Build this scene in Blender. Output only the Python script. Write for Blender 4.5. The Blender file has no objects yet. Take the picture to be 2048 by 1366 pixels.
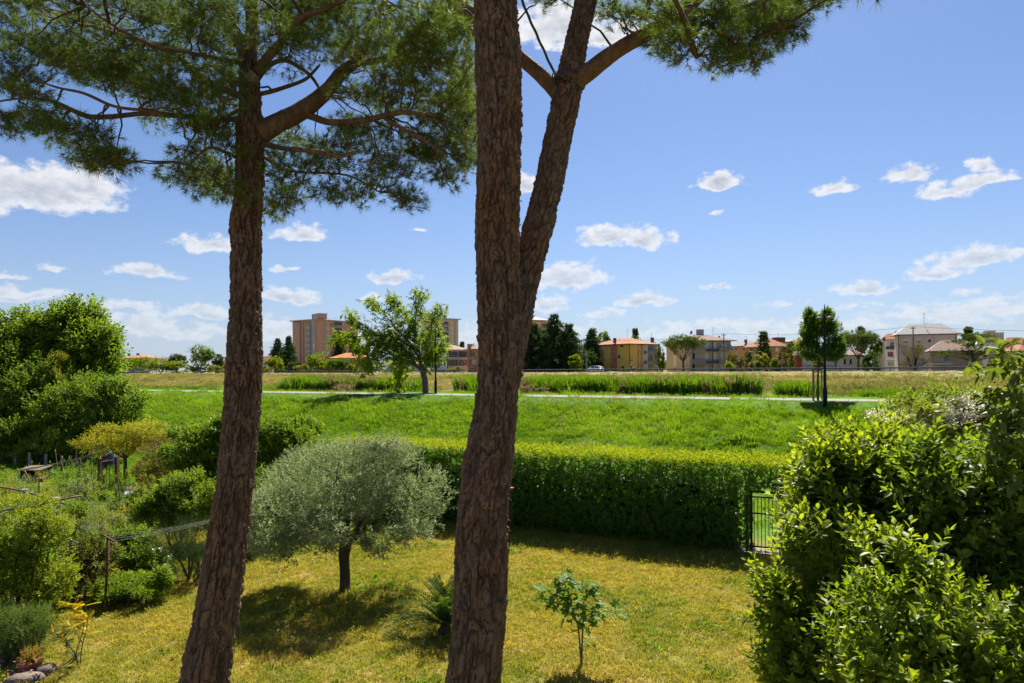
import bpy, math, random
import numpy as np
from mathutils import Matrix, Vector

SC = bpy.context.scene
COL = SC.collection
R = math.radians

# ------------------------------------------------------------------ camera
F = 2048 * 24 / 36            # focal length in pixels of the 2048-wide frame (24 mm lens)
CZ = 4.7                      # eye height: a first-floor balcony
HY = 739.0                    # row of the optical axis (level camera with a little shift)
ROLL = 0.0062
_c, _s = math.cos(ROLL), math.sin(ROLL)
cam = bpy.data.cameras.new('camera')
cam.lens = 24; cam.sensor_width = 36; cam.clip_start = 0.1; cam.clip_end = 20000
cam.shift_y = (HY - 683) / 2048
camo = bpy.data.objects.new('camera', cam); COL.objects.link(camo)
camo.matrix_world = Matrix(((_c, _s, 0, 0), (0, 0, -1, 0), (-_s, _c, 0, CZ), (0, 0, 0, 1)))
SC.camera = camo

# ------------------------------------------------------------------ light
SUN = np.array([0.22, 0.74, 1.0]); SUN /= np.linalg.norm(SUN)      # direction towards the sun
SUN_EL = math.asin(SUN[2]); SUN_AZ = math.atan2(SUN[0], SUN[1])
sun = bpy.data.lights.new('sun', 'SUN'); sun.energy = 5.0; sun.angle = R(0.53); sun.color = (1.0, 0.945, 0.85)
suno = bpy.data.objects.new('sun', sun); COL.objects.link(suno)
suno.rotation_euler = Vector(SUN).to_track_quat('Z', 'Y').to_euler()
SC.view_settings.view_transform = 'Standard'
SC.view_settings.look = 'None'
SC.view_settings.gamma = 1.0
SC.view_settings.exposure = 1.32
SC.render.engine = 'CYCLES'
SC.cycles.max_bounces = 7
SC.cycles.diffuse_bounces = 3
SC.cycles.glossy_bounces = 2
SC.cycles.transmission_bounces = 5
SC.cycles.transparent_max_bounces = 6
SC.cycles.caustics_reflective = False
SC.cycles.caustics_refractive = False
SC.cycles.use_denoising = True

# ------------------------------------------------------------------ world: sky with fair-weather cumulus
def px2angles(x, y):
    xi, yi = (x - 1024) / F, (HY - y) / F
    u, v = xi * _c + yi * _s, -xi * _s + yi * _c
    return math.atan2(u, 1.0), math.atan2(v, math.hypot(1.0, u))

SKY_GAIN = (.0405 * .74, .0405 * .89, .0405 * 1.15)
VEIL = (0.225, 0.255, 0.33, 1); CLOUD_LIT = (0.375, 0.375, 0.38, 1); CLOUD_CORE = (0.20, 0.213, 0.243, 1)
def build_world():
    w = bpy.data.worlds.new('World'); SC.world = w; w.use_nodes = True
    nt = w.node_tree; nt.nodes.clear(); L = nt.links
    def N(t, **k):
        n = nt.nodes.new(t)
        for a, b in k.items(): setattr(n, a, b)
        return n
    def M(op, a, b=None, c=None, clamp=False):
        n = N('ShaderNodeMath', operation=op, use_clamp=clamp)
        for i, v in enumerate((a, b, c)):
            if v is None: continue
            if isinstance(v, (int, float)): n.inputs[i].default_value = v
            else: L.new(v, n.inputs[i])
        return n.outputs[0]
    def VM(op, a, b=None):
        n = N('ShaderNodeVectorMath', operation=op)
        for i, v in enumerate((a, b)):
            if v is None: continue
            if isinstance(v, tuple): n.inputs[i].default_value = v
            else: L.new(v, n.inputs[i])
        return n.outputs['Value'] if op == 'LENGTH' else n.outputs[0]
    out = N('ShaderNodeOutputWorld')
    sky = N('ShaderNodeTexSky', sky_type='NISHITA')
    sky.sun_disc = False; sky.sun_elevation = SUN_EL; sky.sun_rotation = SUN_AZ
    sky.air_density = 1.0; sky.dust_density = 0.55; sky.ozone_density = 1.6; sky.altitude = 0
    tc = N('ShaderNodeTexCoord'); sep = N('ShaderNodeSeparateXYZ'); L.new(tc.outputs['Generated'], sep.inputs[0])
    x, y, z = sep.outputs
    az = M('ARCTAN2', x, y)
    el = M('ARCTAN2', z, M('SQRT', M('ADD', M('MULTIPLY', x, x), M('MULTIPLY', y, y))))
    comb = N('ShaderNodeCombineXYZ'); L.new(az, comb.inputs[0]); L.new(el, comb.inputs[1])
    P0 = comb.outputs[0]
    def noise(scale, detail, rough, src, stretch=(1, 1.5, 1)):
        n = N('ShaderNodeTexNoise'); n.inputs['Scale'].default_value = scale; n.inputs['Detail'].default_value = detail
        n.inputs['Roughness'].default_value = rough
        L.new(VM('MULTIPLY', src, stretch), n.inputs['Vector']); return n
    clouds = [  # pixel centre, half width, half height, strength
        (70, 372, 155, 54, 1.1), (160, 365, 90, 40, 1.0), (-60, 380, 120, 50, 1), (1120, 40, 110, 62, 1), (1215, 62, 60, 36, .9), (1050, 368, 28, 24, 1), (1225, 468, 62, 26, 1), (1285, 478, 55, 26, 1),
        (1438, 362, 46, 17, .95), (1665, 373, 42, 13, .75), (1820, 347, 50, 18, .85), (1890, 380, 62, 20, .85), (1945, 360, 80, 18, .85), (1962, 334, 26, 16, .75), (1435, 423, 15, 9, .7),
        (1130, 552, 78, 30, 1), (1090, 605, 42, 22, .9), (1285, 600, 52, 17, 1), (1425, 569, 38, 9, .8), (1735, 576, 56, 17, .95), (1872, 542, 70, 20, .95), (1960, 512, 105, 24, 1),
        (1940, 585, 46, 8, .5), (605, 468, 52, 20, .95), (420, 487, 66, 24, .85), (785, 555, 50, 18, .95), (570, 588, 64, 20, 1), (295, 543, 68, 17, .9), (410, 622, 66, 17, .9),
        (740, 592, 26, 8, .7), (565, 536, 22, 8, .7), (45, 590, 95, 16, .85), (20, 545, 46, 9, .6), (115, 534, 34, 8, .55), (6, 570, 36, 13, .8), (250, 606, 84, 11, .7),
        (285, 645, 66, 36, .8), (350, 668, 70, 14, .6), (425, 662, 66, 16, .55), (195, 612, 46, 12, .6), (560, 660, 90, 28, .6), (935, 665, 60, 32, .7), (1420, 648, 130, 15, .6), (1550, 656, 110, 20, .55),
        (1210, 625, 46, 8, .6), (1700, 640, 140, 22, .55), (1880, 626, 150, 26, .6), (2010, 612, 90, 30, .6), (1330, 665, 70, 14, .5), (700, 668, 90, 20, .45), (90, 660, 120, 22, .55), (1130, 660, 60, 20, .5),
        (1580, 608, 40, 6, .4), (1720, 608, 60, 7, .4), (1150, 520, 40, 6, .35), (840, 455, 16, 5, .45),
        (-140, 560, 90, 20, .8), (2180, 360, 70, 26, .9), (2200, 560, 110, 26, .9), (2300, 640, 150, 26, .6), (-220, 650, 150, 24, .6), (-260, 420, 90, 40, .9),
    ]
    spec = []
    for (cx, cy, rw, rh, st) in clouds:
        a, e = px2angles(cx, cy); a1, _e = px2angles(cx + rw, cy); _a, e1 = px2angles(cx, cy - rh)
        spec.append((a, e, abs(a1 - a) * 1.25, abs(e1 - e) * 1.35, st))
    rnd = random.Random(11)
    for k in range(34):                               # the same fair-weather sky goes on all around
        a = rnd.uniform(0.85, 2 * math.pi - 0.85); e = R(rnd.choice([4, 6, 9, 13, 18, 25, 34, 46]) * rnd.uniform(.8, 1.2))
        rw = (0.035 + 0.11 * e) * rnd.uniform(.7, 1.3)
        spec.append((a if a < math.pi else a - 2 * math.pi, e, rw, rw * rnd.uniform(.3, .42), rnd.uniform(.75, 1)))
    # the aerosol veil that pales the lowest degrees of the sky
    veil = M('MULTIPLY', M('POWER', M('SUBTRACT', 1.0, M('MINIMUM', M('MAXIMUM', el, 0.0), 1.0)), 8.0), 0.72)
    sk = N('ShaderNodeVectorMath', operation='MULTIPLY'); L.new(sky.outputs[0], sk.inputs[0]); sk.inputs[1].default_value = SKY_GAIN
    vm = N('ShaderNodeMix', data_type='RGBA'); L.new(veil, vm.inputs[0]); L.new(sk.outputs[0], vm.inputs[6]); vm.inputs[7].default_value = VEIL
    clear = N('ShaderNodeBackground'); L.new(vm.outputs[2], clear.inputs[0])
    def group(nm, ins, outs, body):
        """A node group; ins and outs are (name, socket type); body(N, M, VM, L, gi.outputs, go.inputs) wires it."""
        g = bpy.data.node_groups.new(nm, 'ShaderNodeTree')
        for n_, t_ in ins: g.interface.new_socket(n_, in_out='INPUT', socket_type='NodeSocket' + t_)
        for n_, t_ in outs: g.interface.new_socket(n_, in_out='OUTPUT', socket_type='NodeSocket' + t_)
        return g
    def inside_of(g):
        nonlocal nt, L
        old = (nt, L); nt, L = g, g.links
        return old
    gp = group('cloud_puff', [('P', 'Vector'), ('Centre', 'Vector'), ('Inverse', 'Vector'), ('Strength', 'Float'), ('Above', 'Float')], [('Density', 'Float')], None)
    old = inside_of(gp); gi, go = N('NodeGroupInput'), N('NodeGroupOutput')
    q = VM('MULTIPLY', VM('SUBTRACT', gi.outputs[0], gi.outputs[1]), gi.outputs[2])
    q = VM('MAXIMUM', q, VM('MULTIPLY', q, (-1, -2.2, 0)))
    L.new(M('MAXIMUM', gi.outputs[4], M('MULTIPLY', M('SUBTRACT', 1.0, VM('LENGTH', q)), gi.outputs[3])), go.inputs[0])
    nt, L = old
    gb = group('cloud_bend', [('P', 'Vector')], [('P', 'Vector')], None)
    old = inside_of(gb); gi, go = N('NodeGroupInput'), N('NodeGroupOutput')
    # ragged outlines: bend the coordinate before the cloud shapes are evaluated
    wn = noise(26, 2, 0.55, gi.outputs[0])
    L.new(VM('ADD', gi.outputs[0], VM('MULTIPLY', VM('SUBTRACT', wn.outputs['Color'], (0.5, 0.5, 0.5)), (0.042, 0.026, 0))), go.inputs[0])
    nt, L = old
    gf = group('cloud_light', [('P', 'Vector'), ('Density', 'Float'), ('Sky', 'Color'), ('Veil', 'Float')], [('Color', 'Color')], None)
    old = inside_of(gf); gi, go = N('NodeGroupInput'), N('NodeGroupOutput'); dens = gi.outputs[1]
    f1 = noise(48, 6, 0.62, gi.outputs[0]); f2 = noise(15, 3, 0.6, gi.outputs[0])
    fb = M('ADD', M('MULTIPLY', M('SUBTRACT', f1.outputs['Fac'], 0.5), 1.7), M('MULTIPLY', M('SUBTRACT', f2.outputs['Fac'], 0.5), .7))
    mr = N('ShaderNodeMapRange', interpolation_type='SMOOTHSTEP'); L.new(M('ADD', dens, fb), mr.inputs['Value'])
    mr.inputs['From Min'].default_value = -.04; mr.inputs['From Max'].default_value = 0.46
    inside = N('ShaderNodeMapRange', interpolation_type='SMOOTHSTEP'); L.new(M('ADD', dens, .34), inside.inputs['Value'])
    inside.inputs['From Min'].default_value = 0.0; inside.inputs['From Max'].default_value = 0.38
    thick = N('ShaderNodeMapRange', interpolation_type='SMOOTHSTEP'); L.new(M('ADD', dens, M('MULTIPLY', fb, .55)), thick.inputs['Value'])
    thick.inputs['From Min'].default_value = 0.2; thick.inputs['From Max'].default_value = 1.05
    # thick middles of the clouds are greyer, thin rims are lit through by the sun behind them
    f3 = noise(48, 3, 0.6, VM('ADD', gi.outputs[0], (0.004, 0.010, 0)))      # more cloud towards the light above: this part lies in shade
    shade = M('MINIMUM', M('MAXIMUM', M('ADD', M('MULTIPLY', thick.outputs[0], .75), M('MULTIPLY', M('SUBTRACT', f3.outputs['Fac'], f1.outputs['Fac']), 1.6)), 0.0), 1.0)
    cc = N('ShaderNodeMix', data_type='RGBA'); L.new(shade, cc.inputs[0])
    cc.inputs[6].default_value = CLOUD_LIT; cc.inputs[7].default_value = CLOUD_CORE
    al = M('MULTIPLY', M('MULTIPLY', mr.outputs[0], inside.outputs[0]), M('SUBTRACT', 0.97, M('MULTIPLY', gi.outputs[3], 1.1)))
    mx = N('ShaderNodeMix', data_type='RGBA'); L.new(al, mx.inputs[0]); L.new(gi.outputs[2], mx.inputs[6]); L.new(cc.outputs[2], mx.inputs[7]); L.new(mx.outputs[2], go.inputs[0])
    nt, L = old
    def sector(cl):
        """Background of one slice of the sky with the clouds that reach into it."""
        if not cl: return clear.outputs[0]
        bd = N('ShaderNodeGroup', node_tree=gb); L.new(P0, bd.inputs[0]); last = None
        for (a, e, ra, re, st) in cl:
            g = N('ShaderNodeGroup', node_tree=gp); L.new(bd.outputs[0], g.inputs[0])
            g.inputs[1].default_value = (a, e - re * .25, 0); g.inputs[2].default_value = (1 / ra, 1 / re, 0); g.inputs[3].default_value = st; g.inputs[4].default_value = -9
            if last: L.new(last, g.inputs[4])
            last = g.outputs[0]
        g = N('ShaderNodeGroup', node_tree=gf); L.new(P0, g.inputs[0]); L.new(last, g.inputs[1]); L.new(vm.outputs[2], g.inputs[2]); L.new(veil, g.inputs[3])
        k = N('ShaderNodeBackground'); L.new(g.outputs[0], k.inputs[0]); return k.outputs[0]
    def split(a0, a1, e0, e1, cl, depth=0):
        """Binary split of the sky so that each ray evaluates only a handful of clouds (identical result, less work)."""
        cl = [c for c in cl if c[0] + c[2] * 1.5 + .05 > a0 and c[0] - c[2] * 1.5 - .05 < a1 and c[1] + c[3] * 1.6 + .04 > e0 and c[1] - c[3] * 1.6 - .04 < e1]
        if len(cl) <= 9 or depth > 4: return sector(cl)
        if (a1 - a0) > 1.6 * (e1 - e0) or depth % 2 == 0:
            m_ = float(np.median([c[0] for c in cl])); f = M('GREATER_THAN', az, m_); A, B = split(a0, m_, e0, e1, cl, depth + 1), split(m_, a1, e0, e1, cl, depth + 1)
        else:
            m_ = float(np.median([c[1] for c in cl])); f = M('GREATER_THAN', el, m_); A, B = split(a0, a1, e0, m_, cl, depth + 1), split(a0, a1, m_, e1, cl, depth + 1)
        ms = N('ShaderNodeMixShader'); L.new(f, ms.inputs[0]); L.new(A, ms.inputs[1]); L.new(B, ms.inputs[2]); return ms.outputs[0]
    up = N('ShaderNodeMixShader'); L.new(M('GREATER_THAN', el, -.02), up.inputs[0]); L.new(clear.outputs[0], up.inputs[1]); L.new(split(-math.pi, math.pi, -.02, 1.6, spec), up.inputs[2])
    L.new(up.outputs[0], out.inputs[0])
    w.cycles.sampling_method = 'MANUAL'; w.cycles.sample_map_resolution = 256
build_world()

# ------------------------------------------------------------------ helpers
rng = np.random.default_rng(20240520)

def uv_of(px, py):
    xi, yi = (px - 1024) / F, (HY - py) / F
    return xi * _c + yi * _s, -xi * _s + yi * _c

def at(px, py, Y):
    """The point Y metres ahead that stands where the photograph shows (px, py)."""
    u, v = uv_of(px, py)
    return np.array([u * Y, Y, CZ + v * Y])

def on_flat(px, py, z=0.0):
    u, v = uv_of(px, py)
    Y = (z - CZ) / v
    return np.array([u * Y, Y, z])

def smooth(a, b, x):
    t = np.clip((x - a) / (b - a), 0, 1); return t * t * (3 - 2 * t)

def vnoise(P, seed=0):
    P = np.asarray(P, float); I = np.floor(P).astype(np.int64); f = P - I; w = f * f * (3 - 2 * f)
    def h(i, j, k):
        n = (i * 374761393 + j * 668265263 + k * 1274126177 + seed * 974634777) & 0xffffffff
        n = ((n ^ (n >> 13)) * 1274126177) & 0xffffffff
        n = n ^ (n >> 16)
        return (n & 0xffff) / 32767.5 - 1
    i, j, k = I.T; r = 0
    for a in (0, 1):
        wa = w[:, 0] if a else 1 - w[:, 0]
        for b in (0, 1):
            wb = w[:, 1] if b else 1 - w[:, 1]
            for c in (0, 1):
                wc = w[:, 2] if c else 1 - w[:, 2]
                r = r + wa * wb * wc * h(i + a, j + b, k + c)
    return r

def fbm(P, octv=4, seed=0):
    s, a, r = 1.0, 1.0, 0
    for o in range(octv):
        r = r + a * vnoise(np.asarray(P) * s, seed + o); s *= 2.03; a *= .5
    return r / 1.9

def wloc(o):
    v = np.zeros(3)
    while o is not None:
        v += np.array(o.location); o = o.parent
    return v

def tag(o, label=None, cat=None, group=None, kind=None):
    if label: o['label'] = label
    if cat: o['category'] = cat
    if group: o['group'] = group
    if kind: o['kind'] = kind
    return o

def thing(name, label, cat, loc, group=None):
    o = bpy.data.objects.new(name, None); o.empty_display_size = .2
    o.location = [float(v) for v in loc]; COL.objects.link(o)
    return tag(o, label, cat, group)

def mesh_data(name, V, Fs, attrs=None, sm=False):
    V = np.asarray(V, np.float32)
    if not isinstance(Fs, (list, tuple)): Fs = [Fs]
    Fs = [np.asarray(f, np.int32) for f in Fs if len(f)]
    me = bpy.data.meshes.new(name)
    me.vertices.add(len(V)); me.vertices.foreach_set('co', V.ravel())
    lv = np.concatenate([f.ravel() for f in Fs]); cnt = np.concatenate([np.full(len(f), f.shape[1], np.int32) for f in Fs])
    me.loops.add(len(lv)); me.loops.foreach_set('vertex_index', lv)
    me.polygons.add(len(cnt)); me.polygons.foreach_set('loop_start', np.concatenate([[0], np.cumsum(cnt)[:-1]]).astype(np.int32))
    me.polygons.foreach_set('use_smooth', np.full(len(cnt), bool(sm)))
    for k, a in (attrs or {}).items():
        at_ = me.attributes.new(k, 'FLOAT', 'POINT'); at_.data.foreach_set('value', np.asarray(a, np.float32))
    me.update(calc_edges=True); me.validate(verbose=False)
    return me

def put(name, V, Fs, mat, parent=None, attrs=None, sm=False):
    """Link one mesh object; V is in world space."""
    V = np.asarray(V, float)
    off = wloc(parent) if parent is not None else np.zeros(3)
    me = mesh_data(name, V - off, Fs, attrs, sm)
    if mat is not None: me.materials.append(mat)
    o = bpy.data.objects.new(name, me); COL.objects.link(o)
    if parent is not None: o.parent = parent
    return o

class MB:
    """Collects vertices and faces of one mesh."""
    def __init__(s): s.V, s.T, s.Q, s.A, s.n = [], [], [], [], 0
    def add(s, V, Fc, a=0.5):
        V = np.asarray(V, float)
        for f in (Fc if isinstance(Fc, (list, tuple)) else [Fc]):
            f = np.asarray(f, np.int64)
            if not len(f): continue
            (s.T if f.shape[1] == 3 else s.Q).append(f + s.n)
        s.V.append(V); s.A.append(np.full(len(V), a) if np.isscalar(a) else np.asarray(a)); s.n += len(V); return s
    def box(s, c, d, rz=0.0, a=.5, M3=None):
        c, d = np.asarray(c, float), np.asarray(d, float) / 2
        v = np.array([[x, y, z] for x in (-1, 1) for y in (-1, 1) for z in (-1, 1)]) * d
        if M3 is None:
            cs, sn = math.cos(rz), math.sin(rz); M3 = np.array([[cs, -sn, 0], [sn, cs, 0], [0, 0, 1]])
        v = v @ np.asarray(M3).T + c
        return s.add(v, np.array([[0, 1, 3, 2], [4, 6, 7, 5], [0, 4, 5, 1], [2, 3, 7, 6], [0, 2, 6, 4], [1, 5, 7, 3]]), a)
    def tube(s, path, r, n=6, cap=True, a=.5):
        V, Q, T = tube(path, r, n, cap); return s.add(V, [Q, T], a)
    def put(s, name, mat, parent=None, sm=False, attr=None):
        Fs = []
        if s.T: Fs.append(np.concatenate(s.T))
        if s.Q: Fs.append(np.concatenate(s.Q))
        return put(name, np.concatenate(s.V), Fs, mat, parent, {attr: np.concatenate(s.A)} if attr else None, sm)

def frames(path):
    path = np.asarray(path, float); T = np.gradient(path, axis=0); T /= np.linalg.norm(T, axis=1)[:, None] + 1e-12
    ref = np.array([0, -1.0, 0]) if abs(T[0][1]) < .9 else np.array([1.0, 0, 0])
    U = np.zeros_like(path); u = ref
    for i in range(len(path)):
        u = u - T[i] * (u @ T[i]); u = u / (np.linalg.norm(u) + 1e-12); U[i] = u
    return T, U, np.cross(T, U)

def tube(path, r, n=6, cap=True):
    path = np.asarray(path, float); m = len(path); r = np.broadcast_to(np.asarray(r, float), (m,))
    T, U, W = frames(path); th = np.arange(n) / n * 2 * math.pi
    V = (path[:, None] + r[:, None, None] * (np.cos(th)[None, :, None] * U[:, None] + np.sin(th)[None, :, None] * W[:, None])).reshape(-1, 3)
    i = np.arange(m - 1)[:, None] * n; j = np.arange(n)[None]; k = (j + 1) % n
    Q = np.stack([i + j, i + k, i + n + k, i + n + j], -1).reshape(-1, 4); Tt = np.zeros((0, 3), int)
    if cap:
        V = np.concatenate([V, path[:1], path[-1:]]); j = np.arange(n); k = (j + 1) % n
        Tt = np.concatenate([np.stack([np.full(n, m * n), k, j], -1), np.stack([np.full(n, m * n + 1), (m - 1) * n + j, (m - 1) * n + k], -1)])
    return V, Q, Tt

def catmull(P, n):
    """Smooth resample of control points (any number of columns) to n rows, even in arc length."""
    P = np.asarray(P, float); A = np.vstack([2 * P[0] - P[1], P, 2 * P[-1] - P[-2]]); out = []
    for i in range(1, len(A) - 2):
        t = np.linspace(0, 1, 12, endpoint=False)[:, None]; a, b, c, d = A[i - 1:i + 3]
        out.append(.5 * (2 * b + (c - a) * t + (2 * a - 5 * b + 4 * c - d) * t ** 2 + (3 * b - a - 3 * c + d) * t ** 3))
    Q = np.vstack(out + [P[-1:]])
    s = np.concatenate([[0], np.cumsum(np.linalg.norm(np.diff(Q[:, :3], axis=0), axis=1))])
    x = np.linspace(0, s[-1], n)
    return np.stack([np.interp(x, s, Q[:, k]) for k in range(Q.shape[1])], 1)

def unit(v): return v / (np.linalg.norm(v, axis=-1, keepdims=True) + 1e-12)
def rand_dirs(n): return unit(rng.normal(size=(n, 3)))

def leaf_mesh(P, A, Nn, Ln, Wd, tint, detail=0, fold=.25, droop=0.0):
    """Leaves as folded blades: base P, axis A, face normal Nn. detail 0: 2 triangles, 1: 8 triangles with a pointed, arched blade."""
    n = len(P); A = unit(A); S = unit(np.cross(A, Nn)); Nn = np.cross(S, A)
    Ln = np.broadcast_to(Ln, (n,))[:, None]; Wd = np.broadcast_to(Wd, (n,))[:, None] / 2
    if detail == 0:
        m = P + A * Ln * .48; up = Nn * Wd * fold
        V = np.stack([P, m + S * Wd + up, P + A * Ln - Nn * Ln * droop, m - S * Wd + up], 1)
        b = np.arange(n)[:, None] * 4
        Fc = np.concatenate([b + [0, 1, 2], b + [0, 2, 3]]); k = 4
    else:
        up = Nn * Wd * fold
        c1 = P + A * Ln * .32; c2 = P + A * Ln * .68 - Nn * Ln * droop * .45; t = P + A * Ln - Nn * Ln * droop
        V = np.stack([P, c1, c2, t, c1 + S * Wd * .95 + up, c2 + S * Wd * .78 + up, c1 - S * Wd * .95 + up, c2 - S * Wd * .78 + up], 1)
        b = np.arange(n)[:, None] * 8
        Fc = np.concatenate([b + f for f in ([0, 4, 1], [0, 1, 6], [1, 4, 5], [1, 5, 2], [1, 2, 7], [1, 7, 6], [2, 5, 3], [2, 3, 7])]); k = 8
    return V.reshape(-1, 3), Fc, np.repeat(np.broadcast_to(tint, (n,)), k)

# ------------------------------------------------------------------ materials
MATS = {}
def new_mat(name):
    m = bpy.data.materials.new(name); m.use_nodes = True; nt = m.node_tree; nt.nodes.clear()
    out = nt.nodes.new('ShaderNodeOutputMaterial'); MATS[name] = m
    return m, nt, out
def rgba(c): return (c[0], c[1], c[2], 1)
def nnoise(nt, scale, detail=4, rough=.6, coord='Object', stretch=None):
    tc = nt.nodes.new('ShaderNodeTexCoord'); n = nt.nodes.new('ShaderNodeTexNoise')
    n.inputs['Scale'].default_value = scale; n.inputs['Detail'].default_value = detail; n.inputs['Roughness'].default_value = rough
    src = tc.outputs[coord]
    if stretch:
        mp = nt.nodes.new('ShaderNodeMapping'); mp.inputs['Scale'].default_value = stretch; nt.links.new(src, mp.inputs[0]); src = mp.outputs[0]
    nt.links.new(src, n.inputs['Vector']); return n
def nramp(nt, fac, stops):
    r = nt.nodes.new('ShaderNodeValToRGB'); cr = r.color_ramp
    while len(cr.elements) < len(stops): cr.elements.new(.5)
    for e, (p, c) in zip(cr.elements, stops): e.position = p; e.color = rgba(c)
    nt.links.new(fac, r.inputs[0]); return r.outputs[0]
def nattr(nt, name, inst=False):
    a = nt.nodes.new('ShaderNodeAttribute'); a.attribute_name = name; a.attribute_type = 'INSTANCER' if inst else 'GEOMETRY'; return a.outputs['Fac']
def nmix(nt, f, a, b, mode='MIX'):
    n = nt.nodes.new('ShaderNodeMix'); n.data_type = 'RGBA'; n.blend_type = mode
    for s, v in ((n.inputs[0], f), (n.inputs[6], a), (n.inputs[7], b)):
        if isinstance(v, (int, float)): s.default_value = v
        elif isinstance(v, tuple): s.default_value = rgba(v)
        else: nt.links.new(v, s)
    return n.outputs[2]
def nmath(nt, op, a, b=0.0, clamp=False):
    n = nt.nodes.new('ShaderNodeMath'); n.operation = op; n.use_clamp = clamp
    for s, v in ((n.inputs[0], a), (n.inputs[1], b)):
        if isinstance(v, (int, float)): s.default_value = v
        else: nt.links.new(v, s)
    return n.outputs[0]

def plain(name, col, rough=.7, metal=0.0, var=.25, scale=6, bump=0.0, bscale=40, spec=.3, stretch=None):
    """A painted or mineral surface with uneven colour and fine relief."""
    if name in MATS: return MATS[name]
    m, nt, out = new_mat(name); b = nt.nodes.new('ShaderNodeBsdfPrincipled')
    n = nnoise(nt, scale, 6, .65, stretch=stretch)
    lo = tuple(c * (1 - var) for c in col); hi = tuple(min(1, c * (1 + var)) for c in col)
    nt.links.new(nramp(nt, n.outputs['Fac'], [(.3, lo), (.7, hi)]), b.inputs['Base Color'])
    b.inputs['Roughness'].default_value = rough; b.inputs['Metallic'].default_value = metal; b.inputs['Specular IOR Level'].default_value = spec
    if bump:
        bn = nnoise(nt, bscale, 5, .6, stretch=stretch); bp = nt.nodes.new('ShaderNodeBump'); bp.inputs['Strength'].default_value = bump; bp.inputs['Distance'].default_value = .02
        nt.links.new(bn.outputs['Fac'], bp.inputs['Height']); nt.links.new(bp.outputs[0], b.inputs['Normal'])
    nt.links.new(b.outputs[0], out.inputs[0]); return m

def leafy(name, dark, light, trans=.42, rough=.45, spec=.4, tcol=None, inst=False, patch=.9):
    """Leaf tissue: a reflecting face plus light passed through the blade; 'tint' picks the shade of each leaf."""
    if name in MATS: return MATS[name]
    m, nt, out = new_mat(name); L = nt.links
    t = nattr(nt, 'tint', inst)
    if inst == 'both': t = nattr(nt, 'tint', True)
    col = nmix(nt, t, dark, light)
    n = nnoise(nt, patch, 3, .6)
    col = nmix(nt, .42, col, nmix(nt, n.outputs['Fac'], tuple(c * .6 for c in dark), tuple(min(1, c * 1.35) for c in light)))
    b = nt.nodes.new('ShaderNodeBsdfPrincipled'); L.new(col, b.inputs['Base Color'])
    b.inputs['Roughness'].default_value = max(rough + .14, .46); b.inputs['Specular IOR Level'].default_value = spec * .5
    tr = nt.nodes.new('ShaderNodeBsdfTranslucent')
    tc = tcol or (1.5, 1.6, .55)
    v = nt.nodes.new('ShaderNodeVectorMath'); v.operation = 'MULTIPLY'; L.new(col, v.inputs[0]); v.inputs[1].default_value = tc
    L.new(v.outputs[0], tr.inputs[0])
    mx = nt.nodes.new('ShaderNodeMixShader'); mx.inputs[0].default_value = trans
    L.new(b.outputs[0], mx.inputs[1]); L.new(tr.outputs[0], mx.inputs[2]); L.new(mx.outputs[0], out.inputs[0])
    return m

def barky(name, cols, scale=9, stretch=(1, 1, .25), bump=.6):
    if name in MATS: return MATS[name]
    m, nt, out = new_mat(name); L = nt.links
    n = nnoise(nt, scale, 6, .7, stretch=stretch); b = nt.nodes.new('ShaderNodeBsdfPrincipled')
    L.new(nramp(nt, n.outputs['Fac'], [(.3, cols[0]), (.52, cols[1]), (.72, cols[2])]), b.inputs['Base Color'])
    b.inputs['Roughness'].default_value = .85; b.inputs['Specular IOR Level'].default_value = .2
    bn = nnoise(nt, scale * 2.5, 5, .7, stretch=stretch); bp = nt.nodes.new('ShaderNodeBump'); bp.inputs['Strength'].default_value = bump; bp.inputs['Distance'].default_value = .03
    L.new(bn.outputs['Fac'], bp.inputs['Height']); L.new(bp.outputs[0], b.inputs['Normal']); L.new(b.outputs[0], out.inputs[0]); return m
# ------------------------------------------------------------------ the lie of the land
def t_path(X, Y): return (0.53 * X + Y - 47) / 1.132       # metres beyond the middle of the footpath
def t_canal(X, Y): return (0.5 * X + Y - 101) / 1.118
def t_road(X, Y): return (0.806 * X + Y - 171) / 1.284     # metres beyond the guard rail
def zt(X, Y):
    X = np.asarray(X, float); Y = np.asarray(Y, float)
    tp, tcn, tr = t_path(X, Y), t_canal(X, Y), t_road(X, Y)
    n = vnoise(np.stack([X * .35, Y * .35, X * 0], -1).reshape(-1, 3), 3).reshape(X.shape)
    n2 = vnoise(np.stack([X * .9, Y * .9, X * 0], -1).reshape(-1, 3), 4).reshape(X.shape)
    z = 2.9 * np.clip((tp + 14.5) / 11.0, 0, 1)
    z = np.where(tp > -3.5, 2.9, z)
    z = np.where(tp > 2.6, 2.9 - 1.3 * smooth(2.6, 13, tp), z)
    z = np.where(tp > 13, 1.6 - .35 * smooth(13, 30, tp), z)
    canal = -.75 * (1 - smooth(2.0, 4.5, np.abs(tcn)))
    fr = np.clip((tcn - 5) / np.maximum(tcn - 5 + np.maximum(-tr - 1.2, 0), .01), 0, 1)
    z = np.where(tcn > 5, 1.25 + 2.7 * fr ** .85, z + canal)
    z = np.where(tr > -1.2, 3.95, z)
    z = np.where(tr > 10.5, 3.95 - .95 * smooth(10.5, 18, tr), z)
    flat = np.clip(np.minimum(np.abs(tp) - 1.8, 2) / 2, 0, 1) * np.where((tr > -1.5) & (tr < 10.5), 0, 1)
    amp = np.where(tp < -15, .035, np.where(tcn > 6, .16, .09)) * flat
    return z + (n + .4 * n2) * amp

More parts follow.
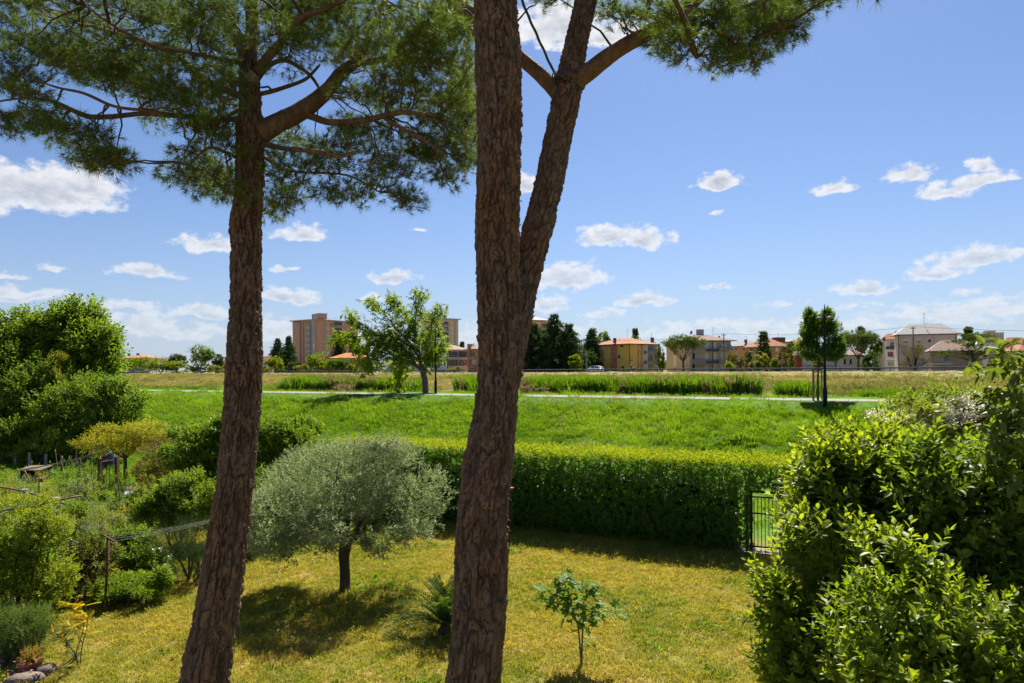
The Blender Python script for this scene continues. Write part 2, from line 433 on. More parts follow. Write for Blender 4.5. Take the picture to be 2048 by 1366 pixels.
def build_ground():
    ys = np.concatenate([[-60, -20, 0], np.arange(4, 60, .6), np.arange(60, 262, 2.0), np.geomspace(262, 9000, 28)])
    xp = np.concatenate([np.arange(40, 250, 3.0), np.geomspace(250, 7000, 20)])
    xs = np.concatenate([-xp[::-1], np.arange(-39.6, 39.9, .8), xp])
    X, Y = np.meshgrid(xs, ys); Z = zt(X, Y)
    V = np.stack([X, Y, Z], -1).reshape(-1, 3); nx, ny = len(xs), len(ys)
    i = np.arange(ny - 1)[:, None] * nx; j = np.arange(nx - 1)[None]
    Q = np.stack([i + j, i + j + 1, i + nx + j + 1, i + nx + j], -1).reshape(-1, 4)
    tp, tcn, tr = t_path(V[:, 0], V[:, 1]), t_canal(V[:, 0], V[:, 1]), t_road(V[:, 0], V[:, 1])
    meadow = smooth(.8, 2.2, (.465 * V[:, 0] + V[:, 1] - 20) / 1.103) * (1 - smooth(3, 9, tcn))
    dry = smooth(3, 9, tcn)
    soil = smooth(-11.3, -12.6, V[:, 0] + (V[:, 1] - 18) * .16) * (tp < -17)
    m, nt, out = new_mat('ground_turf'); L = nt.links
    n1, n2, n3 = nnoise(nt, .55, 5, .65), nnoise(nt, 2.6, 6, .7), nnoise(nt, 11, 5, .7)
    n3s = nmath(nt, 'ADD', nmath(nt, 'MULTIPLY', n1.outputs['Fac'], .55), nmath(nt, 'MULTIPLY', n2.outputs['Fac'], .45))
    lawn = nramp(nt, n3s, [(.34, (.085, .125, .016)), (.46, (.155, .165, .025)), (.53, (.25, .175, .045)), (.62, (.32, .205, .075)), (.74, (.24, .13, .055))])
    lawn = nmix(nt, .5, lawn, nramp(nt, n3.outputs['Fac'], [(.35, (.07, .09, .015)), (.55, (.20, .16, .04)), (.7, (.29, .21, .09))]))
    green = nramp(nt, n2.outputs['Fac'], [(.3, (.04, .085, .008)), (.5, (.07, .14, .012)), (.7, (.10, .16, .02))])
    hay = nramp(nt, n2.outputs['Fac'], [(.3, (.10, .11, .03)), (.5, (.20, .17, .06)), (.72, (.27, .21, .09))])
    earth = nramp(nt, n2.outputs['Fac'], [(.3, (.07, .085, .02)), (.5, (.16, .12, .06)), (.72, (.21, .15, .085))])
    col = nmix(nt, nattr(nt, 'soil'), lawn, earth)
    col = nmix(nt, nattr(nt, 'meadow'), col, green); col = nmix(nt, nattr(nt, 'dry'), col, hay)
    b = nt.nodes.new('ShaderNodeBsdfPrincipled'); L.new(col, b.inputs['Base Color']); b.inputs['Roughness'].default_value = .95; b.inputs['Specular IOR Level'].default_value = .1
    bp = nt.nodes.new('ShaderNodeBump'); bp.inputs['Strength'].default_value = .6; bp.inputs['Distance'].default_value = .05; L.new(n3.outputs['Fac'], bp.inputs['Height']); L.new(bp.outputs[0], b.inputs['Normal'])
    L.new(b.outputs[0], out.inputs[0])
    o = put('ground', V, Q, m, None, {'meadow': meadow, 'dry': dry, 'soil': soil}, True)
    tag(o, kind='structure')
build_ground()

def ribbon(name, fx, off0, off1, dirv, nrm, org, s0, s1, n, dz, mat):
    """A sheet along a straight line of the plan: from offset off0 to off1 across it."""
    s = np.linspace(s0, s1, n); a = []
    for o_ in np.linspace(off0, off1, 5):
        p = org[None] + s[:, None] * dirv + o_ * nrm
        z = zt(p[:, 0], p[:, 1]) + dz if fx is None else np.full(n, fx)
        wob = vnoise(np.stack([s * .6, s * 0 + o_, s * 0], -1), 8) * .12 * (1 if abs(o_) == max(abs(off0), abs(off1)) else 0)
        a.append(np.column_stack([p + nrm * wob[:, None], z]))
    V = np.stack(a, 1).reshape(-1, 3); i = np.arange(n - 1)[:, None] * 5; j = np.arange(4)[None]
    Q = np.stack([i + j, i + 5 + j, i + 5 + j + 1, i + j + 1], -1).reshape(-1, 4)
    return tag(put(name, V, Q, mat, None, None, True), kind='structure')
PD = np.array([1, -.53]) / 1.132; PN = np.array([.53, 1]) / 1.132
RD = np.array([1, -.806]) / 1.284; RN = np.array([.806, 1]) / 1.284
CD = np.array([1, -.5]) / 1.118; CN = np.array([.5, 1]) / 1.118
gravel = plain('gravel_path', (.20, .185, .16), .95, var=.2, scale=3, bump=.5, bscale=60)
asphalt = plain('asphalt', (.085, .083, .08), .9, var=.2, scale=1.2, bump=.3, bscale=80)
ribbon('footpath', None, -1.5, 1.5, PD, PN, np.array([0, 47.0]), -160, 60, 260, .02, gravel)
ribbon('road', 3.97, 1.1, 9.6, RD, RN, np.array([0, 171.0]), -600, 180, 90, .02, asphalt)
whitep = plain('road_paint', (.7, .7, .68), .7, var=.1, scale=4)
for nm, o0 in (('edge_line', 1.5), ('edge_line', 9.1), ('centre_line', 5.3)):
    ribbon('road_marking', 3.976, o0, o0 + .13, RD, RN, np.array([0, 171.0]), -600, 180, 60, .02, whitep)
m, nt, out = new_mat('canal_water'); b = nt.nodes.new('ShaderNodeBsdfPrincipled'); b.inputs['Base Color'].default_value = (.03, .035, .02, 1); b.inputs['Roughness'].default_value = .08
bn = nnoise(nt, 3, 3); bp = nt.nodes.new('ShaderNodeBump'); bp.inputs['Strength'].default_value = .15; nt.links.new(bn.outputs['Fac'], bp.inputs['Height']); nt.links.new(bp.outputs[0], b.inputs['Normal']); nt.links.new(b.outputs[0], out.inputs[0])
ribbon('water', .95, -4, 4, CD, CN, np.array([0, 101.0]), -400, 150, 40, 0, m)

# ------------------------------------------------------------------ grass and reeds: uncountable, one object for each kind
def blade_tuft(name, n, rad, h, w, lean, mat, seeds=0.0, seed=0, hvar=.5):
    g = np.random.default_rng(seed); V, T, Q, k = [], [], [], 0
    for i in range(n):
        r = rad * math.sqrt(g.random()); a = g.random() * 6.283; b = np.array([r * math.cos(a), r * math.sin(a), -.02])
        d = a + g.normal() * .9; ln = lean * (0.3 + g.random()); hh = h * (1 - hvar * g.random())
        dirv = np.array([math.cos(d), math.sin(d), 0]); sd = np.array([-math.sin(d + g.normal() * .6), math.cos(d), 0]) * w / 2 * (.7 + .6 * g.random())
        m1 = b + dirv * ln * hh * .3 + [0, 0, hh * .55]; tip = b + dirv * ln * hh + [0, 0, hh * (1 - .25 * ln)]
        V += [b - sd, b + sd, m1 + sd * .8, m1 - sd * .8, tip]; Q.append([k, k + 1, k + 2, k + 3]); T.append([k + 3, k + 2, k + 4]); k += 5
        if g.random() < seeds:
            c = tip; e = unit(dirv * ln * .5 + np.array([0, 0, .6])) * h * .16; s2 = unit(np.cross(e, [0, 0, 1.0]) + 1e-6) * w * 1.6
            V += [c - e * .4, c + s2, c + e, c - s2]; Q.append([k, k + 1, k + 2, k + 3]); k += 4
    me = mesh_data(name, np.array(V), [np.array(Q), np.array(T)]); me.materials.append(mat)
    o = bpy.data.objects.new(name, me)
    return o

def scatter(name, label, cat, pts, scl, tint, variants, tilt=.12, kind='stuff'):
    n = len(pts); me = bpy.data.meshes.new(name); me.vertices.add(n); me.vertices.foreach_set('co', np.asarray(pts, np.float32).ravel())
    rot = np.column_stack([rng.normal(size=n) * tilt, rng.normal(size=n) * tilt, rng.random(n) * 6.283]).astype(np.float32)
    a = me.attributes.new('rot', 'FLOAT_VECTOR', 'POINT'); a.data.foreach_set('vector', rot.ravel())
    for k, v in (('scl', scl), ('tint', tint)):
        a = me.attributes.new(k, 'FLOAT', 'POINT'); a.data.foreach_set('value', np.broadcast_to(v, (n,)).astype(np.float32))
    a = me.attributes.new('pick', 'INT', 'POINT'); a.data.foreach_set('value', rng.integers(0, len(variants), n).astype(np.int32))
    o = bpy.data.objects.new(name, me); COL.objects.link(o); tag(o, label, cat, kind=kind)
    ng = bpy.data.node_groups.new(name + '_nodes', 'GeometryNodeTree')
    ng.interface.new_socket('Geometry', in_out='INPUT', socket_type='NodeSocketGeometry'); ng.interface.new_socket('Geometry', in_out='OUTPUT', socket_type='NodeSocketGeometry')
    gi, go = ng.nodes.new('NodeGroupInput'), ng.nodes.new('NodeGroupOutput'); L = ng.links
    g2i = ng.nodes.new('GeometryNodeGeometryToInstance')
    for v in variants[::-1]:
        oi = ng.nodes.new('GeometryNodeObjectInfo'); oi.inputs['Object'].default_value = v; oi.inputs['As Instance'].default_value = False
        L.new(oi.outputs['Geometry'], g2i.inputs[0])
    ip = ng.nodes.new('GeometryNodeInstanceOnPoints'); L.new(gi.outputs[0], ip.inputs['Points']); L.new(g2i.outputs[0], ip.inputs['Instance'])
    ip.inputs['Pick Instance'].default_value = True
    def na(nm, ty):
        q = ng.nodes.new('GeometryNodeInputNamedAttribute'); q.data_type = ty; q.inputs['Name'].default_value = nm; return q.outputs['Attribute']
    L.new(na('pick', 'INT'), ip.inputs['Instance Index'])
    e2r = ng.nodes.new('FunctionNodeEulerToRotation'); L.new(na('rot', 'FLOAT_VECTOR'), e2r.inputs[0]); L.new(e2r.outputs[0], ip.inputs['Rotation'])
    L.new(na('scl', 'FLOAT'), ip.inputs['Scale']); L.new(ip.outputs[0], go.inputs[0])
    md = o.modifiers.new('scatter', 'NODES'); md.node_group = ng
    return o

def ground_pts(xy): return np.column_stack([xy, zt(xy[:, 0], xy[:, 1])])
def in_view(xy, pad=.08): u = xy[:, 0] / np.maximum(xy[:, 1], 1); return np.abs(u) < .75 + pad

def patch(xy, sc, seed): return .5 + .5 * fbm(np.column_stack([xy * sc, np.zeros(len(xy))]), 3, seed)

HD = np.array([1, -.465]) / 1.103; HN = np.array([.465, 1]) / 1.103      # hedge: along it, and away from the camera
def t_hedge(X, Y): return (.465 * X + Y - 20) / 1.103

def build_grass():
    lawn_m = leafy('lawn_blade', (.125, .20, .014), (.44, .345, .075), .45, .6, .15, (1.35, 1.3, .6), inst=True, patch=.6)
    mead_m = leafy('meadow_blade', (.050, .122, .008), (.185, .285, .018), .52, .5, .2, (1.5, 1.5, .5), inst=True, patch=.25)
    hay_m = leafy('hay_blade', (.085, .125, .022), (.36, .29, .13), .42, .6, .15, (1.25, 1.2, .7), inst=True, patch=.1)
    reed_m = leafy('reed_blade', (.034, .085, .008), (.15, .25, .018), .45, .5, .2, (1.5, 1.5, .5), inst=True, patch=.3)
    dead_m = leafy('dead_reed_stem', (.12, .085, .045), (.34, .25, .15), .35, .8, .1, (1.1, 1, .8), inst=True)
    # lawn
    lv = [blade_tuft('lawn_tuft', 34, .13, .045 + .02 * i, .0075, .8, lawn_m, .04 * i, seed=i, hvar=.7) for i in range(4)]
    xy = np.column_stack([rng.uniform(-11, 13, 66000), rng.uniform(8.0, 24, 66000)])
    th = t_hedge(xy[:, 0], xy[:, 1]); keep = in_view(xy, .35) & (th < .4) & (xy[:, 0] + (xy[:, 1] - 18) * .16 > -11.5) & (rng.random(len(xy)) < np.clip(16 / xy[:, 1], .5, 1))
    xy = xy[keep]; p = patch(xy, .8, 5); p2 = patch(xy, 3.0, 9)
    scatter('lawn_grass', 'short sun-bleached lawn grass around the olive and fig trees', 'grass', ground_pts(xy), .75 + .6 * rng.random(len(xy)), np.clip(.36 + 1.5 * (p - .47) + .8 * (p2 - .5) + rng.normal(size=len(xy)) * .2, 0, 1), lv, .2)
    # broad-leaved weeds in the lawn
    wd = [blade_tuft('weed_tuft', 14, .07, .13, .028, 1.1, mead_m, seed=40 + i) for i in range(3)]
    k = rng.random(len(xy)) < np.clip((.56 - p) * .35 + .02 * (th[keep] > -3.2), 0, .08); q = xy[k]
    scatter('lawn_weeds', 'green weeds and clover tufts dotted through the dry lawn', 'weeds', ground_pts(q), .5 + .7 * rng.random(len(q)), rng.random(len(q)), wd, .2)
    # weeds of the vegetable plot
    xy = np.column_stack([rng.uniform(-30, -8, 9000), rng.uniform(14, 38, 9000)]); k = in_view(xy) & (xy[:, 0] + (xy[:, 1] - 18) * .16 < -10.6) & (t_hedge(xy[:, 0], xy[:, 1]) < 3) & (patch(xy, .5, 41) > .40); q = xy[k]
    wv = [blade_tuft('plot_weed_tuft', 30, .22, .22, .03, .9, mead_m, .05, seed=50 + i) for i in range(3)]
    scatter('plot_weeds', 'green weeds and herbs growing between the vegetable rows', 'weeds', ground_pts(q), .4 + .9 * rng.random(len(q)), np.clip(.5 + rng.normal(size=len(q)) * .3, 0, 1), wv, .2)
    # fallen needles and dead grass in worn patches of the lawn
    xy = np.column_stack([rng.uniform(-9, 9, 26000), rng.uniform(8.5, 21, 26000)]); k = in_view(xy) & (t_hedge(xy[:, 0], xy[:, 1]) < .2) & (xy[:, 0] + (xy[:, 1] - 18) * .16 > -11) & (patch(xy, .55, 71) + .35 * (patch(xy, 2.2, 72) - .5) > .60); q = xy[k]
    lt = [blade_tuft('litter_tuft', 22, .13, .03, .006, 2.6, dead_m, seed=180 + i) for i in range(3)]
    scatter('lawn_litter', 'dry brown needles and dead grass lying in patches on the lawn', 'litter', ground_pts(q), .6 + .8 * rng.random(len(q)), .35 + .6 * rng.random(len(q)), lt, .15)
    # levee meadow
    mv = [blade_tuft('meadow_tuft', 76, .40, .32 + .08 * (i % 3), .012 + .006 * (i % 2), .55 + .2 * (i % 3), mead_m, .05 + .1 * (i == 2), seed=60 + i, hvar=.7) for i in range(6)]
    xy = np.column_stack([rng.uniform(-42, 40, 90000), rng.uniform(20, 75, 90000)]); tp = t_path(xy[:, 0], xy[:, 1])
    keep = in_view(xy) & (t_hedge(xy[:, 0], xy[:, 1]) > 1.9) & (xy[:, 0] > -22 + (xy[:, 1] - 20) * -.9) & (tp < -1.6); xy = xy[keep]; tp = tp[keep]
    dens = np.clip(38 / xy[:, 1], .25, 1) * 1.0; k = rng.random(len(xy)) < dens; xy = xy[k]; tp = tp[k]
    p = patch(xy, .22, 12); hs = .32 + .42 * smooth(-12.0, -8.5, tp) * (.35 + 1.2 * patch(xy, .5, 15)) + .5 * (rng.random(len(xy)) < .03)
    hs = np.where(tp > -4.6, .14 + .10 * rng.random(len(tp)) + .6 * (rng.random(len(tp)) < .16) * (p > .48), hs)
    scatter('meadow_grass', 'tall bright green meadow grass on the levee slope behind the hedge', 'grass', ground_pts(xy), hs * (.8 + .5 * rng.random(len(xy))), np.clip(.42 + 1.5 * (p - .47) + .9 * (patch(xy, .9, 27) - .5) + .5 * (patch(xy, .06, 28) - .5) + rng.normal(size=len(xy)) * .2, 0, 1), mv, .15)
    # docks, nettles and dry stalks that break the meadow
    k = (patch(xy, .35, 61) > .60) & (rng.random(len(xy)) < .10) & (tp < -5); q = xy[k]
    scatter('meadow_weeds', 'darker broad-leaved weeds in clumps on the green levee slope', 'weeds', ground_pts(q), 1.6 + 2.2 * rng.random(len(q)), np.clip(.15 + .3 * rng.random(len(q)), 0, 1), wd, .2)
    k = (patch(xy, .18, 66) > .58) & (rng.random(len(xy)) < .06); q = xy[k]; st = [blade_tuft('dry_stalk_tuft', 12, .3, .42, .012, .4, hay_m, .8, seed=200 + i) for i in range(2)]
    scatter('dry_stalks', 'thin straw-coloured grass stalks scattered over the levee meadow', 'grass', ground_pts(q), .7 + .5 * rng.random(len(q)), .7 + .3 * rng.random(len(q)), st, .15)
    # strip beyond the path and the flood plain
    xy = np.column_stack([rng.uniform(-95, 62, 60000), rng.uniform(36, 150, 60000)]); tp = t_path(xy[:, 0], xy[:, 1]); tcn = t_canal(xy[:, 0], xy[:, 1])
    keep = in_view(xy) & (tp > 1.6) & (tcn < -1); xy = xy[keep]; k = rng.random(len(xy)) < np.clip(55 / xy[:, 1], .2, 1) * .62; xy = xy[k]; tp = t_path(xy[:, 0], xy[:, 1])
    p = patch(xy, .12, 18)
    scatter('bank_grass', 'low green grass between the gravel path and the canal reeds', 'grass', ground_pts(xy), np.where(tp < 4.5, .22, .65 + .8 * p) * (.7 + .6 * rng.random(len(xy))), np.clip(.45 + .8 * (p - .4) + rng.normal(size=len(xy)) * .2, 0, 1), mv, .15)
    # dry grass of the far bank
    hv = [blade_tuft('hay_tuft', 46, .75, .55, .045, .9, hay_m, .2, seed=80 + i) for i in range(4)]
    xy = np.column_stack([rng.uniform(-240, 120, 120000), rng.uniform(70, 330, 120000)]); tcn = t_canal(xy[:, 0], xy[:, 1]); tr = t_road(xy[:, 0], xy[:, 1])
    keep = in_view(xy, .03) & (tcn > 4.5) & (tr < -.1); xy = xy[keep]; k = rng.random(len(xy)) < np.clip(90 / xy[:, 1], .2, 1) ** 1.4; xy = xy[k]; tcn = tcn[keep][k]; tr = tr[keep][k]
    p = patch(xy, .07, 22); p2 = patch(xy, .3, 23)
    tint = np.clip(.62 + 1.7 * (p - .5) - .75 * (p2 > .60) - .55 * (tcn < 8) + rng.normal(size=len(xy)) * .15, 0, 1); tint = np.clip(tint - .28 * smooth(-20, 60, xy[:, 0]) * (p2 > .45), 0, 1); tint = np.where(tr > -4.5, tint * .2, tint)
    scatter('dry_bank_grass', 'tall straw-coloured grass covering the far bank below the guard rail', 'grass', ground_pts(xy), np.where(tr > -5, .22, np.where(tr > -16, .30 + .25 * p2, .6 + .75 * p2)) * (.7 + .6 * rng.random(len(xy))), tint, hv, .2)
    # reeds along the canal, in the bays where the photograph shows them
    rv = [blade_tuft('reed_clump', 60, .75, 2.3, .085, .38, reed_m, .0, seed=120 + i, hvar=.45) for i in range(4)] 
    dv = [blade_tuft('dead_reed_clump', 34, .6, 2.0, .05, .25, dead_m, .7, seed=140 + i, hvar=.3) for i in range(3)]
    bays = [(565, 645, 1.0, .15), (640, 740, .95, .6), (735, 845, 1.0, .35), (915, 965, 1.05, .1), (1030, 1230, 1.0, .25), (1245, 1350, .95, .3), (1340, 1512, 1.0, .25), (1555, 1635, .8, .05), (1700, 1830, .42, .0), (1830, 2040, .38, .0), (200, 470, .32, .0), (520, 570, .35, 0)]
    G, D, SG, SD = [], [], [], []
    for x0, x1, h, dead in bays:
        n = int((x1 - x0) * 5.5); u = rng.uniform(x0, x1, n); off = rng.normal(size=n) * 1.2 - 3.8
        uu = (u - 1024) / F; Y = (101 + off * 1.118) / (1 + .5 * uu); X = uu * Y
        e = np.minimum(u - x0, x1 - u) / 12; hh = 1.3 * h * np.clip(.55 + .45 * np.minimum(e, 1), .4, 1) * (.75 + .4 * patch(np.column_stack([X, Y]), .35, 31))
        isd = rng.random(n) < .2 * dead * (.4 + 1.2 * (patch(np.column_stack([X, Y]), .2, 33) > .5))
        xy = np.column_stack([X, Y]); G.append(xy[~isd]); SG.append(hh[~isd]); xyd = xy[isd].copy(); xyd[:, 1] -= 1.0; D.append(xyd); SD.append(hh[isd] * .95)
    G, D = np.concatenate(G), np.concatenate(D); SG, SD = np.concatenate(SG), np.concatenate(SD)
    scatter('reed_bed', 'dense green reeds lining the canal in bays along the far bank', 'reeds', ground_pts(G), SG, np.clip(rng.normal(size=len(G)) * .28 + .45, 0, 1), rv, .05)
    scatter('dead_reeds', 'dry brown reed stems standing among the green reeds', 'reeds', ground_pts(D), SD, rng.random(len(D)), dv, .05)
    # pale plumes near the path
    pl = [blade_tuft('plume_clump', 16, .35, 1.15, .035, .25, dead_m, 1.0, seed=160 + i, hvar=.3) for i in range(2)]
    Pp = []
    for x0, x1, n in ((668, 705, 26), (1036, 1075, 30), (1088, 1098, 8)):
        uu = (rng.uniform(x0, x1, n) - 1024) / F; Y = (92 + rng.normal(size=n) * .6) / (1 + .5 * uu); Pp.append(np.column_stack([uu * Y, Y]))
    Pp = np.concatenate(Pp); scatter('pale_plumes', 'pale feathery reed plumes in front of the green reeds', 'reeds', ground_pts(Pp), .9 + .5 * rng.random(len(Pp)), .8 + .2 * rng.random(len(Pp)), pl, .08)
build_grass()
# ------------------------------------------------------------------ the two stone pines
def pine_bark():
    m, nt, out = new_mat('pine_bark'); L = nt.links
    t = nattr(nt, 'plate'); n = nnoise(nt, 26, 6, .7, stretch=(1, 1, .35)); n2 = nnoise(nt, 2.2, 3, .6, stretch=(1, 1, .4)); n3 = nnoise(nt, 90, 4, .7, stretch=(1, 1, .3))
    c = nramp(nt, t, [(.0, (.085, .050, .033)), (.3, (.14, .084, .055)), (.58, (.18, .124, .090)), (.8, (.215, .158, .122)), (1, (.27, .125, .052))])
    rust = nmath(nt, 'MULTIPLY', nmath(nt, 'SUBTRACT', n2.outputs['Fac'], .48, True), 4.5, True)
    c = nmix(nt, rust, c, nramp(nt, t, [(.2, (.15, .062, .026)), (.9, (.30, .125, .045))]))
    c = nmix(nt, .45, c, nramp(nt, n.outputs['Fac'], [(.3, (.055, .034, .023)), (.55, (.13, .084, .058)), (.75, (.21, .16, .125))]))
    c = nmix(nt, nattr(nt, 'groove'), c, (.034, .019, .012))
    b = nt.nodes.new('ShaderNodeBsdfPrincipled'); L.new(c, b.inputs['Base Color']); b.inputs['Roughness'].default_value = .75; b.inputs['Specular IOR Level'].default_value = .25
    bp = nt.nodes.new('ShaderNodeBump'); bp.inputs['Strength'].default_value = .7; bp.inputs['Distance'].default_value = .012; L.new(nmath(nt, 'ADD', n.outputs['Fac'], nmath(nt, 'MULTIPLY', n3.outputs['Fac'], .5)), bp.inputs['Height']); L.new(bp.outputs[0], b.inputs['Normal'])
    L.new(b.outputs[0], out.inputs[0]); return m
BARK = pine_bark()

def bark_tube(ctrl, na, ds, pw, ph, depth, seed, knots=()):
    """A trunk whose bark plates are relief: every plate is a raised, uneven scale with fissures between. ctrl rows: x, y, z, radius."""
    L0 = np.linalg.norm(np.diff(np.asarray(ctrl)[:, :3], axis=0), axis=1).sum()
    C = catmull(ctrl, int(L0 / ds)); P, r = C[:, :3], C[:, 3]; m = len(P)
    T, U, W = frames(P); s = np.linspace(0, L0, m); th = np.arange(na) / na * 2 * math.pi
    S, TH = np.meshgrid(s, th, indexing='ij'); RR = np.repeat(r[:, None], na, 1)
    Pn = np.stack([np.cos(TH) * .45, np.sin(TH) * .45, S], -1).reshape(-1, 3)
    w1 = fbm(Pn * [6, 6, 5], 3, seed + 1).reshape(m, na); w2 = fbm(Pn * [6, 6, 4], 3, seed + 2).reshape(m, na)
    nc = max(8, int(round(2 * math.pi * r.mean() / pw)))
    sb = s / ph * (1 + .75 * s / s[-1]); b = np.repeat(sb[:, None], na, 1) + w2 * 1.1; a = TH / (2 * math.pi) * nc + w1 * 1.0 + .5 * vnoise(Pn * [3, 3, 2.2], seed + 9).reshape(m, na)
    ia, ib = np.floor(a).astype(np.int64), np.floor(b).astype(np.int64)
    f1 = np.full(a.shape, 9.0); f2 = f1.copy(); idr = np.zeros(a.shape); ox = np.zeros(a.shape); oy = np.zeros(a.shape)
    def hsh(i, j, k):
        n = ((i % nc) * 374761393 + j * 668265263 + (k + seed) * 1274126177) & 0xffffffff
        n = ((n ^ (n >> 13)) * 1274126177) & 0xffffffff; return ((n ^ (n >> 16)) & 0xffff) / 65535.0
    for di in (-1, 0, 1):
        for dj in (-1, 0, 1):
            ci, cj = ia + di, ib + dj
            dx = ci + .15 + .7 * hsh(ci, cj, 1) - a; dy = (cj + .1 + .8 * hsh(ci, cj, 2) - b) * .8
            d = np.sqrt(dx * dx + dy * dy); nearer = d < f1
            f2 = np.where(nearer, f1, np.minimum(f2, d)); idr = np.where(nearer, hsh(ci, cj, 3), idr); ox = np.where(nearer, dx, ox); oy = np.where(nearer, dy, oy); f1 = np.where(nearer, d, f1)
    # long fissures: the zero lines of a noise drawn out along the stem; finer cracks cut the plates between them
    fz = (1 + .9 * (s / s[-1]) ** 1.2)[:, None]; hx, hy = np.cos(TH) * RR * fz, np.sin(TH) * RR * fz; hz = np.repeat(np.cumsum(np.gradient(s)[:, None] * fz ** 1.1, 0), na, 1)
    G3 = lambda fh, fv, sd: vnoise(np.stack([hx * fh + w1 * .35, hy * fh, hz * fv + w2 * .5], -1).reshape(-1, 3), sd).reshape(m, na)
    n1 = G3(.62 / pw, .62 / ph, seed + 31) + .42 * G3(1.5 / pw, 1.4 / ph, seed + 32); n2 = G3(1.15 / pw, 1.5 / ph, seed + 33) + .3 * G3(2.6 / pw, 3 / ph, seed + 34)
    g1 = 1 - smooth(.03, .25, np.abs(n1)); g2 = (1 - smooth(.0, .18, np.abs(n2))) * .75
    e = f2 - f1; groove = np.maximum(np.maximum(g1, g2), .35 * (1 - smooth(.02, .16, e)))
    tiltx = (np.sin(idr * 91) * ox + np.cos(idr * 57) * oy) * .35 + oy * .45
    dep = depth * (.65 + .5 * w2)
    h = -dep * groove + dep * (.38 * np.clip(n2, -.6, .6) + (idr - .5) * .35) * (1 - groove) + dep * tiltx * (1 - groove) + dep * .22 * np.round(2.2 * fbm(Pn * [16, 16, 9], 3, seed + 5)).reshape(m, na) * (1 - groove) + .004 * fbm(Pn * [60, 60, 40], 2, seed + 6).reshape(m, na)
    h += RR * .045 * vnoise(Pn * [2.2, 2.2, 1.1], seed + 7).reshape(m, na)
    for (ks, kt, kr, kh) in knots:
        dd = np.sqrt(((S - ks)) ** 2 + ((np.angle(np.exp(1j * (TH - kt)))) * RR) ** 2) / kr
        h += kh * np.exp(-dd ** 2 * 1.6) * (1 - 1.35 * np.exp(-(dd / .38) ** 2)) + kh * .12 * np.sin(dd * 13) * np.exp(-dd ** 2)
    rad = RR + h
    V = P[:, None] + rad[..., None] * (np.cos(TH)[..., None] * U[:, None] + np.sin(TH)[..., None] * W[:, None])
    i = np.arange(m - 1)[:, None] * na; j = np.arange(na)[None]; k = (j + 1) % na
    Q = np.stack([i + j, i + k, i + na + k, i + na + j], -1).reshape(-1, 4)
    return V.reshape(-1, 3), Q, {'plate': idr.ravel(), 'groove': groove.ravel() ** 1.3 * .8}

def flakes(V, n, parent):
    """Loose curling scales that stand off the trunk and roughen its outline."""
    i = rng.integers(0, len(V), n); P = V[i]; na_ = 400; C = np.array([V[max(0, k - na_):k + na_].mean(0) for k in i]); o = unit((P - C) * [1, 1, .2])
    A = unit(np.array([0, 0, -1.0]) * rng.choice([1, 1, -1], n)[:, None] + o * rng.uniform(.25, .9, n)[:, None] + rng.normal(size=(n, 3)) * .3); Ln = rng.uniform(.018, .05, n)
    W, Fc, t = leaf_mesh(P - o * .004, A, o, Ln, Ln * .6, rng.random(n), 0, .25, .0); put('bark_flakes', W, Fc, BARK, parent, {'plate': t, 'groove': t * 0})['kind'] = 'stuff'

def trunk_ctrl(rows, Y0, dY=0.0):
    """rows: px, py, pixel width -> world control points; Y runs from Y0 by dY along the stem."""
    out = []
    for k, (x, y, w) in enumerate(rows):
        Y = Y0 + dY * k / max(1, len(rows) - 1); out.append([*at(x, y, Y), w / 2 * Y / F])
    return np.array(out)

needle_m = leafy('pine_needle', (.040, .080, .018), (.15, .205, .045), .46, .4, .35, (1.35, 1.35, .6), patch=.8)
twig_m = barky('pine_twig', ((.05, .034, .024), (.10, .068, .046), (.17, .115, .075)), 14)
limb_m = barky('pine_limb', ((.085, .048, .030), (.155, .092, .058), (.27, .155, .09)), 10, (1, 1, .6), .9)
cone_m = plain('pollen_cone', (.36, .17, .05), .8, var=.3, scale=20)

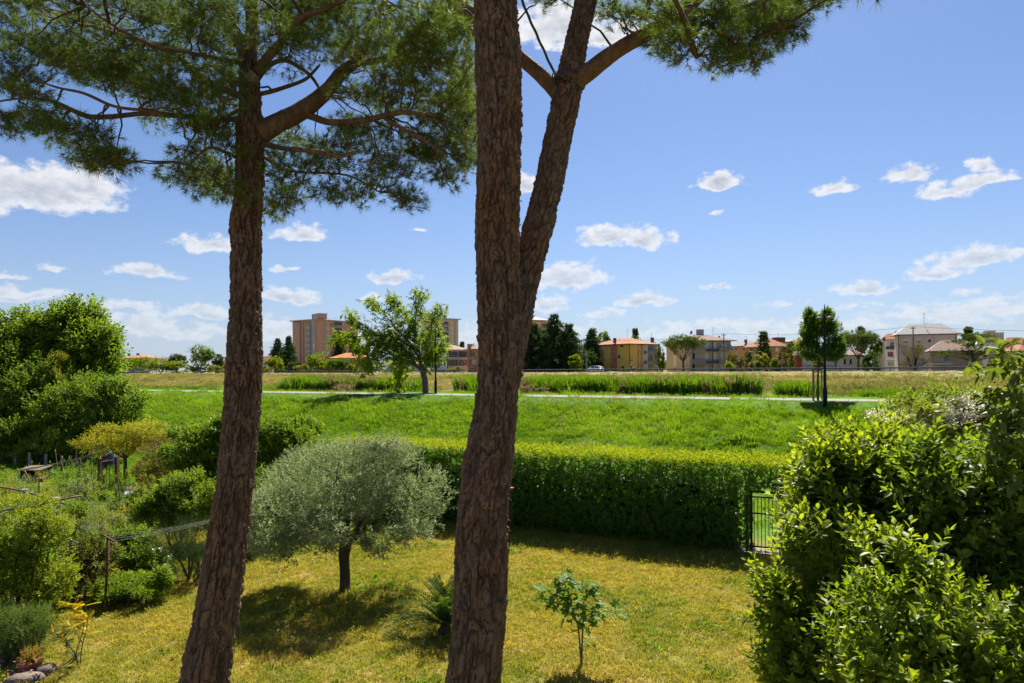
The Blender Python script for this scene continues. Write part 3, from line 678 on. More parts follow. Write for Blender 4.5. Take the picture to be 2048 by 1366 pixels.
def pine_crown(parent, tuft_sets, branch_pts, needles=26, nlen=.12):
    """Needle tufts on twigs that spring from cluster stems; the stems run back to the nearest limb. tuft_sets: (centre, radius, flat, number)."""
    bp_ = np.asarray(branch_pts); stems, twigs = MB(), MB(); TP, TD, TT = [], [], []
    for (c, rad, flat, n, lit) in tuft_sets:
        src = bp_[np.argmin(np.linalg.norm((bp_ - c) * [1, 1, 1.4], axis=1))]
        d = np.linalg.norm(c - src)
        if d > .15:
            t = np.linspace(0, 1, 7)[:, None]; mid = (src + c) / 2 + [0, 0, .10 * d] + rng.normal(size=3) * .06 * d
            path = (1 - t) ** 2 * src + 2 * t * (1 - t) * mid + t ** 2 * c
            path[1:-1] += rng.normal(size=(5, 3)) * .018
            stems.tube(path, np.linspace(.011 + .006 * d, .006, 7), 5, False)
        out = unit(c - src + [0, 0, .05]) if d > .15 else np.array([0, 0, 1.0])
        dirs = rand_dirs(n); off = dirs * (rng.random(n) ** .45)[:, None] * rad * [1, 1, flat] + out * rad * .25
        tip = c + off; hub = c + off * .25 + rng.normal(size=(n, 3)) * .03
        td = unit(off + out * rad * .35 + [0, 0, .10] + rng.normal(size=(n, 3)) * .10)
        for a, b in zip(hub[::3], tip[::3]):
            m_ = (a + b) / 2 + rng.normal(size=3) * .025 - [0, 0, .015]
            twigs.tube(np.array([a, m_, b]), [.0055, .0042, .003], 3, False)
        TP.append(tip); TD.append(td); TT.append(np.full(n, lit))
    TP, TD, TT = np.concatenate(TP), np.concatenate(TD), np.concatenate(TT); M = len(TP); K = needles
    ph = rng.random((M, K)) * 6.283; al = np.radians(rng.uniform(18, 78, (M, K))); along = rng.random((M, K)) * .07
    a1 = unit(np.cross(TD, unit(rng.normal(size=(M, 3))))); a2 = np.cross(TD, a1)
    D = np.cos(al)[..., None] * TD[:, None] + np.sin(al)[..., None] * (np.cos(ph)[..., None] * a1[:, None] + np.sin(ph)[..., None] * a2[:, None])
    B = TP[:, None] + TD[:, None] * along[..., None]; ln = nlen * rng.uniform(.7, 1.15, (M, K))
    tipv = B + D * ln[..., None] - np.array([0, 0, .012]) * rng.random((M, K))[..., None]
    sd = unit(np.cross(D, rng.normal(size=(M, K, 3)))) * .0027
    V = np.stack([B - sd, B + sd, tipv], 2).reshape(-1, 3); Fc = np.arange(len(V)).reshape(-1, 3)
    tint = np.repeat(np.clip(TT[:, None] + rng.normal(size=(M, K)) * .16 + rng.normal(size=(M, 1)) * .12, 0, 1).ravel(), 3)
    put('crown', V, Fc, needle_m, parent, {'tint': tint})
    stems.put('cluster_stems', twig_m, parent, True)['kind'] = 'stuff'; twigs.put('twigs', twig_m, parent)['kind'] = 'stuff'
    k = rng.random(M) < .36; p = TP[k] + TD[k] * .045; q = TD[k]; n = len(p); s1, s2 = a1[k] * .015, a2[k] * .015
    V = np.stack([p - q * .012, p + s1, p + s2, p - s1, p - s2, p + q * .032], 1).reshape(-1, 3); b = np.arange(n)[:, None] * 6
    Fc = np.concatenate([b + f for f in ([0, 2, 1], [0, 3, 2], [0, 4, 3], [0, 1, 4], [5, 1, 2], [5, 2, 3], [5, 3, 4], [5, 4, 1])])
    put('pollen_cones', V, Fc, cone_m, parent)['kind'] = 'stuff'

def limb(parent, rows, Y0, Y1, pts, nseg=26, bend=.0):
    C = trunk_ctrl(rows, Y0, Y1 - Y0); L0 = np.linalg.norm(np.diff(C[:, :3], axis=0), axis=1).sum()
    D = catmull(C, max(8, int(L0 / .06))); D[:, :3] += np.column_stack([fbm(D[:, :3] * 2.5, 2, 60 + k) for k in range(3)]) * .022
    rr = D[:, 3] * (1 + .10 * fbm(D[:, :3] * 9, 2, 71))
    V, Q, T = tube(D[:, :3], rr, 12); put('branch', V, [Q, T], limb_m, parent, None, True)
    pts.extend(D[len(D) // 4:, :3])

def build_left_pine():
    Y = 9.0
    rows = [(372, 1490, 138), (392, 1440, 112), (410, 1366, 96), (420, 1300, 91), (437, 1200, 86), (452, 1100, 80), (466, 1000, 73), (478, 900, 71), (485, 800, 69), (490, 720, 71), (489, 690, 67), (492, 600, 61), (493, 500, 60), (492, 440, 60), (496, 400, 55), (500, 300, 54), (500, 260, 52), (500, 220, 43), (499, 150, 39), (494, 100, 36)]
    base = at(372, 1452, Y); base[2] = 0
    t = thing('pine_tree', 'stone pine with one straight scaly trunk, its crown filling the upper left sky', 'tree', base, 'two big pines by the house')
    s_of = lambda py: (1490 - py) * Y / F
    V, Q, A = bark_tube(trunk_ctrl(rows, Y), 142, .0145, .052, .25, .042, 3, [(s_of(728), .15, .11, .05), (s_of(255), .0, .09, .03), (s_of(445), -1.2, .09, .03), (s_of(470), .1, .07, .02), (s_of(560), -.3, .06, .02), (s_of(640), .2, .06, .018), (s_of(410), .1, .07, .03)])
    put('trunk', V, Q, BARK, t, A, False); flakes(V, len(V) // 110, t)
    B = []
    L_ = lambda *a: limb(t, a[2:], a[0], a[1], B)
    L_(9.0, 9.3, (496, 112, 32), (470, 66, 26), (450, 30, 23), (425, -10, 22), (395, -80, 18), (370, -180, 12))
    L_(9.0, 9.5, (497, 125, 30), (504, 60, 27), (506, 0, 25), (515, -90, 20), (540, -220, 12))
    L_(8.95, 8.6, (512, 142, 18), (535, 115, 18), (560, 88, 17), (580, 52, 16), (610, 32, 14), (650, 18, 11), (720, -20, 8), (790, -60, 4))
    L_(9.0, 9.9, (515, 268, 46), (560, 244, 38), (602, 224, 36), (648, 186, 29), (685, 145, 25), (715, 117, 21), (745, 60, 14), (770, 0, 10), (800, -80, 5))
    L_(9.75, 9.4, (705, 128, 14), (760, 120, 12), (815, 117, 10), (860, 120, 7), (905, 130, 4))
    L_(9.3, 8.6, (606, 228, 16), (660, 243, 14), (720, 240, 12), (770, 232, 11), (815, 226, 9), (870, 240, 5), (915, 262, 3))
    L_(8.9, 8.7, (768, 238, 8), (812, 262, 8), (852, 283, 7), (895, 312, 4))
    L_(9.0, 8.5, (525, 288, 13), (570, 298, 10), (630, 303, 9), (680, 312, 8), (720, 300, 4))
    L_(9.0, 9.6, (510, 190, 9), (560, 178, 8), (610, 158, 7), (640, 130, 5))
    L_(9.0, 10.0, (492, 196, 17), (455, 182, 15), (420, 165, 14), (385, 140, 13), (352, 108, 12), (300, 88, 10), (230, 68, 8), (150, 40, 6), (60, 15, 4))
    L_(9.0, 8.3, (486, 126, 9), (440, 118, 8), (380, 105, 7), (320, 94, 6), (240, 60, 5), (170, 10, 4))
    L_(9.0, 8.2, (488, 238, 12), (430, 238, 10), (360, 231, 10), (290, 228, 9), (215, 235, 10), (175, 233, 10), (140, 218, 9), (105, 202, 7), (50, 198, 5), (-20, 205, 3))
    L_(8.5, 8.0, (345, 230, 6), (290, 222, 6), (225, 212, 6), (165, 186, 6), (105, 172, 4), (40, 150, 3))
    L_(9.0, 8.6, (482, 322, 8), (460, 308, 7), (440, 300, 7), (415, 296, 5), (375, 330, 3))
    L_(9.0, 9.8, (490, 215, 10), (470, 225, 8), (420, 250, 6), (390, 262, 4))
    L_(9.1, 10.2, (505, 170, 12), (540, 130, 10), (575, 122, 9), (620, 150, 7), (640, 180, 5))
    L_(9.0, 9.4, (520, 310, 7), (560, 335, 6), (600, 345, 5), (690, 350, 4), (760, 385, 3))
    # round scar of a sawn-off branch
    c = at(501, 152, 8.84); V, Q, T = tube(np.array([c + [0, .10, 0], c]), [.075, .068], 20); put('cut_branch_scar', V, [Q, T], plain('cut_wood', (.22, .155, .10), .9, var=.3, scale=30), t)
    cl = []
    def C(px, py, dy, n, r=.36, lit=.35, flat=.62): cl.append((at(px + rng.normal() * 5, py + rng.normal() * 5, Y + dy), r, flat, n, lit))
    up = [(30, 40), (60, 75), (100, 108), (130, 55), (170, 25), (190, 130), (230, 85), (255, 158), (290, 40), (285, 135), (330, 170), (350, 60), (360, 125), (400, 20), (420, 90), (430, 150), (250, 15), (385, 190), (440, 205), (310, 195), (15, 5), (90, 10), (215, 165), (160, 95), (330, 10), (455, 40), (470, 160), (395, 60), (345, 215), (300, 100), (240, 120), (130, 130)]
    for x, y in up:
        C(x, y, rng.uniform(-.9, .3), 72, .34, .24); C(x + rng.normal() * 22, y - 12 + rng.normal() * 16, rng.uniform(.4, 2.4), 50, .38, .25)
    for x, y in [(18, 130), (45, 158), (75, 185), (20, 175), (50, 195), (18, 232), (60, 236), (95, 222), (130, 245), (160, 268), (200, 290), (235, 308), (115, 262), (240, 325), (175, 300), (15, 255), (200, 262), (215, 318)]:
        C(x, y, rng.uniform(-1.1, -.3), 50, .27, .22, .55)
    for x, y in [(382, 262), (402, 250), (432, 268), (455, 250), (384, 340), (412, 352), (440, 376), (402, 308), (452, 392), (352, 336), (425, 330), (455, 345), (395, 372), (460, 300), (370, 300)]:
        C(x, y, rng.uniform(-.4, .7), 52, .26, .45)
    right = [(540, 30), (600, 62), (560, 5), (650, 25), (700, 45), (760, 20), (800, 60), (850, 30), (700, 85), (640, 72), (760, 92), (820, 95), (880, 70), (905, 120), (860, 158), (800, 150), (760, 150), (832, 200), (900, 200), (925, 150), (880, 228), (918, 180), (930, 60), (905, 20), (575, 100), (540, 75), (730, 130), (850, 115), (690, 10), (615, 10), (780, 190), (845, 65)]
    for x, y in right:
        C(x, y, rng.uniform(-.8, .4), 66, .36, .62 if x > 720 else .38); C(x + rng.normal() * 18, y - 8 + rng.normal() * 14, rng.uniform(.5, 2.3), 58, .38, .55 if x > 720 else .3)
    for x, y in [(705, 190), (750, 188), (790, 250), (850, 268), (898, 288), (930, 305), (880, 330), (830, 300), (762, 300), (702, 268), (642, 280), (590, 272), (562, 328), (620, 332), (680, 342), (722, 330), (752, 368), (790, 398), (732, 388), (652, 378), (592, 370), (552, 386), (542, 416), (682, 290), (905, 245), (935, 240), (915, 335), (870, 300), (815, 345), (770, 345), (705, 365), (810, 408), (640, 330), (580, 345), (545, 355), (840, 235), (900, 350), (575, 395), (935, 280), (690, 235)]:
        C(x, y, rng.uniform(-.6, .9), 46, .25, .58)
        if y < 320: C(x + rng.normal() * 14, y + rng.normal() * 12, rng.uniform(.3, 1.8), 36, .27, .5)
    for k in range(46):                                   # the crown goes on above the frame
        C(rng.uniform(-150, 950), rng.uniform(-420, -30), rng.uniform(-2.6, 3.4), 34, .5, .4)
    pine_crown(t, cl, B, 24)
build_left_pine()

def build_right_pine():
    Y = 7.5
    rows = [(915, 1640, 170), (925, 1560, 140), (936, 1450, 122), (945, 1366, 113), (957, 1250, 108), (962, 1150, 104), (966, 1050, 103), (975, 950, 100), (984, 880, 93), (994, 800, 83), (1000, 740, 84), (1003, 680, 92), (1000, 620, 90), (997, 540, 88), (995, 450, 90), (997, 350, 91), (999, 200, 90), (996, 100, 91), (990, 0, 88), (984, -120, 82), (975, -300, 70)]
    base = at(915, 1600, Y); base[2] = 0
    t = thing('pine_tree', 'stone pine with forked rust-brown trunk standing in front of the hedge', 'tree', base, 'two big pines by the house')
    s_of = lambda py: (1640 - py) * Y / F
    V, Q, A = bark_tube(trunk_ctrl(rows, Y), 158, .0138, .052, .20, .040, 11, [(s_of(520), -.35, .08, .04), (s_of(525), .85, .06, .045), (s_of(140), -.3, .08, .035), (s_of(145), .9, .07, .04), (s_of(310), .75, .1, .03), (s_of(730), 1.35, .13, .045), (s_of(1165), .55, .10, .02), (s_of(980), .2, .12, .015)])
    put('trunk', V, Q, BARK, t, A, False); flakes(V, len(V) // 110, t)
    rows2 = [(1010, 740, 62), (1030, 660, 62), (1046, 580, 60), (1060, 520, 60), (1072, 470, 60), (1090, 400, 58), (1111, 300, 57), (1129, 215, 57), (1138, 170, 54), (1150, 100, 46), (1168, 20, 44), (1185, -60, 42), (1205, -200, 34)]
    V, Q, A = bark_tube(trunk_ctrl(rows2, Y + .12, .5), 112, .0145, .045, .14, .028, 23, [(s_of(740) * 0 + 2.46, -.2, .05, .03)])
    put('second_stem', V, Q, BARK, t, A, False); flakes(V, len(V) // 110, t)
    B = []
    L_ = lambda *a: limb(t, a[2:], a[0], a[1], B)
    L_(7.95, 7.2, (1145, 165, 38), (1178, 143, 36), (1215, 115, 33), (1262, 84, 30), (1300, 62, 29), (1340, 35, 28), (1385, 5, 25), (1430, -40, 20), (1480, -110, 12))
    L_(7.3, 7.2, (1352, 30, 12), (1385, 22, 14), (1420, 25, 13), (1452, 22, 11), (1480, 15, 9), (1530, 0, 7), (1600, -10, 4))
    L_(7.25, 7.0, (1400, 28, 8), (1425, 52, 7), (1450, 75, 6), (1475, 88, 5), (1505, 88, 3))
    L_(7.3, 7.1, (1378, 32, 5), (1386, 60, 5), (1384, 95, 4), (1392, 115, 2.5))
    L_(7.9, 8.4, (1128, 200, 36), (1105, 175, 31), (1075, 145, 28), (1045, 118, 27), (1000, 75, 27), (955, 38, 29), (925, 15, 28), (900, -15, 25), (860, -80, 18))
    L_(7.6, 7.0, (985, -80, 40), (930, -170, 30), (880, -300, 20))
    cl = []
    def C(px, py, dy, n, r=.30, lit=.42, flat=.62): cl.append((at(px + rng.normal() * 5, py + rng.normal() * 4, Y + dy), r, flat, n, lit))
    for x, y in [(1335, 92), (1372, 112), (1402, 92), (1440, 112), (1478, 122), (1500, 108), (1518, 88), (1540, 58), (1500, 60), (1462, 62), (1420, 45), (1560, 28), (1600, 18), (1640, 2), (1675, -22), (1362, 55), (1310, 38), (1450, 95), (1520, 30), (1480, 30), (1580, -10), (1345, 80), (1530, 72), (1420, 125), (1390, 75), (1560, 55)]:
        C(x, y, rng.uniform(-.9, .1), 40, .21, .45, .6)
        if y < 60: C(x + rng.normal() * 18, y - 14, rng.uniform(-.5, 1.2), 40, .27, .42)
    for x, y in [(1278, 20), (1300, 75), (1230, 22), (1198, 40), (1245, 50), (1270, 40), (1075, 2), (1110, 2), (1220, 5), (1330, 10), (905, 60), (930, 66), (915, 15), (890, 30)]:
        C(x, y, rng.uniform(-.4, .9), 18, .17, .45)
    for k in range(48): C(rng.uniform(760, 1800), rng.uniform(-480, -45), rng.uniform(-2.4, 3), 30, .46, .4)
    pine_crown(t, cl, B, 24, .115)
    return t
build_right_pine()

# rope that braces the fork, over a bark guard
def build_rope():
    guard_m = plain('brown_leather_pad', (.10, .045, .035), .6, var=.3, scale=12, bump=.3)
    c = at(1139, 162, 7.98); ax = unit(at(1152, 100, 8.0) - at(1136, 190, 7.97)); rr = .171
    th = np.linspace(.15, 2 * math.pi - .15, 40); u = unit(np.cross(ax, [0, 1.0, 0])); w = np.cross(ax, u); V = []
    for k, (dr, dz) in enumerate(((0, -.045), (.022, -.045), (.022, .045), (0, .045))):
        V.append(c + (rr + dr) * (np.cos(th)[:, None] * u + np.sin(th)[:, None] * w) + ax * dz)
    V = np.stack(V, 1).reshape(-1, 3); i = np.arange(39)[:, None] * 4; j = np.arange(4)[None]; k = (j + 1) % 4
    Q = np.concatenate([np.stack([i + j, i + k, i + 4 + k, i + 4 + j], -1).reshape(-1, 4), [[0, 3, 2, 1], [156, 157, 158, 159]]])
    g = put('bark_guard', V, Q, guard_m, None, None, True); tag(g, 'brown pad wrapped around the second stem under the rope', 'tree guard')
    m, nt, out = new_mat('braided_rope'); b = nt.nodes.new('ShaderNodeBsdfPrincipled'); n = nnoise(nt, 55, 2, .5)
    nt.links.new(nramp(nt, n.outputs['Fac'], [(.45, (.012, .022, .022)), (.6, (.02, .05, .045)), (.68, (.16, .17, .04))]), b.inputs['Base Color']); b.inputs['Roughness'].default_value = .8; nt.links.new(b.outputs[0], out.inputs[0])
    t = thing('rope', 'dark green braided rope running up from the pine fork', 'rope', at(1120, 155, 7.75))
    P = [at(1030, -60, 7.2), at(1046, 5, 7.3), at(1070, 62, 7.45), at(1092, 110, 7.6), at(1106, 140, 7.68), at(1118, 152, 7.74), at(1134, 159, 7.78)]
    D = catmull(np.array(P), 60); s = np.linspace(0, 40, 60); D += np.column_stack([np.sin(s), np.cos(s) * .3, np.cos(s)]) * .003
    V, Q, T = tube(D, .0145, 8); put('strand', V, [Q, T], m, t, None, True)
    a = np.linspace(0, 2 * math.pi, 26); L0 = at(1108, 146, 7.66); V, Q, T = tube(L0 + np.column_stack([np.sin(a) * .018, a * .002, -.030 + np.cos(a) * .032]), .0075, 6); put('loop', V, [Q, T], m, t, None, True)
    V, Q, T = tube(catmull(np.array([at(1118, 150, 7.73), at(1128, 156, 7.76), at(1140, 160, 7.79)]), 12), .019, 8); put('knot', V, [Q, T], m, t, None, True)
build_rope()
# ------------------------------------------------------------------ foliage builders
def shoots_on(blobs, n, up=.5, shell=.55, ground=None, spray=15):
    """n shoot bases spread through the outer volume of ellipsoids (centre, (rx, ry, rz)); returns bases, directions, depth 0 inside .. 1 at the rim."""
    w = np.array([np.prod(r) ** (2 / 3) for _c, r in blobs]); idx = rng.choice(len(blobs), n, p=w / w.sum())
    C = np.array([c for c, _r in blobs])[idx]; Rr = np.array([r for _c, r in blobs])[idx]
    nc_ = max(10, n // spray); pick = rng.integers(0, nc_, n); cidx = rng.choice(len(blobs), nc_, p=w / w.sum()); cd = rand_dirs(nc_); idx = cidx[pick]      # sprays: shoots gather in clumps with gaps between
    C = np.array([c for c, _r in blobs])[idx]; Rr = np.array([r for _c, r in blobs])[idx]
    d = unit(cd[pick] + rng.normal(size=(n, 3)) * min(.34, 1.6 / math.sqrt(nc_ / len(blobs)))); f = np.clip(shell + (1 - shell) * rng.random(nc_)[pick] ** .5 + rng.normal(size=n) * .11, .05, 1.32); lump = 1 + .16 * fbm(np.column_stack([d * 2.2 + idx[:, None] * 7.3]), 2, 90)
    P = C + d * Rr * (f * lump)[:, None]
    D = unit(unit(d * Rr) * .8 + [0, 0, up] + rng.normal(size=(n, 3)) * .35)
    if ground is not None: k = P[:, 2] > ground; P, D, f = P[k], D[k], f[k]
    return P, D, f + (rng.normal(size=nc_) * .16)[pick if ground is None else pick[k]]      # whole sprays are paler or darker

def shoot_leaves(P, D, K, L, ll, lw, base_t=.3, tip_t=.45, spread=.85, tvar=.14, ftint=None, flat=0.0):
    """K leaves spiralling up each shoot, smaller and paler towards the tip."""
    n = len(P); k = np.arange(K)[None] + rng.random((n, 1)); fr = (np.arange(K) + .5) / K
    ph = k * 2.4 + rng.random((n, 1)) * 6.283
    a1 = unit(np.cross(D, unit(rng.normal(size=(n, 3))))); a2 = np.cross(D, a1)
    rad = np.cos(ph)[..., None] * a1[:, None] + np.sin(ph)[..., None] * a2[:, None]
    sp = spread * (1.15 - .6 * fr)[None, :, None]
    A = unit(D[:, None] * (1.1 - .4 * sp) + rad * sp + rng.normal(size=(n, K, 3)) * .16 - np.array([0, 0, flat]))
    B = P[:, None] + D[:, None] * (fr * L)[None, :, None]
    Nn = unit(np.cross(A, np.cross(np.broadcast_to(D[:, None], A.shape), A)) + rng.normal(size=A.shape) * .25 + np.array([0, 0, .35]))
    ln = ll * (1.05 - .45 * np.abs(fr - .35) / .65)[None] * rng.uniform(.75, 1.2, (n, K))
    t = base_t + tip_t * fr[None] ** 1.6 + rng.normal(size=(n, K)) * tvar + rng.normal(size=(n, 1)) * tvar * .7
    if ftint is not None: t = t + ftint[:, None]
    r = lambda x: x.reshape(-1, *x.shape[2:])
    ln = r(ln)
    return dict(P=r(B), A=r(A), N=r(Nn), L=ln, W=ln * lw, t=np.clip(r(t), 0, 1))

def merge(*ds): return {k: np.concatenate([d[k] for d in ds]) for k in ds[0]}
def sub(d, m): return {k: v[m] for k, v in d.items()}

def put_leaves(name, d, mat, parent, detail=0, fold=.3, droop=.12, stuff=False):
    V, Fc, t = leaf_mesh(d['P'], d['A'], d['N'], d['L'], d['W'], d['t'], detail, fold, droop)
    o = put(name, V, Fc, mat, parent, {'tint': t})
    if stuff: o['kind'] = 'stuff'
    return o

_leafbank = {}
def leaf_objects(d, mat, parent, ratio, name='leaf', fold=.3, droop=.12):
    """Single leaves as parts of their own; they share a few meshes that differ in shade only."""
    off = wloc(parent)
    for i in range(len(d['P'])):
        q = int(round(d['t'][i] * 5)); key = (mat.name, q, round(ratio, 3))
        if key not in _leafbank:
            V, Fc, t = leaf_mesh(np.zeros((1, 3)), np.array([[1., 0, 0]]), np.array([[0, 0, 1.]]), 1.0, ratio, q / 5, 1, fold, droop)
            me = mesh_data('leaf', V, Fc, {'tint': t}); me.materials.append(mat); _leafbank[key] = me
        A = unit(d['A'][i]); S = unit(np.cross(A, d['N'][i])); Nn = np.cross(S, A); s = float(d['L'][i])
        o = bpy.data.objects.new(name, _leafbank[key]); COL.objects.link(o); o.parent = parent; p = d['P'][i] - off
        M = np.eye(4); M[:3, 0] = A * s; M[:3, 1] = -S * s; M[:3, 2] = Nn * s; M[:3, 3] = p
        o.matrix_basis = Matrix(M.tolist())

def limbs(base, tips, r0, trunk_h=.35, lean=(0, 0), n=7, wob=.05, split=None, twigs=2):
    """One mesh: a tapered stem that divides into limbs reaching the given points."""
    mb = MB(); base = np.asarray(base, float); top = np.mean([t for t in tips], axis=0)
    fork = base + np.array([lean[0], lean[1], 0]) + (top - base) * trunk_h if split is None else np.asarray(split, float)
    C = catmull(np.array([base - [0, 0, .05], base * .5 + fork * .5 + rng.normal(size=3) * wob * .4, fork]), 10)
    mb.tube(C, np.linspace(r0 * 1.15, r0 * .72, 10), max(n, 8), False)
    rr = r0 * .72 / max(1, len(tips)) ** .33
    for t in tips:
        t = np.asarray(t, float); d = np.linalg.norm(t - fork); m1 = fork + (t - fork) * .45 + [0, 0, .08 * d] + rng.normal(size=3) * wob * d
        c = catmull(np.array([fork - (fork - base) * .04, m1, t]), 10); mb.tube(c, np.linspace(rr, rr * .22, 10), n, False)
        for _ in range(twigs):
            s = c[rng.integers(4, 8)]; e = t + rng.normal(size=3) * min(.3 * d, .3); mb.tube(catmull(np.array([s, (s + e) / 2 + rng.normal(size=3) * .06 * d, e]), 6), np.linspace(rr * .45, rr * .1, 6), 5, False)
    return mb

dark_bark = barky('grey_brown_bark', ((.045, .034, .026), (.09, .07, .052), (.15, .12, .095)), 9)
red_stem = barky('red_brown_stem', ((.07, .035, .022), (.12, .065, .04), (.17, .11, .07)), 12)

def px_blob(px, py, Y, rx, ry, rd=None):
    """Ellipsoid centred where the photograph shows it; radii given in pixels, depth radius in metres."""
    k = Y / F; return (at(px, py, Y), (rx * k, rd if rd else rx * k, ry * k))

def bush(name, label, blobs, mat, n, K, L, ll, lw, cat='shrub', up=.5, shell=.5, detail=0, stem_r=.03, base=None, ntips=6, parts=0, group=None, base_t=.3, tip_t=.4, spread=.85, ground=.04, stem_m=None, flat=0.0, trunk=None, droop=.12, crown_name=None, spray=15):
    if not parts: ll, n = ll * 1.4, int(n * 1.25)
    C = np.array([b[0] for b in blobs]); bx = np.mean(C, axis=0) if base is None else np.asarray(base, float)
    g = float(zt(bx[0], bx[1])); loc = np.array([bx[0], bx[1], g])
    t = thing(name, label, cat, loc, group)
    P, D, f = shoots_on(blobs, n, up, shell, g + ground, spray)
    d = shoot_leaves(P, D, K, L, ll, lw, base_t, tip_t, spread, ftint=(f - .8) * .5, flat=flat)
    is_tree = trunk is not None
    if parts:
        ndc = d['P'][:, 0] / d['P'][:, 1]; vis = (np.abs(ndc) < .76) & (np.abs((d['P'][:, 2] - CZ) / d['P'][:, 1] + .04) < .5)
        dist = np.linalg.norm(d['P'] - [0, 0, CZ], axis=1); key = d['L'] / dist * vis
        # the outermost leaves on the side we look at are the ones that show
        cen = np.mean(C, axis=0); ax = unit(np.array([0, 0, CZ]) - cen); front = ((d['P'] - cen) @ ax)
        key = key * (front > np.quantile(front, .72)); idx = np.argsort(-key)[:parts]
        mk = np.zeros(len(key), bool); mk[idx] = True
        leaf_objects(sub(d, mk), mat, t, lw); d = sub(d, ~mk)
    if parts:      # leaves on the far side need fewer faces
        back = ((d['P'] - cen) @ ax) < np.quantile(front, .45); put_leaves('rear_foliage', sub(d, back), mat, t, 0, stuff=True, droop=droop); d = sub(d, ~back)
    put_leaves(crown_name or ('crown' if is_tree else 'foliage'), d, mat, t, detail, stuff=not is_tree or bool(parts), droop=droop)
    tips = [c + rng.normal(size=3) * np.array(r) * .35 for c, r in (blobs * (1 + ntips // len(blobs)))[:max(ntips, len(blobs))]]
    if is_tree: limbs(loc, tips, stem_r, **trunk).put('trunk', stem_m or dark_bark, t, True)
    else:
        for q, tp in enumerate(tips[:max(ntips, 3)]):
            s = loc + np.array([rng.normal() * .12, rng.normal() * .12, -.03]); m1 = (s + tp) / 2 + rng.normal(size=3) * .12 + (tp - s) * [-.12, -.12, .08]
            V, Q, T = tube(catmull(np.array([s, m1, tp]), 10), np.linspace(stem_r, stem_r * .3, 10), 6); put('stem', V, [Q, T], stem_m or red_stem, t, None, True)
    return t

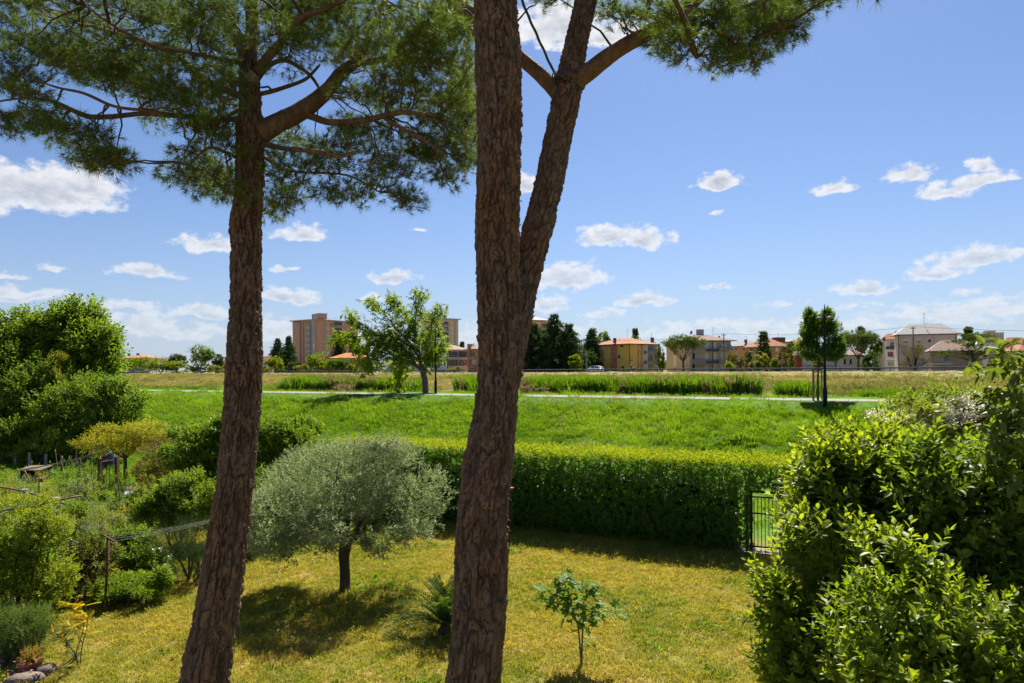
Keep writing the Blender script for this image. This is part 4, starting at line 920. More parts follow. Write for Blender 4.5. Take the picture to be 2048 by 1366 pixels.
# ------------------------------------------------------------------ hedge with gate
HEDGE_H, HEDGE_W = 2.2, 1.75
def hpt(s, t, z): return np.array([0, 20.0, 0]) + np.array([HD[0], HD[1], 0]) * s + np.array([HN[0], HN[1], 0]) * t + np.array([0, 0, z])
def s_at_px(px):
    u = uv_of(px, 1050)[0]; Y = 20 / (1 + .465 * u); return (u * Y) / HD[0]
G0, G1 = s_at_px(1489), s_at_px(1489) + .84
def build_hedge():
    lm = leafy('laurel_leaf', (.040, .112, .015), (.15, .27, .028), .36, .30, .6, (1.5, 1.6, .4), patch=.5); tm = leafy('laurel_shoot', (.10, .19, .012), (.34, .36, .022), .42, .34, .4, (1.45, 1.45, .4), patch=.7)
    t = thing('hedge', 'long clipped green laurel hedge with paler new growth on its top', 'hedge', hpt(0, .9, 0))
    s0, s1 = -7.2, 14.0; Lh = s1 - s0; out = []
    def face(n, kind):
        s = rng.uniform(s0, s1, n); depth = rng.random(n) ** 2 * .30
        bul = .10 * fbm(np.column_stack([s * .7, np.zeros(n), np.zeros(n)]), 3, 44)
        if kind == 'front': z = HEDGE_H * (1 - rng.random(n) ** .85) + .06; under = .22 * smooth(.6, .05, z); P = (s, -.06 + depth - bul * 1.3 + under, z); nn = (-1, .15)
        elif kind == 'back': z = rng.uniform(.1, HEDGE_H, n); P = (s, HEDGE_W + .06 - depth, z); nn = (1, .15)
        else: tt = rng.uniform(-.05, HEDGE_W + .05, n); P = (s, tt, HEDGE_H + bul * .9 - depth * .6 + .05 * fbm(np.column_stack([s * 2.5, tt * 2.5, tt * 0]), 2, 46)); nn = (0, 1.0)
        s, tt, z = P; W = np.array([0, 20.0, 0]) + s[:, None] * [HD[0], HD[1], 0] + tt[:, None] * [HN[0], HN[1], 0] + z[:, None] * [0, 0, 1.0]
        Dn = unit(np.array([HN[0] * nn[0], HN[1] * nn[0], nn[1]]) * .9 + [0, 0, .55] + rng.normal(size=(n, 3)) * .4)
        gate = (s > G0 - .06) & (s < G1 + .06) & (z < 1.62 + .05 * np.sin(s * 9)) 
        return W[~gate], Dn[~gate], z[~gate], depth[~gate]
    for kind, n, K, L_, ll, tipt in (('front', 11000, 5, .13, .125, .30), ('top', 9500, 4, .15, .115, .45), ('back', 2200, 4, .13, .11, .12)):
        W, D, z, dep = face(n, kind)
        out.append(shoot_leaves(W, D, K, L_, ll, .40, .18 if kind != 'top' else .30, tipt, .9, .10, ftint=.12 * smooth(1.9, 2.3, z)))
    n = 1500; s = rng.uniform(s0, s1, n); tt = rng.uniform(0, HEDGE_W, n); W = np.array([0, 20.0, HEDGE_H - .04]) + s[:, None] * [HD[0], HD[1], 0] + tt[:, None] * [HN[0], HN[1], 0]      # stray shoots left since the last clipping
    out[1] = merge(out[1], shoot_leaves(W, unit(np.array([0, 0, 1.0]) + rng.normal(size=(n, 3)) * .3), 7, .30, .095, .4, .30, .55, .8))
    # faces of the gateway
    n = 700; z = rng.uniform(.1, 1.62, n); tt = rng.uniform(0, HEDGE_W, n); left = rng.random(n) < .5
    W = np.where(left, G0 - .05, G1 + .05)[:, None] * [HD[0], HD[1], 0] + np.array([0, 20.0, 0]) + tt[:, None] * [HN[0], HN[1], 0] + z[:, None] * [0, 0, 1.0]
    D = unit(np.where(left, 1, -1)[:, None] * np.array([HD[0], HD[1], 0]) * .6 + [0, 0, .5] + rng.normal(size=(n, 3)) * .4)
    out.append(shoot_leaves(W, D, 4, .1, .10, .4, .12, .12))
    put_leaves('new_growth', out.pop(1), tm, t, 0, .35, .1, stuff=True); d = merge(*out); put_leaves('foliage', d, lm, t, 0, .35, .1, stuff=True)
    # woody stems inside, then an added core
    mb = MB(); wood = MB()
    for (a, b, z0) in ((s0, G0 - .15, .0), (G1 + .15, s1, .0), (G0 - .15, G1 + .15, 1.75)):
        k = int((b - a) / .3) + 1
        for s in np.linspace(a, b, k + 1):
            if z0 > 0: continue
            p0 = hpt(s + rng.normal() * .05, .85 + rng.normal() * .25, -.05); wood.tube(np.array([p0, p0 + [rng.normal() * .08, rng.normal() * .08, .7], p0 + [rng.normal() * .2, rng.normal() * .2, 1.9]]), [.028, .022, .012], 6, False)
    wood.put('stems', dark_bark, t, True)['kind'] = 'stuff'
    core = MB(); cm = barky('hedge_core_dark', ((.012, .012, .006), (.03, .028, .014), (.055, .045, .025)), 6, (1, 1, 1), .9)
    for (a, b, z0) in ((s0 + .2, G0 - .3, .12), (G1 + .3, s1, .12)): core.box(hpt((a + b) / 2, HEDGE_W / 2, (z0 + HEDGE_H - .6) / 2), (b - a, HEDGE_W - .72, HEDGE_H - .6 - z0), math.atan2(HD[1], HD[0]))
    core.put('light_block_core', cm, t)['kind'] = 'stuff'      # solid box added inside the leaves to block light
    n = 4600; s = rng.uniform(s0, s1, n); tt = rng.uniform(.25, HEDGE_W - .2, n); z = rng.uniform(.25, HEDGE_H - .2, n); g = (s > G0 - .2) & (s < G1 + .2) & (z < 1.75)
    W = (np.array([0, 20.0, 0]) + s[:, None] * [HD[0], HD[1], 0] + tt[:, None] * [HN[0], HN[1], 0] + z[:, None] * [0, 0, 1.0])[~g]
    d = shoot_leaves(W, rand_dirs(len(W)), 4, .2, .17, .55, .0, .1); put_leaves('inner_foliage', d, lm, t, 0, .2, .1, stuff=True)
build_hedge()

def build_gate():
    iron = plain('dark_iron', (.022, .022, .02), .55, .2, .3, 12)
    g = thing('garden_gate', 'dark iron bar gate standing in the gap of the hedge', 'gate', hpt((G0 + G1) / 2, .35, 0))
    def bar(nm, s, z0, z1, r, sq=True):
        mb = MB(); mb.box(hpt(s, .35, (z0 + z1) / 2), (r * 2, r * 2, z1 - z0), math.atan2(HD[1], HD[0])); mb.put(nm, iron, g)
    def rail(z, r):
        mb = MB(); mb.box(hpt((G0 + G1) / 2, .35, z), (G1 - G0 - .08, r * 2, r * 2), math.atan2(HD[1], HD[0])); mb.put('rail', iron, g)
    for s in (G0 + .02, G0 + .13, G1 - .02): bar('post', s, -.1, 1.58, .027)
    for z in (.13, .98, 1.40): rail(z, .018)
    mb = MB(); mb.box(hpt((G0 + G1) / 2, .35, 1.535), (G1 - G0 - .08, .05, .06), math.atan2(HD[1], HD[0])); mb.put('rail', iron, g)
    for k in range(7): bar('bar', G0 + .2 + k * .088, .148, 1.382, .0085)
    mb = MB(); mb.box(hpt(G0 + .155, .30, .85), (.05, .03, .12), math.atan2(HD[1], HD[0])); mb.put('lock', iron, g)
    mb = MB(); mb.box(hpt((G0 + G1) / 2, .35, .012), (1.25, .5, .035), math.atan2(HD[1], HD[0])); o = mb.put('threshold', plain('old_concrete', (.30, .26, .21), .95, var=.3, scale=5, bump=.4), None); tag(o, 'worn concrete threshold slab under the garden gate', 'paving slab')
build_gate()

# ------------------------------------------------------------------ olive, fig, cycad
def build_olive():
    lm = leafy('olive_leaf', (.085, .122, .040), (.33, .38, .19), .34, .40, .5, (1.2, 1.25, .75), patch=1.2)
    Y = 14.6; B = [px_blob(a[0], a[1], a[2] + rng.uniform(-.7, .7), a[3] * .82, a[4] * .84, a[5] * 1.2) for a in [(700, 960, Y, 120, 75, 1.2), (620, 985, Y - .2, 95, 85, 1.0), (560, 1035, Y - .3, 60, 70, .8), (790, 960, Y, 88, 75, 1.0), (850, 1005, Y, 55, 62, .75), (740, 920, Y + .2, 95, 52, .9), (700, 1030, Y - .5, 130, 50, .9), (580, 1095, Y - .4, 48, 45, .55), (800, 1055, Y - .2, 60, 40, .7), (640, 935, Y + .3, 70, 45, .8), (548, 985, Y, 42, 42, .6), (885, 1010, Y + .1, 30, 40, .5), (640, 1085, Y - .5, 42, 32, .5), (770, 885, Y + .2, 50, 22, .6), (755, 1085, Y - .5, 45, 28, .5), (525, 1060, Y - .2, 25, 45, .4)]]
    base = on_flat(690, 1182); t = thing('olive_tree', 'silvery olive tree with a round crown and single dark trunk on the lawn', 'tree', base)
    P, D, f = shoots_on(B, 8800, .45, .58, None, 75); D = unit(D + [0, 0, -.15])
    d = shoot_leaves(P, D, 8, .24, .076, .33, .25, .35, .75, .2, ftint=(f - .75) * .5)
    put_leaves('crown', d, lm, t, 0, .2, .05)
    mb = MB()
    fork = at(692, 1088, 14.5)
    C = catmull(np.array([base - [0, 0, .08], at(690, 1150, 14.6), at(688, 1110, 14.55), fork]), 16); mb.tube(C, [.16, .135, .122, .117, .114, .112, .110, .11, .11, .112, .115, .118, .122, .126, .13, .12], 12, False)
    for px, py, dy, r in ((655, 1060, -.5, .05), (640, 1000, -.6, .06), (720, 1060, -.1, .075), (760, 1000, .2, .06), (700, 960, .4, .065), (830, 1000, -.3, .05), (570, 1040, -.2, .04), (680, 900, -.2, .05), (860, 1010, .2, .035)):
        e = at(px, py, Y + dy); c = catmull(np.array([fork - [0, 0, .06], (fork + e) / 2 + [0, 0, .12] + rng.normal(size=3) * .05, e]), 10); mb.tube(c, np.linspace(r, r * .3, 10), 7, False)
        for _ in range(4):
            s = c[rng.integers(4, 10)]; q = e + rng.normal(size=3) * .4; mb.tube(np.array([s, (s + q) / 2 + rng.normal(size=3) * .06, q]), [r * .4, r * .25, r * .12], 5, False)
    mb.put('trunk', barky('olive_bark', ((.035, .026, .018), (.07, .052, .036), (.12, .09, .065)), 8), t, True)
build_olive()

def lobed_leaf(P, A, Nn, L, t):
    """A fig leaf: five rounded lobes round the stalk's end."""
    n = len(P); A = unit(A); S = unit(np.cross(A, Nn)); Nn = np.cross(S, A)
    out = [(0, 0, 0), (.10, .16, .0), (-.02, .36, .05), (.22, .46, .06), (.34, .20, .02), (.58, .42, .05), (.78, .30, .02), (.66, .12, 0), (.92, .13, -.04), (1.08, 0, -.08)]
    pts = out + [(a, -b, c) for a, b, c in out[-2:0:-1]]
    V = [P[:, None] + (A[:, None] * np.array([p[0] for p in pts])[None, :, None] + S[:, None] * np.array([p[1] for p in pts])[None, :, None] + Nn[:, None] * np.array([p[2] for p in pts])[None, :, None]) * L[:, None, None]]
    V = V[0]; c = (P + A * L[:, None] * .42 - Nn * L[:, None] * .03)[:, None]; V = np.concatenate([V, c], 1); m = len(pts); k = m + 1
    b = np.arange(n)[:, None] * k; Fc = np.concatenate([b + [i, (i + 1) % m, m] for i in range(m)])
    return V.reshape(-1, 3), Fc, np.repeat(t, k)

def build_fig():
    lm = leafy('fig_leaf', (.05, .12, .016), (.15, .26, .035), .42, .40, .4, (1.5, 1.5, .5), patch=3)
    base = on_flat(1163, 1330); Y = base[1]
    t = thing('fig_sapling', 'young fig tree with thin stems and lobed leaves on the dry lawn', 'tree', base)
    stems = [[(1163, 1330), (1158, 1270), (1152, 1238), (1130, 1215), (1110, 1196), (1092, 1176)], [(1163, 1330), (1165, 1270), (1168, 1240), (1185, 1225), (1210, 1222), (1232, 1226)], [(1152, 1240), (1140, 1200), (1132, 1175), (1122, 1145)], [(1166, 1255), (1165, 1215), (1172, 1190), (1178, 1165)], [(1165, 1300), (1172, 1285), (1178, 1278)]]
    leaf = dict(P=[], A=[], N=[], L=[], t=[])
    for q, st in enumerate(stems):
        c = catmull(np.array([at(x, y, Y + (-.15 if q == 1 else .1 * q) * k / len(st)) for k, (x, y) in enumerate(st)]), 20)
        V, Q, T = tube(c, np.linspace(.017 if q < 2 else .011, .005, 20), 7); put('stem', V, [Q, T], barky('fig_bark', ((.09, .07, .05), (.16, .13, .10), (.22, .19, .15)), 14), t, None, True)
        m = 44 if q < 4 else 10
        for k in range(m):
            i = int((.42 + .58 * rng.random() ** .7) * 19) if q < 4 else rng.integers(8, 20); p = c[i]; o = unit(rng.normal(size=3) * [1, 1, .45] + [0, 0, .2]); L = rng.uniform(.10, .175) if q < 4 else .07
            e = p + o * rng.uniform(.05, .13)
            leaf['P'].append(e); leaf['A'].append(unit(o + [0, 0, -.35 + rng.normal() * .3])); leaf['N'].append(unit(np.array([0, 0, 1.0]) + rng.normal(size=3) * .4)); leaf['L'].append(L); leaf['t'].append(np.clip(.5 + rng.normal() * .25, 0, 1))
    leaf = {k: np.array(v) for k, v in leaf.items()}
    for i in range(len(leaf['P'])):
        V, Fc, tt = lobed_leaf(*[leaf[k][i:i + 1] for k in ('P', 'A', 'N', 'L', 't')]); put('leaf', V, Fc, lm, t, {'tint': tt})
build_fig()

def build_cycad():
    fm = leafy('cycad_leaflet', (.035, .075, .016), (.14, .19, .04), .34, .5, .2, (1.4, 1.4, .5), patch=2)
    base = on_flat(890, 1266); t = thing('sago_palm', 'small sago palm with stiff arching fronds beside the forked pine trunk', 'palm', base)
    V, Q, T = tube(np.array([base - [0, 0, .02], base + [0, 0, .06], base + [0, 0, .14]]), [.12, .13, .08], 14); put('trunk', V, [Q, T], barky('cycad_trunk', ((.05, .03, .02), (.10, .07, .045), (.16, .12, .08)), 20, (1, 1, 2)), t, None, True)
    for k in range(46):
        a = k * 2.4 + rng.normal() * .15; ele = R(rng.uniform(12, 80)) if k > 9 else R(rng.uniform(60, 86)); L = rng.uniform(.95, 1.3)
        h = np.array([math.cos(a), math.sin(a), 0]); s = np.linspace(0, 1, 24)[:, None]
        c = base + [0, 0, .13] + h * (math.cos(ele) * s + .22 * s ** 2 * math.sin(ele)) * L + np.array([0, 0, 1]) * (math.sin(ele) * s - .55 * s ** 2.4 * (.45 + math.cos(ele) * .5)) * L
        mb = MB(); mb.tube(c, np.linspace(.009, .003, 24), 5)
        T_, U, W = frames(c); side = unit(np.cross(T_, [0, 0, 1.0])); upv = np.cross(side, T_); i = np.repeat(np.arange(3, 24), 2); ff = i / 23
        P = np.concatenate([c[i], c[i]]); P = P + np.tile(np.repeat([[0]], len(i), 0), (2, 3)) + T_[np.concatenate([i, i])] * rng.uniform(-.02, .02, (2 * len(i), 1))
        sg = np.concatenate([np.ones(len(i)), -np.ones(len(i))])[:, None]; ii = np.concatenate([i, i])
        A = unit(side[ii] * sg * .9 + T_[ii] * .55 + upv[ii] * .35); ln = .17 * np.sin(np.clip(.25 + ff, 0, 1) * 2.6).clip(.35, 1); ln = np.concatenate([ln, ln])
        V, Fc, tt = leaf_mesh(P, A, upv[ii], ln, .018, np.clip(.45 + rng.normal() * .2 + rng.normal(size=len(P)) * .1, 0, 1), 0, .2, .1); mb.add(V, Fc, tt)
        mb.put('frond', fm, t, attr='tint')
build_cycad()
# ------------------------------------------------------------------ tall shrubs on the right
def build_right_shrubs():
    lm = leafy('glossy_shrub_leaf', (.034, .085, .010), (.27, .34, .028), .50, .26, .55, (1.6, 1.5, .42), patch=1.2)
    lm2 = leafy('dull_shrub_leaf', (.034, .085, .014), (.23, .30, .032), .48, .34, .5, (1.5, 1.5, .5), patch=1.2)
    S = [
        ('tall glossy green shrub rising in front of the hedge near the gate', 7.6, [(1715, 950, 68, 52), (1682, 1000, 55, 58), (1755, 940, 66, 38), (1725, 970, 85, 80), (1685, 1065, 84, 90), (1800, 1000, 72, 76), (1835, 985, 45, 42), (1780, 1100, 90, 90)], 1000, 11, .38, .125, 230, lm),
        ('spreading leafy shrub reaching over the lawn below the gate', 6.9, [(1655, 1125, 55, 50), (1598, 1228, 42, 42), (1640, 1220, 90, 80), (1602, 1300, 56, 58), (1700, 1180, 70, 70), (1640, 1350, 90, 70), (1720, 1300, 80, 80), (1690, 1400, 90, 60)], 900, 11, .36, .115, 230, lm),
        ('nearest bright-tipped shrub in the lower right corner', 5.4, [(1820, 1200, 90, 80), (1760, 1290, 85, 80), (1900, 1290, 100, 80), (1850, 1370, 120, 70), (1780, 1400, 90, 60), (1980, 1330, 90, 70), (1950, 1420, 110, 70)], 560, 11, .32, .105, 260, lm),
        ('dense dark shrub at the edge of the lawn under the drooping branch', 6.6, [(1985, 985, 66, 60), (2045, 925, 46, 52), (1900, 1000, 75, 80), (1990, 1030, 90, 100), (2060, 960, 60, 110), (1920, 1120, 80, 80), (2020, 1160, 90, 90), (2100, 1080, 70, 120)], 900, 11, .38, .125, 230, lm2),
    ]
    for label, Y, bl, n, K, L, ll, parts, m in S:
        blobs = [px_blob(x, y, Y + rng.uniform(-.25, .35), rx * 1.18, ry * 1.15, rx * Y / F) for x, y, rx, ry in bl]
        t = bush('garden_shrub', label, blobs, m, n, K, L, ll, .50, up=1.0, shell=.35, detail=1, stem_r=.022, ntips=12, parts=parts, group='tall shrubs along the garden edge', base_t=.10, tip_t=.70, spread=.95, ground=.1)
        # fill of older shaded leaves inside
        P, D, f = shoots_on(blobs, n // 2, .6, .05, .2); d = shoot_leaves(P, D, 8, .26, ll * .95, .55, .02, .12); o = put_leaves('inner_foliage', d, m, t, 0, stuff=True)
    # low skirts of the shrubs, down to the ground
    for root in [o for o in bpy.data.objects if o.name.startswith('garden_shrub') and o.type == 'EMPTY']:
        b = np.array(root.location); P, D, f = shoots_on([(b + [0, .2, .7], (.9, .8, .7)), (b + [.3, .4, 1.5], (.9, .8, .7))], 110, .8, .3, .05); put_leaves('low_foliage', shoot_leaves(P, D, 9, .3, .11, .5, .05, .3), lm, root, 0, stuff=True)
    # elder in flower behind them
    em = leafy('elder_leaf', (.07, .12, .02), (.24, .28, .05), .42, .45, .35, (1.4, 1.4, .5), patch=1)
    blobs = [px_blob(x, y, 9.8, rx, ry, .6) for x, y, rx, ry in [(1880, 832, 62, 38), (1930, 848, 55, 50), (1840, 866, 45, 32), (1970, 832, 45, 40), (1805, 838, 30, 24), (1900, 920, 80, 60), (1910, 1000, 80, 60)]]
    t = bush('elder_bush', 'pale elder bush covered in creamy flower sprays behind the shrubs', blobs, em, 520, 9, .30, .085, .42, detail=0, stem_r=.02, ntips=7, base_t=.35, tip_t=.3)
    P, D, f = shoots_on(blobs[:5], 420, 1.0, .85); k = P[:, 2] > np.quantile(P[:, 2], .35); P = P[k]; mb = MB()
    for p in P:
        n = 60; q = p + np.column_stack([rng.normal(size=(n, 2)) * .06, np.abs(rng.normal(size=n)) * .03 + .04]); A = rand_dirs(n)
        V, Fc, tt = leaf_mesh(q, A, np.tile([0, 0, 1.0], (n, 1)) + rng.normal(size=(n, 3)) * .3, .03, .026, .5, 0); mb.add(V, Fc)
    o = mb.put('blossom', plain('cream_blossom', (.80, .75, .58), .7, var=.1, scale=30), t); o['kind'] = 'stuff'
    # drooping big-leaved branch that hangs in from the right
    cm = leafy('cherry_leaf', (.03, .075, .014), (.20, .24, .05), .42, .28, .5, (1.5, 1.4, .5), patch=2)
    base = on_flat(2160, 1500); base[2] = 0
    t = thing('cherry_tree', 'drooping branch of large leaves hanging in at the upper right edge', 'tree', base)
    tips = [at(2015, 740, 6.2), at(2040, 800, 6.2), at(2000, 830, 6.0), at(2055, 880, 6.1), at(2070, 760, 6.4), at(2030, 900, 6.1)]
    limbs(base, tips, .06, .7, twigs=0).put('trunk', red_stem, t, True)
    d = []
    for tp in tips:
        n = 15; P = tp + rng.normal(size=(n, 3)) * [.18, .15, .16]; D = unit(rng.normal(size=(n, 3)) * .6 + [0, 0, .3]); d.append(shoot_leaves(P, D, 8, .2, .125, .46, .25, .45, .8, flat=.75))
    d = merge(*d); leaf_objects(d, cm, t, .46, droop=.25)
build_right_shrubs()

# ------------------------------------------------------------------ trees and bushes on the left
def build_left_green():
    hack = leafy('hackberry_leaf', (.048, .105, .010), (.21, .28, .03), .48, .42, .4, (1.5, 1.5, .45), patch=.45)
    deep = leafy('deep_green_leaf', (.035, .085, .010), (.165, .24, .024), .46, .32, .45, (1.5, 1.5, .45), patch=.6)
    lime = leafy('lime_leaf', (.12, .15, .014), (.40, .36, .04), .46, .42, .3, (1.3, 1.3, .5), patch=.8)
    red = leafy('nandina_leaf', (.070, .125, .018), (.26, .18, .05), .42, .4, .35, (1.35, 1.2, .6), patch=.8)
    mid = leafy('mid_green_leaf', (.045, .100, .012), (.19, .26, .03), .46, .36, .4, (1.5, 1.5, .5), patch=.8)
    yel = leafy('photinia_leaf', (.065, .145, .014), (.23, .29, .03), .46, .36, .4, (1.4, 1.3, .45), patch=.9)
    B = lambda Y, L, rd=None: [px_blob(x + rx * ox, y + ry * oy, Y + rng.uniform(-.8, .8) * (1 if Y > 20 else .3), rx * sc, ry * sc, rd * sc if rd else None) for x, y, rx, ry in L for ox, oy, sc in ((0, .1, .72), (rng.uniform(-.65, -.25), rng.uniform(-.5, .35), rng.uniform(.38, .58)), (rng.uniform(.25, .65), rng.uniform(-.5, .35), rng.uniform(.38, .58)))]
    bush('hackberry_tree', 'big loose-crowned tree at the left edge, the tallest beyond the vegetable plot', B(41, [(60, 695, 66, 42), (130, 665, 60, 38), (185, 695, 46, 46), (120, 730, 76, 46), (30, 665, 42, 32), (195, 738, 34, 30), (-40, 705, 70, 60), (150, 634, 32, 18), (205, 672, 28, 20), (160, 765, 50, 34), (60, 650, 30, 18)], 1.6), hack, 3900, 7, 1.0, .21, .55, 'tree', up=.45, shell=.45, stem_r=.22, base=at(90, 900, 41), ntips=10, trunk=dict(trunk_h=.4), base_t=.25, tip_t=.4, spray=24)
    bush('evergreen_tree', 'dark rounded evergreen below the big tree at the left edge', B(37.5, [(20, 740, 70, 60), (70, 780, 70, 60), (-30, 790, 70, 80), (100, 830, 60, 50), (40, 850, 80, 50)], 1.3), deep, 2300, 8, .65, .155, .5, 'tree', stem_r=.14, base=at(40, 920, 37.5), ntips=7, trunk=dict(trunk_h=.3))
    bush('cypress_shrub', 'yellow-green conical cypress tucked between the left trees', B(38, [(112, 730, 22, 28), (110, 770, 28, 40), (108, 810, 30, 40)], .55), lime, 900, 9, .30, .07, .3, 'shrub', up=1.4, base=at(108, 930, 38), stem_r=.05, base_t=.1, tip_t=.25)
    bush('elm_thicket', 'wide green thicket spilling over the meadow under the left trees', B(36, [(190, 790, 70, 45), (240, 810, 45, 40), (150, 850, 80, 50), (60, 880, 80, 45), (220, 860, 50, 45), (10, 900, 60, 50), (120, 900, 90, 40), (-30, 860, 50, 60)], 1.3), mid, 3000, 8, .7, .16, .5, 'bush', base=at(130, 940, 36), stem_r=.05, ntips=9, base_t=.22, tip_t=.32)
    bush('young_ash_bush', 'loose light-green bush in front of the dark thicket', B(34.5, [(95, 890, 40, 28), (70, 910, 45, 25), (125, 915, 35, 25)], .7), yel, 500, 8, .4, .10, .45, 'bush', base=at(90, 940, 34.5), stem_r=.03, base_t=.25, tip_t=.2)
    bush('plum_tree', 'low yellow-green plum tree with a flat crown over the plot fence', B(28, [(240, 868, 62, 26), (190, 885, 34, 18), (290, 862, 34, 24), (235, 895, 55, 18), (275, 890, 38, 20), (310, 855, 18, 14)], .9), lime, 1000, 8, .34, .075, .45, 'tree', up=.6, stem_r=.09, base=on_flat(252, 962), ntips=7, trunk=dict(trunk_h=.55), base_t=.3, tip_t=.45)
    bush('brown_hedge', 'small brownish clipped hedge behind the red-tipped bush', B(27, [(325, 888, 25, 14), (345, 892, 22, 14)], .7), red, 420, 7, .2, .07, .45, 'hedge', base_t=.15, tip_t=.25)
    bush('nandina_bush', 'red-tipped round bush beside the plum tree', B(24.5, [(315, 915, 38, 22), (300, 940, 30, 22), (340, 940, 32, 25)], .6), red, 620, 8, .25, .075, .42, 'bush', base_t=.2, tip_t=.6)
    bush('laurel_bush', 'tall dark green bush showing behind the straight pine trunk', B(23, [(400, 895, 62, 40), (360, 915, 40, 30), (440, 885, 45, 38), (420, 935, 70, 32), (450, 860, 30, 22)], 1.0), deep, 1500, 8, .36, .12, .42, 'bush', up=.8, stem_r=.04, base_t=.3, tip_t=.55)
    bush('laurel_bush', 'glossy green bush between the straight pine trunk and the olive crown', B(23.5, [(570, 875, 62, 34), (600, 895, 45, 36), (540, 905, 45, 36), (620, 865, 26, 20), (560, 940, 60, 34), (635, 905, 26, 28)], 1.0), deep, 1500, 8, .36, .12, .42, 'bush', up=.8, stem_r=.04, base_t=.3, tip_t=.55)
    bush('viburnum_bush', 'broad green bush with bronze tips left of the straight pine trunk', B(18.5, [(345, 995, 55, 42), (400, 980, 50, 42), (380, 1030, 70, 38), (310, 1020, 36, 32), (430, 1020, 36, 44), (300, 1045, 30, 24)], .85), yel, 1500, 8, .26, .085, .45, 'bush', up=.7, base_t=.18, tip_t=.45)
    bush('shaded_laurel', 'dark bush in the gap between the straight pine trunk and the olive', B(18.0, [(520, 985, 32, 60), (510, 1045, 30, 45)], .6), deep, 600, 8, .24, .09, .45, 'bush', base_t=.15, tip_t=.35)
    bush('rosemary_bush', 'dark needle-leaved bush behind the clothes line', B(15.4, [(345, 1085, 42, 38), (395, 1080, 38, 45), (375, 1130, 50, 32), (410, 1120, 22, 40)], .6), leafy('rosemary_leaf', (.022, .050, .018), (.085, .125, .05), .25, .5, .3, (1.3, 1.35, .6)), 1500, 10, .24, .038, .16, 'bush', up=1.2, base_t=.15, tip_t=.5)
    bush('lily_bed', 'arching green-leaved bushes under the clothes line', B(15.6, [(262, 1085, 45, 32), (290, 1120, 40, 28), (240, 1110, 30, 28)], .5), mid, 700, 8, .22, .085, .42, 'bush', base_t=.28, tip_t=.35)
    bush('glossy_bush', 'dark glossy bush with pale leaf tips left of the rusty clothes post', B(14.3, [(165, 1130, 45, 42), (150, 1185, 48, 50), (190, 1185, 30, 46), (130, 1140, 36, 40), (170, 1095, 40, 24), (205, 1110, 22, 30)], .6), leafy('camellia_leaf', (.018, .040, .008), (.165, .18, .03), .36, .25, .55, (1.5, 1.4, .5)), 1250, 8, .18, .065, .46, 'bush', up=.8, base_t=.05, tip_t=.75, ground=.2)
    bush('photinia_bush', 'large yellow-green bush with red young leaves at the left edge', B(12.6, [(40, 1070, 55, 55), (85, 1050, 48, 45), (20, 1130, 60, 60), (95, 1110, 42, 50), (60, 1160, 65, 40), (110, 1160, 30, 40), (-20, 1090, 40, 60), (60, 1025, 44, 30), (100, 1195, 32, 30), (20, 1190, 60, 36), (95, 1075, 36, 40)], .7), leafy('red_tip_leaf', (.085, .185, .015), (.32, .34, .035), .46, .36, .4, (1.35, 1.25, .45)), 1900, 9, .20, .058, .42, 'bush', up=.8, base_t=.15, tip_t=.5, ground=.3)
    bush('peony_mound', 'low mound of narrow bright green leaves at the foot of the clothes post', B(14.0, [(262, 1180, 58, 26), (300, 1176, 34, 22), (225, 1190, 28, 22)], .5), mid, 620, 9, .2, .10, .26, 'plant', up=.9, base_t=.35, tip_t=.4, spread=1.15)
    bush('low_juniper', 'feathery blue-green juniper above the rockery', B(11.2, [(30, 1245, 46, 42), (62, 1270, 32, 36), (10, 1290, 44, 38), (45, 1305, 36, 26), (-10, 1240, 40, 50), (70, 1235, 16, 18)], .42), leafy('juniper_leaf', (.045, .095, .018), (.17, .24, .05), .28, .5, .3, (1.3, 1.3, .6)), 1600, 9, .17, .038, .24, 'bush', up=1.5, base_t=.25, tip_t=.45)
    # white callas in front of the rosemary
    wm = plain('calla_white', (.82, .82, .78), .5, var=.05, scale=10)
    for px, py, wh in ((309, 1106, 'leftmost'), (322, 1104, 'second from the left'), (340, 1120, 'highest on the right'), (342, 1148, 'lowest on the right'), (333, 1136, 'middle right')):
        p = at(px, py, 14.6); g = p.copy(); g[2] = 0; t = thing('calla_lily', 'white calla lily, ' + wh + ', by the dark needle-leaved bush', 'flower', g, 'white callas')
        V, Q, T = tube(np.array([g, (g + p) / 2 + [.02, 0, 0], p]), .007, 5); put('stem', V, [Q, T], mid, t)
        th = np.linspace(0, 6.283, 13); rr = [.008, .022, .045]; V = np.concatenate([p + np.column_stack([np.cos(th[:-1]) * r, np.sin(th[:-1]) * r, np.full(12, z) + (np.cos(th[:-1]) > .3) * z * .5]) for r, z in zip(rr, (0, .05, .085))])
        j = np.arange(12); k = (j + 1) % 12; put('flower', V, np.concatenate([np.stack([j + 12 * q, k + 12 * q, k + 12 * q + 12, j + 12 * q + 12], -1) for q in (0, 1)]), wm, t, None, True)
    # yellow-leaved acacia sapling
    base = on_flat(158, 1338); Y = base[1]; t = thing('acacia_sapling', 'thin sapling with feathery golden yellow leaves near the rockery', 'sapling', base)
    gm = leafy('golden_leaf', (.42, .28, .015), (.78, .56, .03), .35, .6, .2, (1.1, 1.05, .5), patch=3); gr = leafy('acacia_green', (.05, .085, .018), (.14, .17, .05), .35, .5, .3, patch=3)
    st = [[(158, 1338), (152, 1310), (160, 1280), (168, 1250), (150, 1225), (132, 1205)], [(160, 1338), (163, 1300), (172, 1260), (176, 1230), (166, 1205)], [(156, 1325), (145, 1300), (122, 1275), (102, 1262)], [(158, 1335), (150, 1305), (132, 1290)], [(165, 1285), (150, 1265), (140, 1255)]]
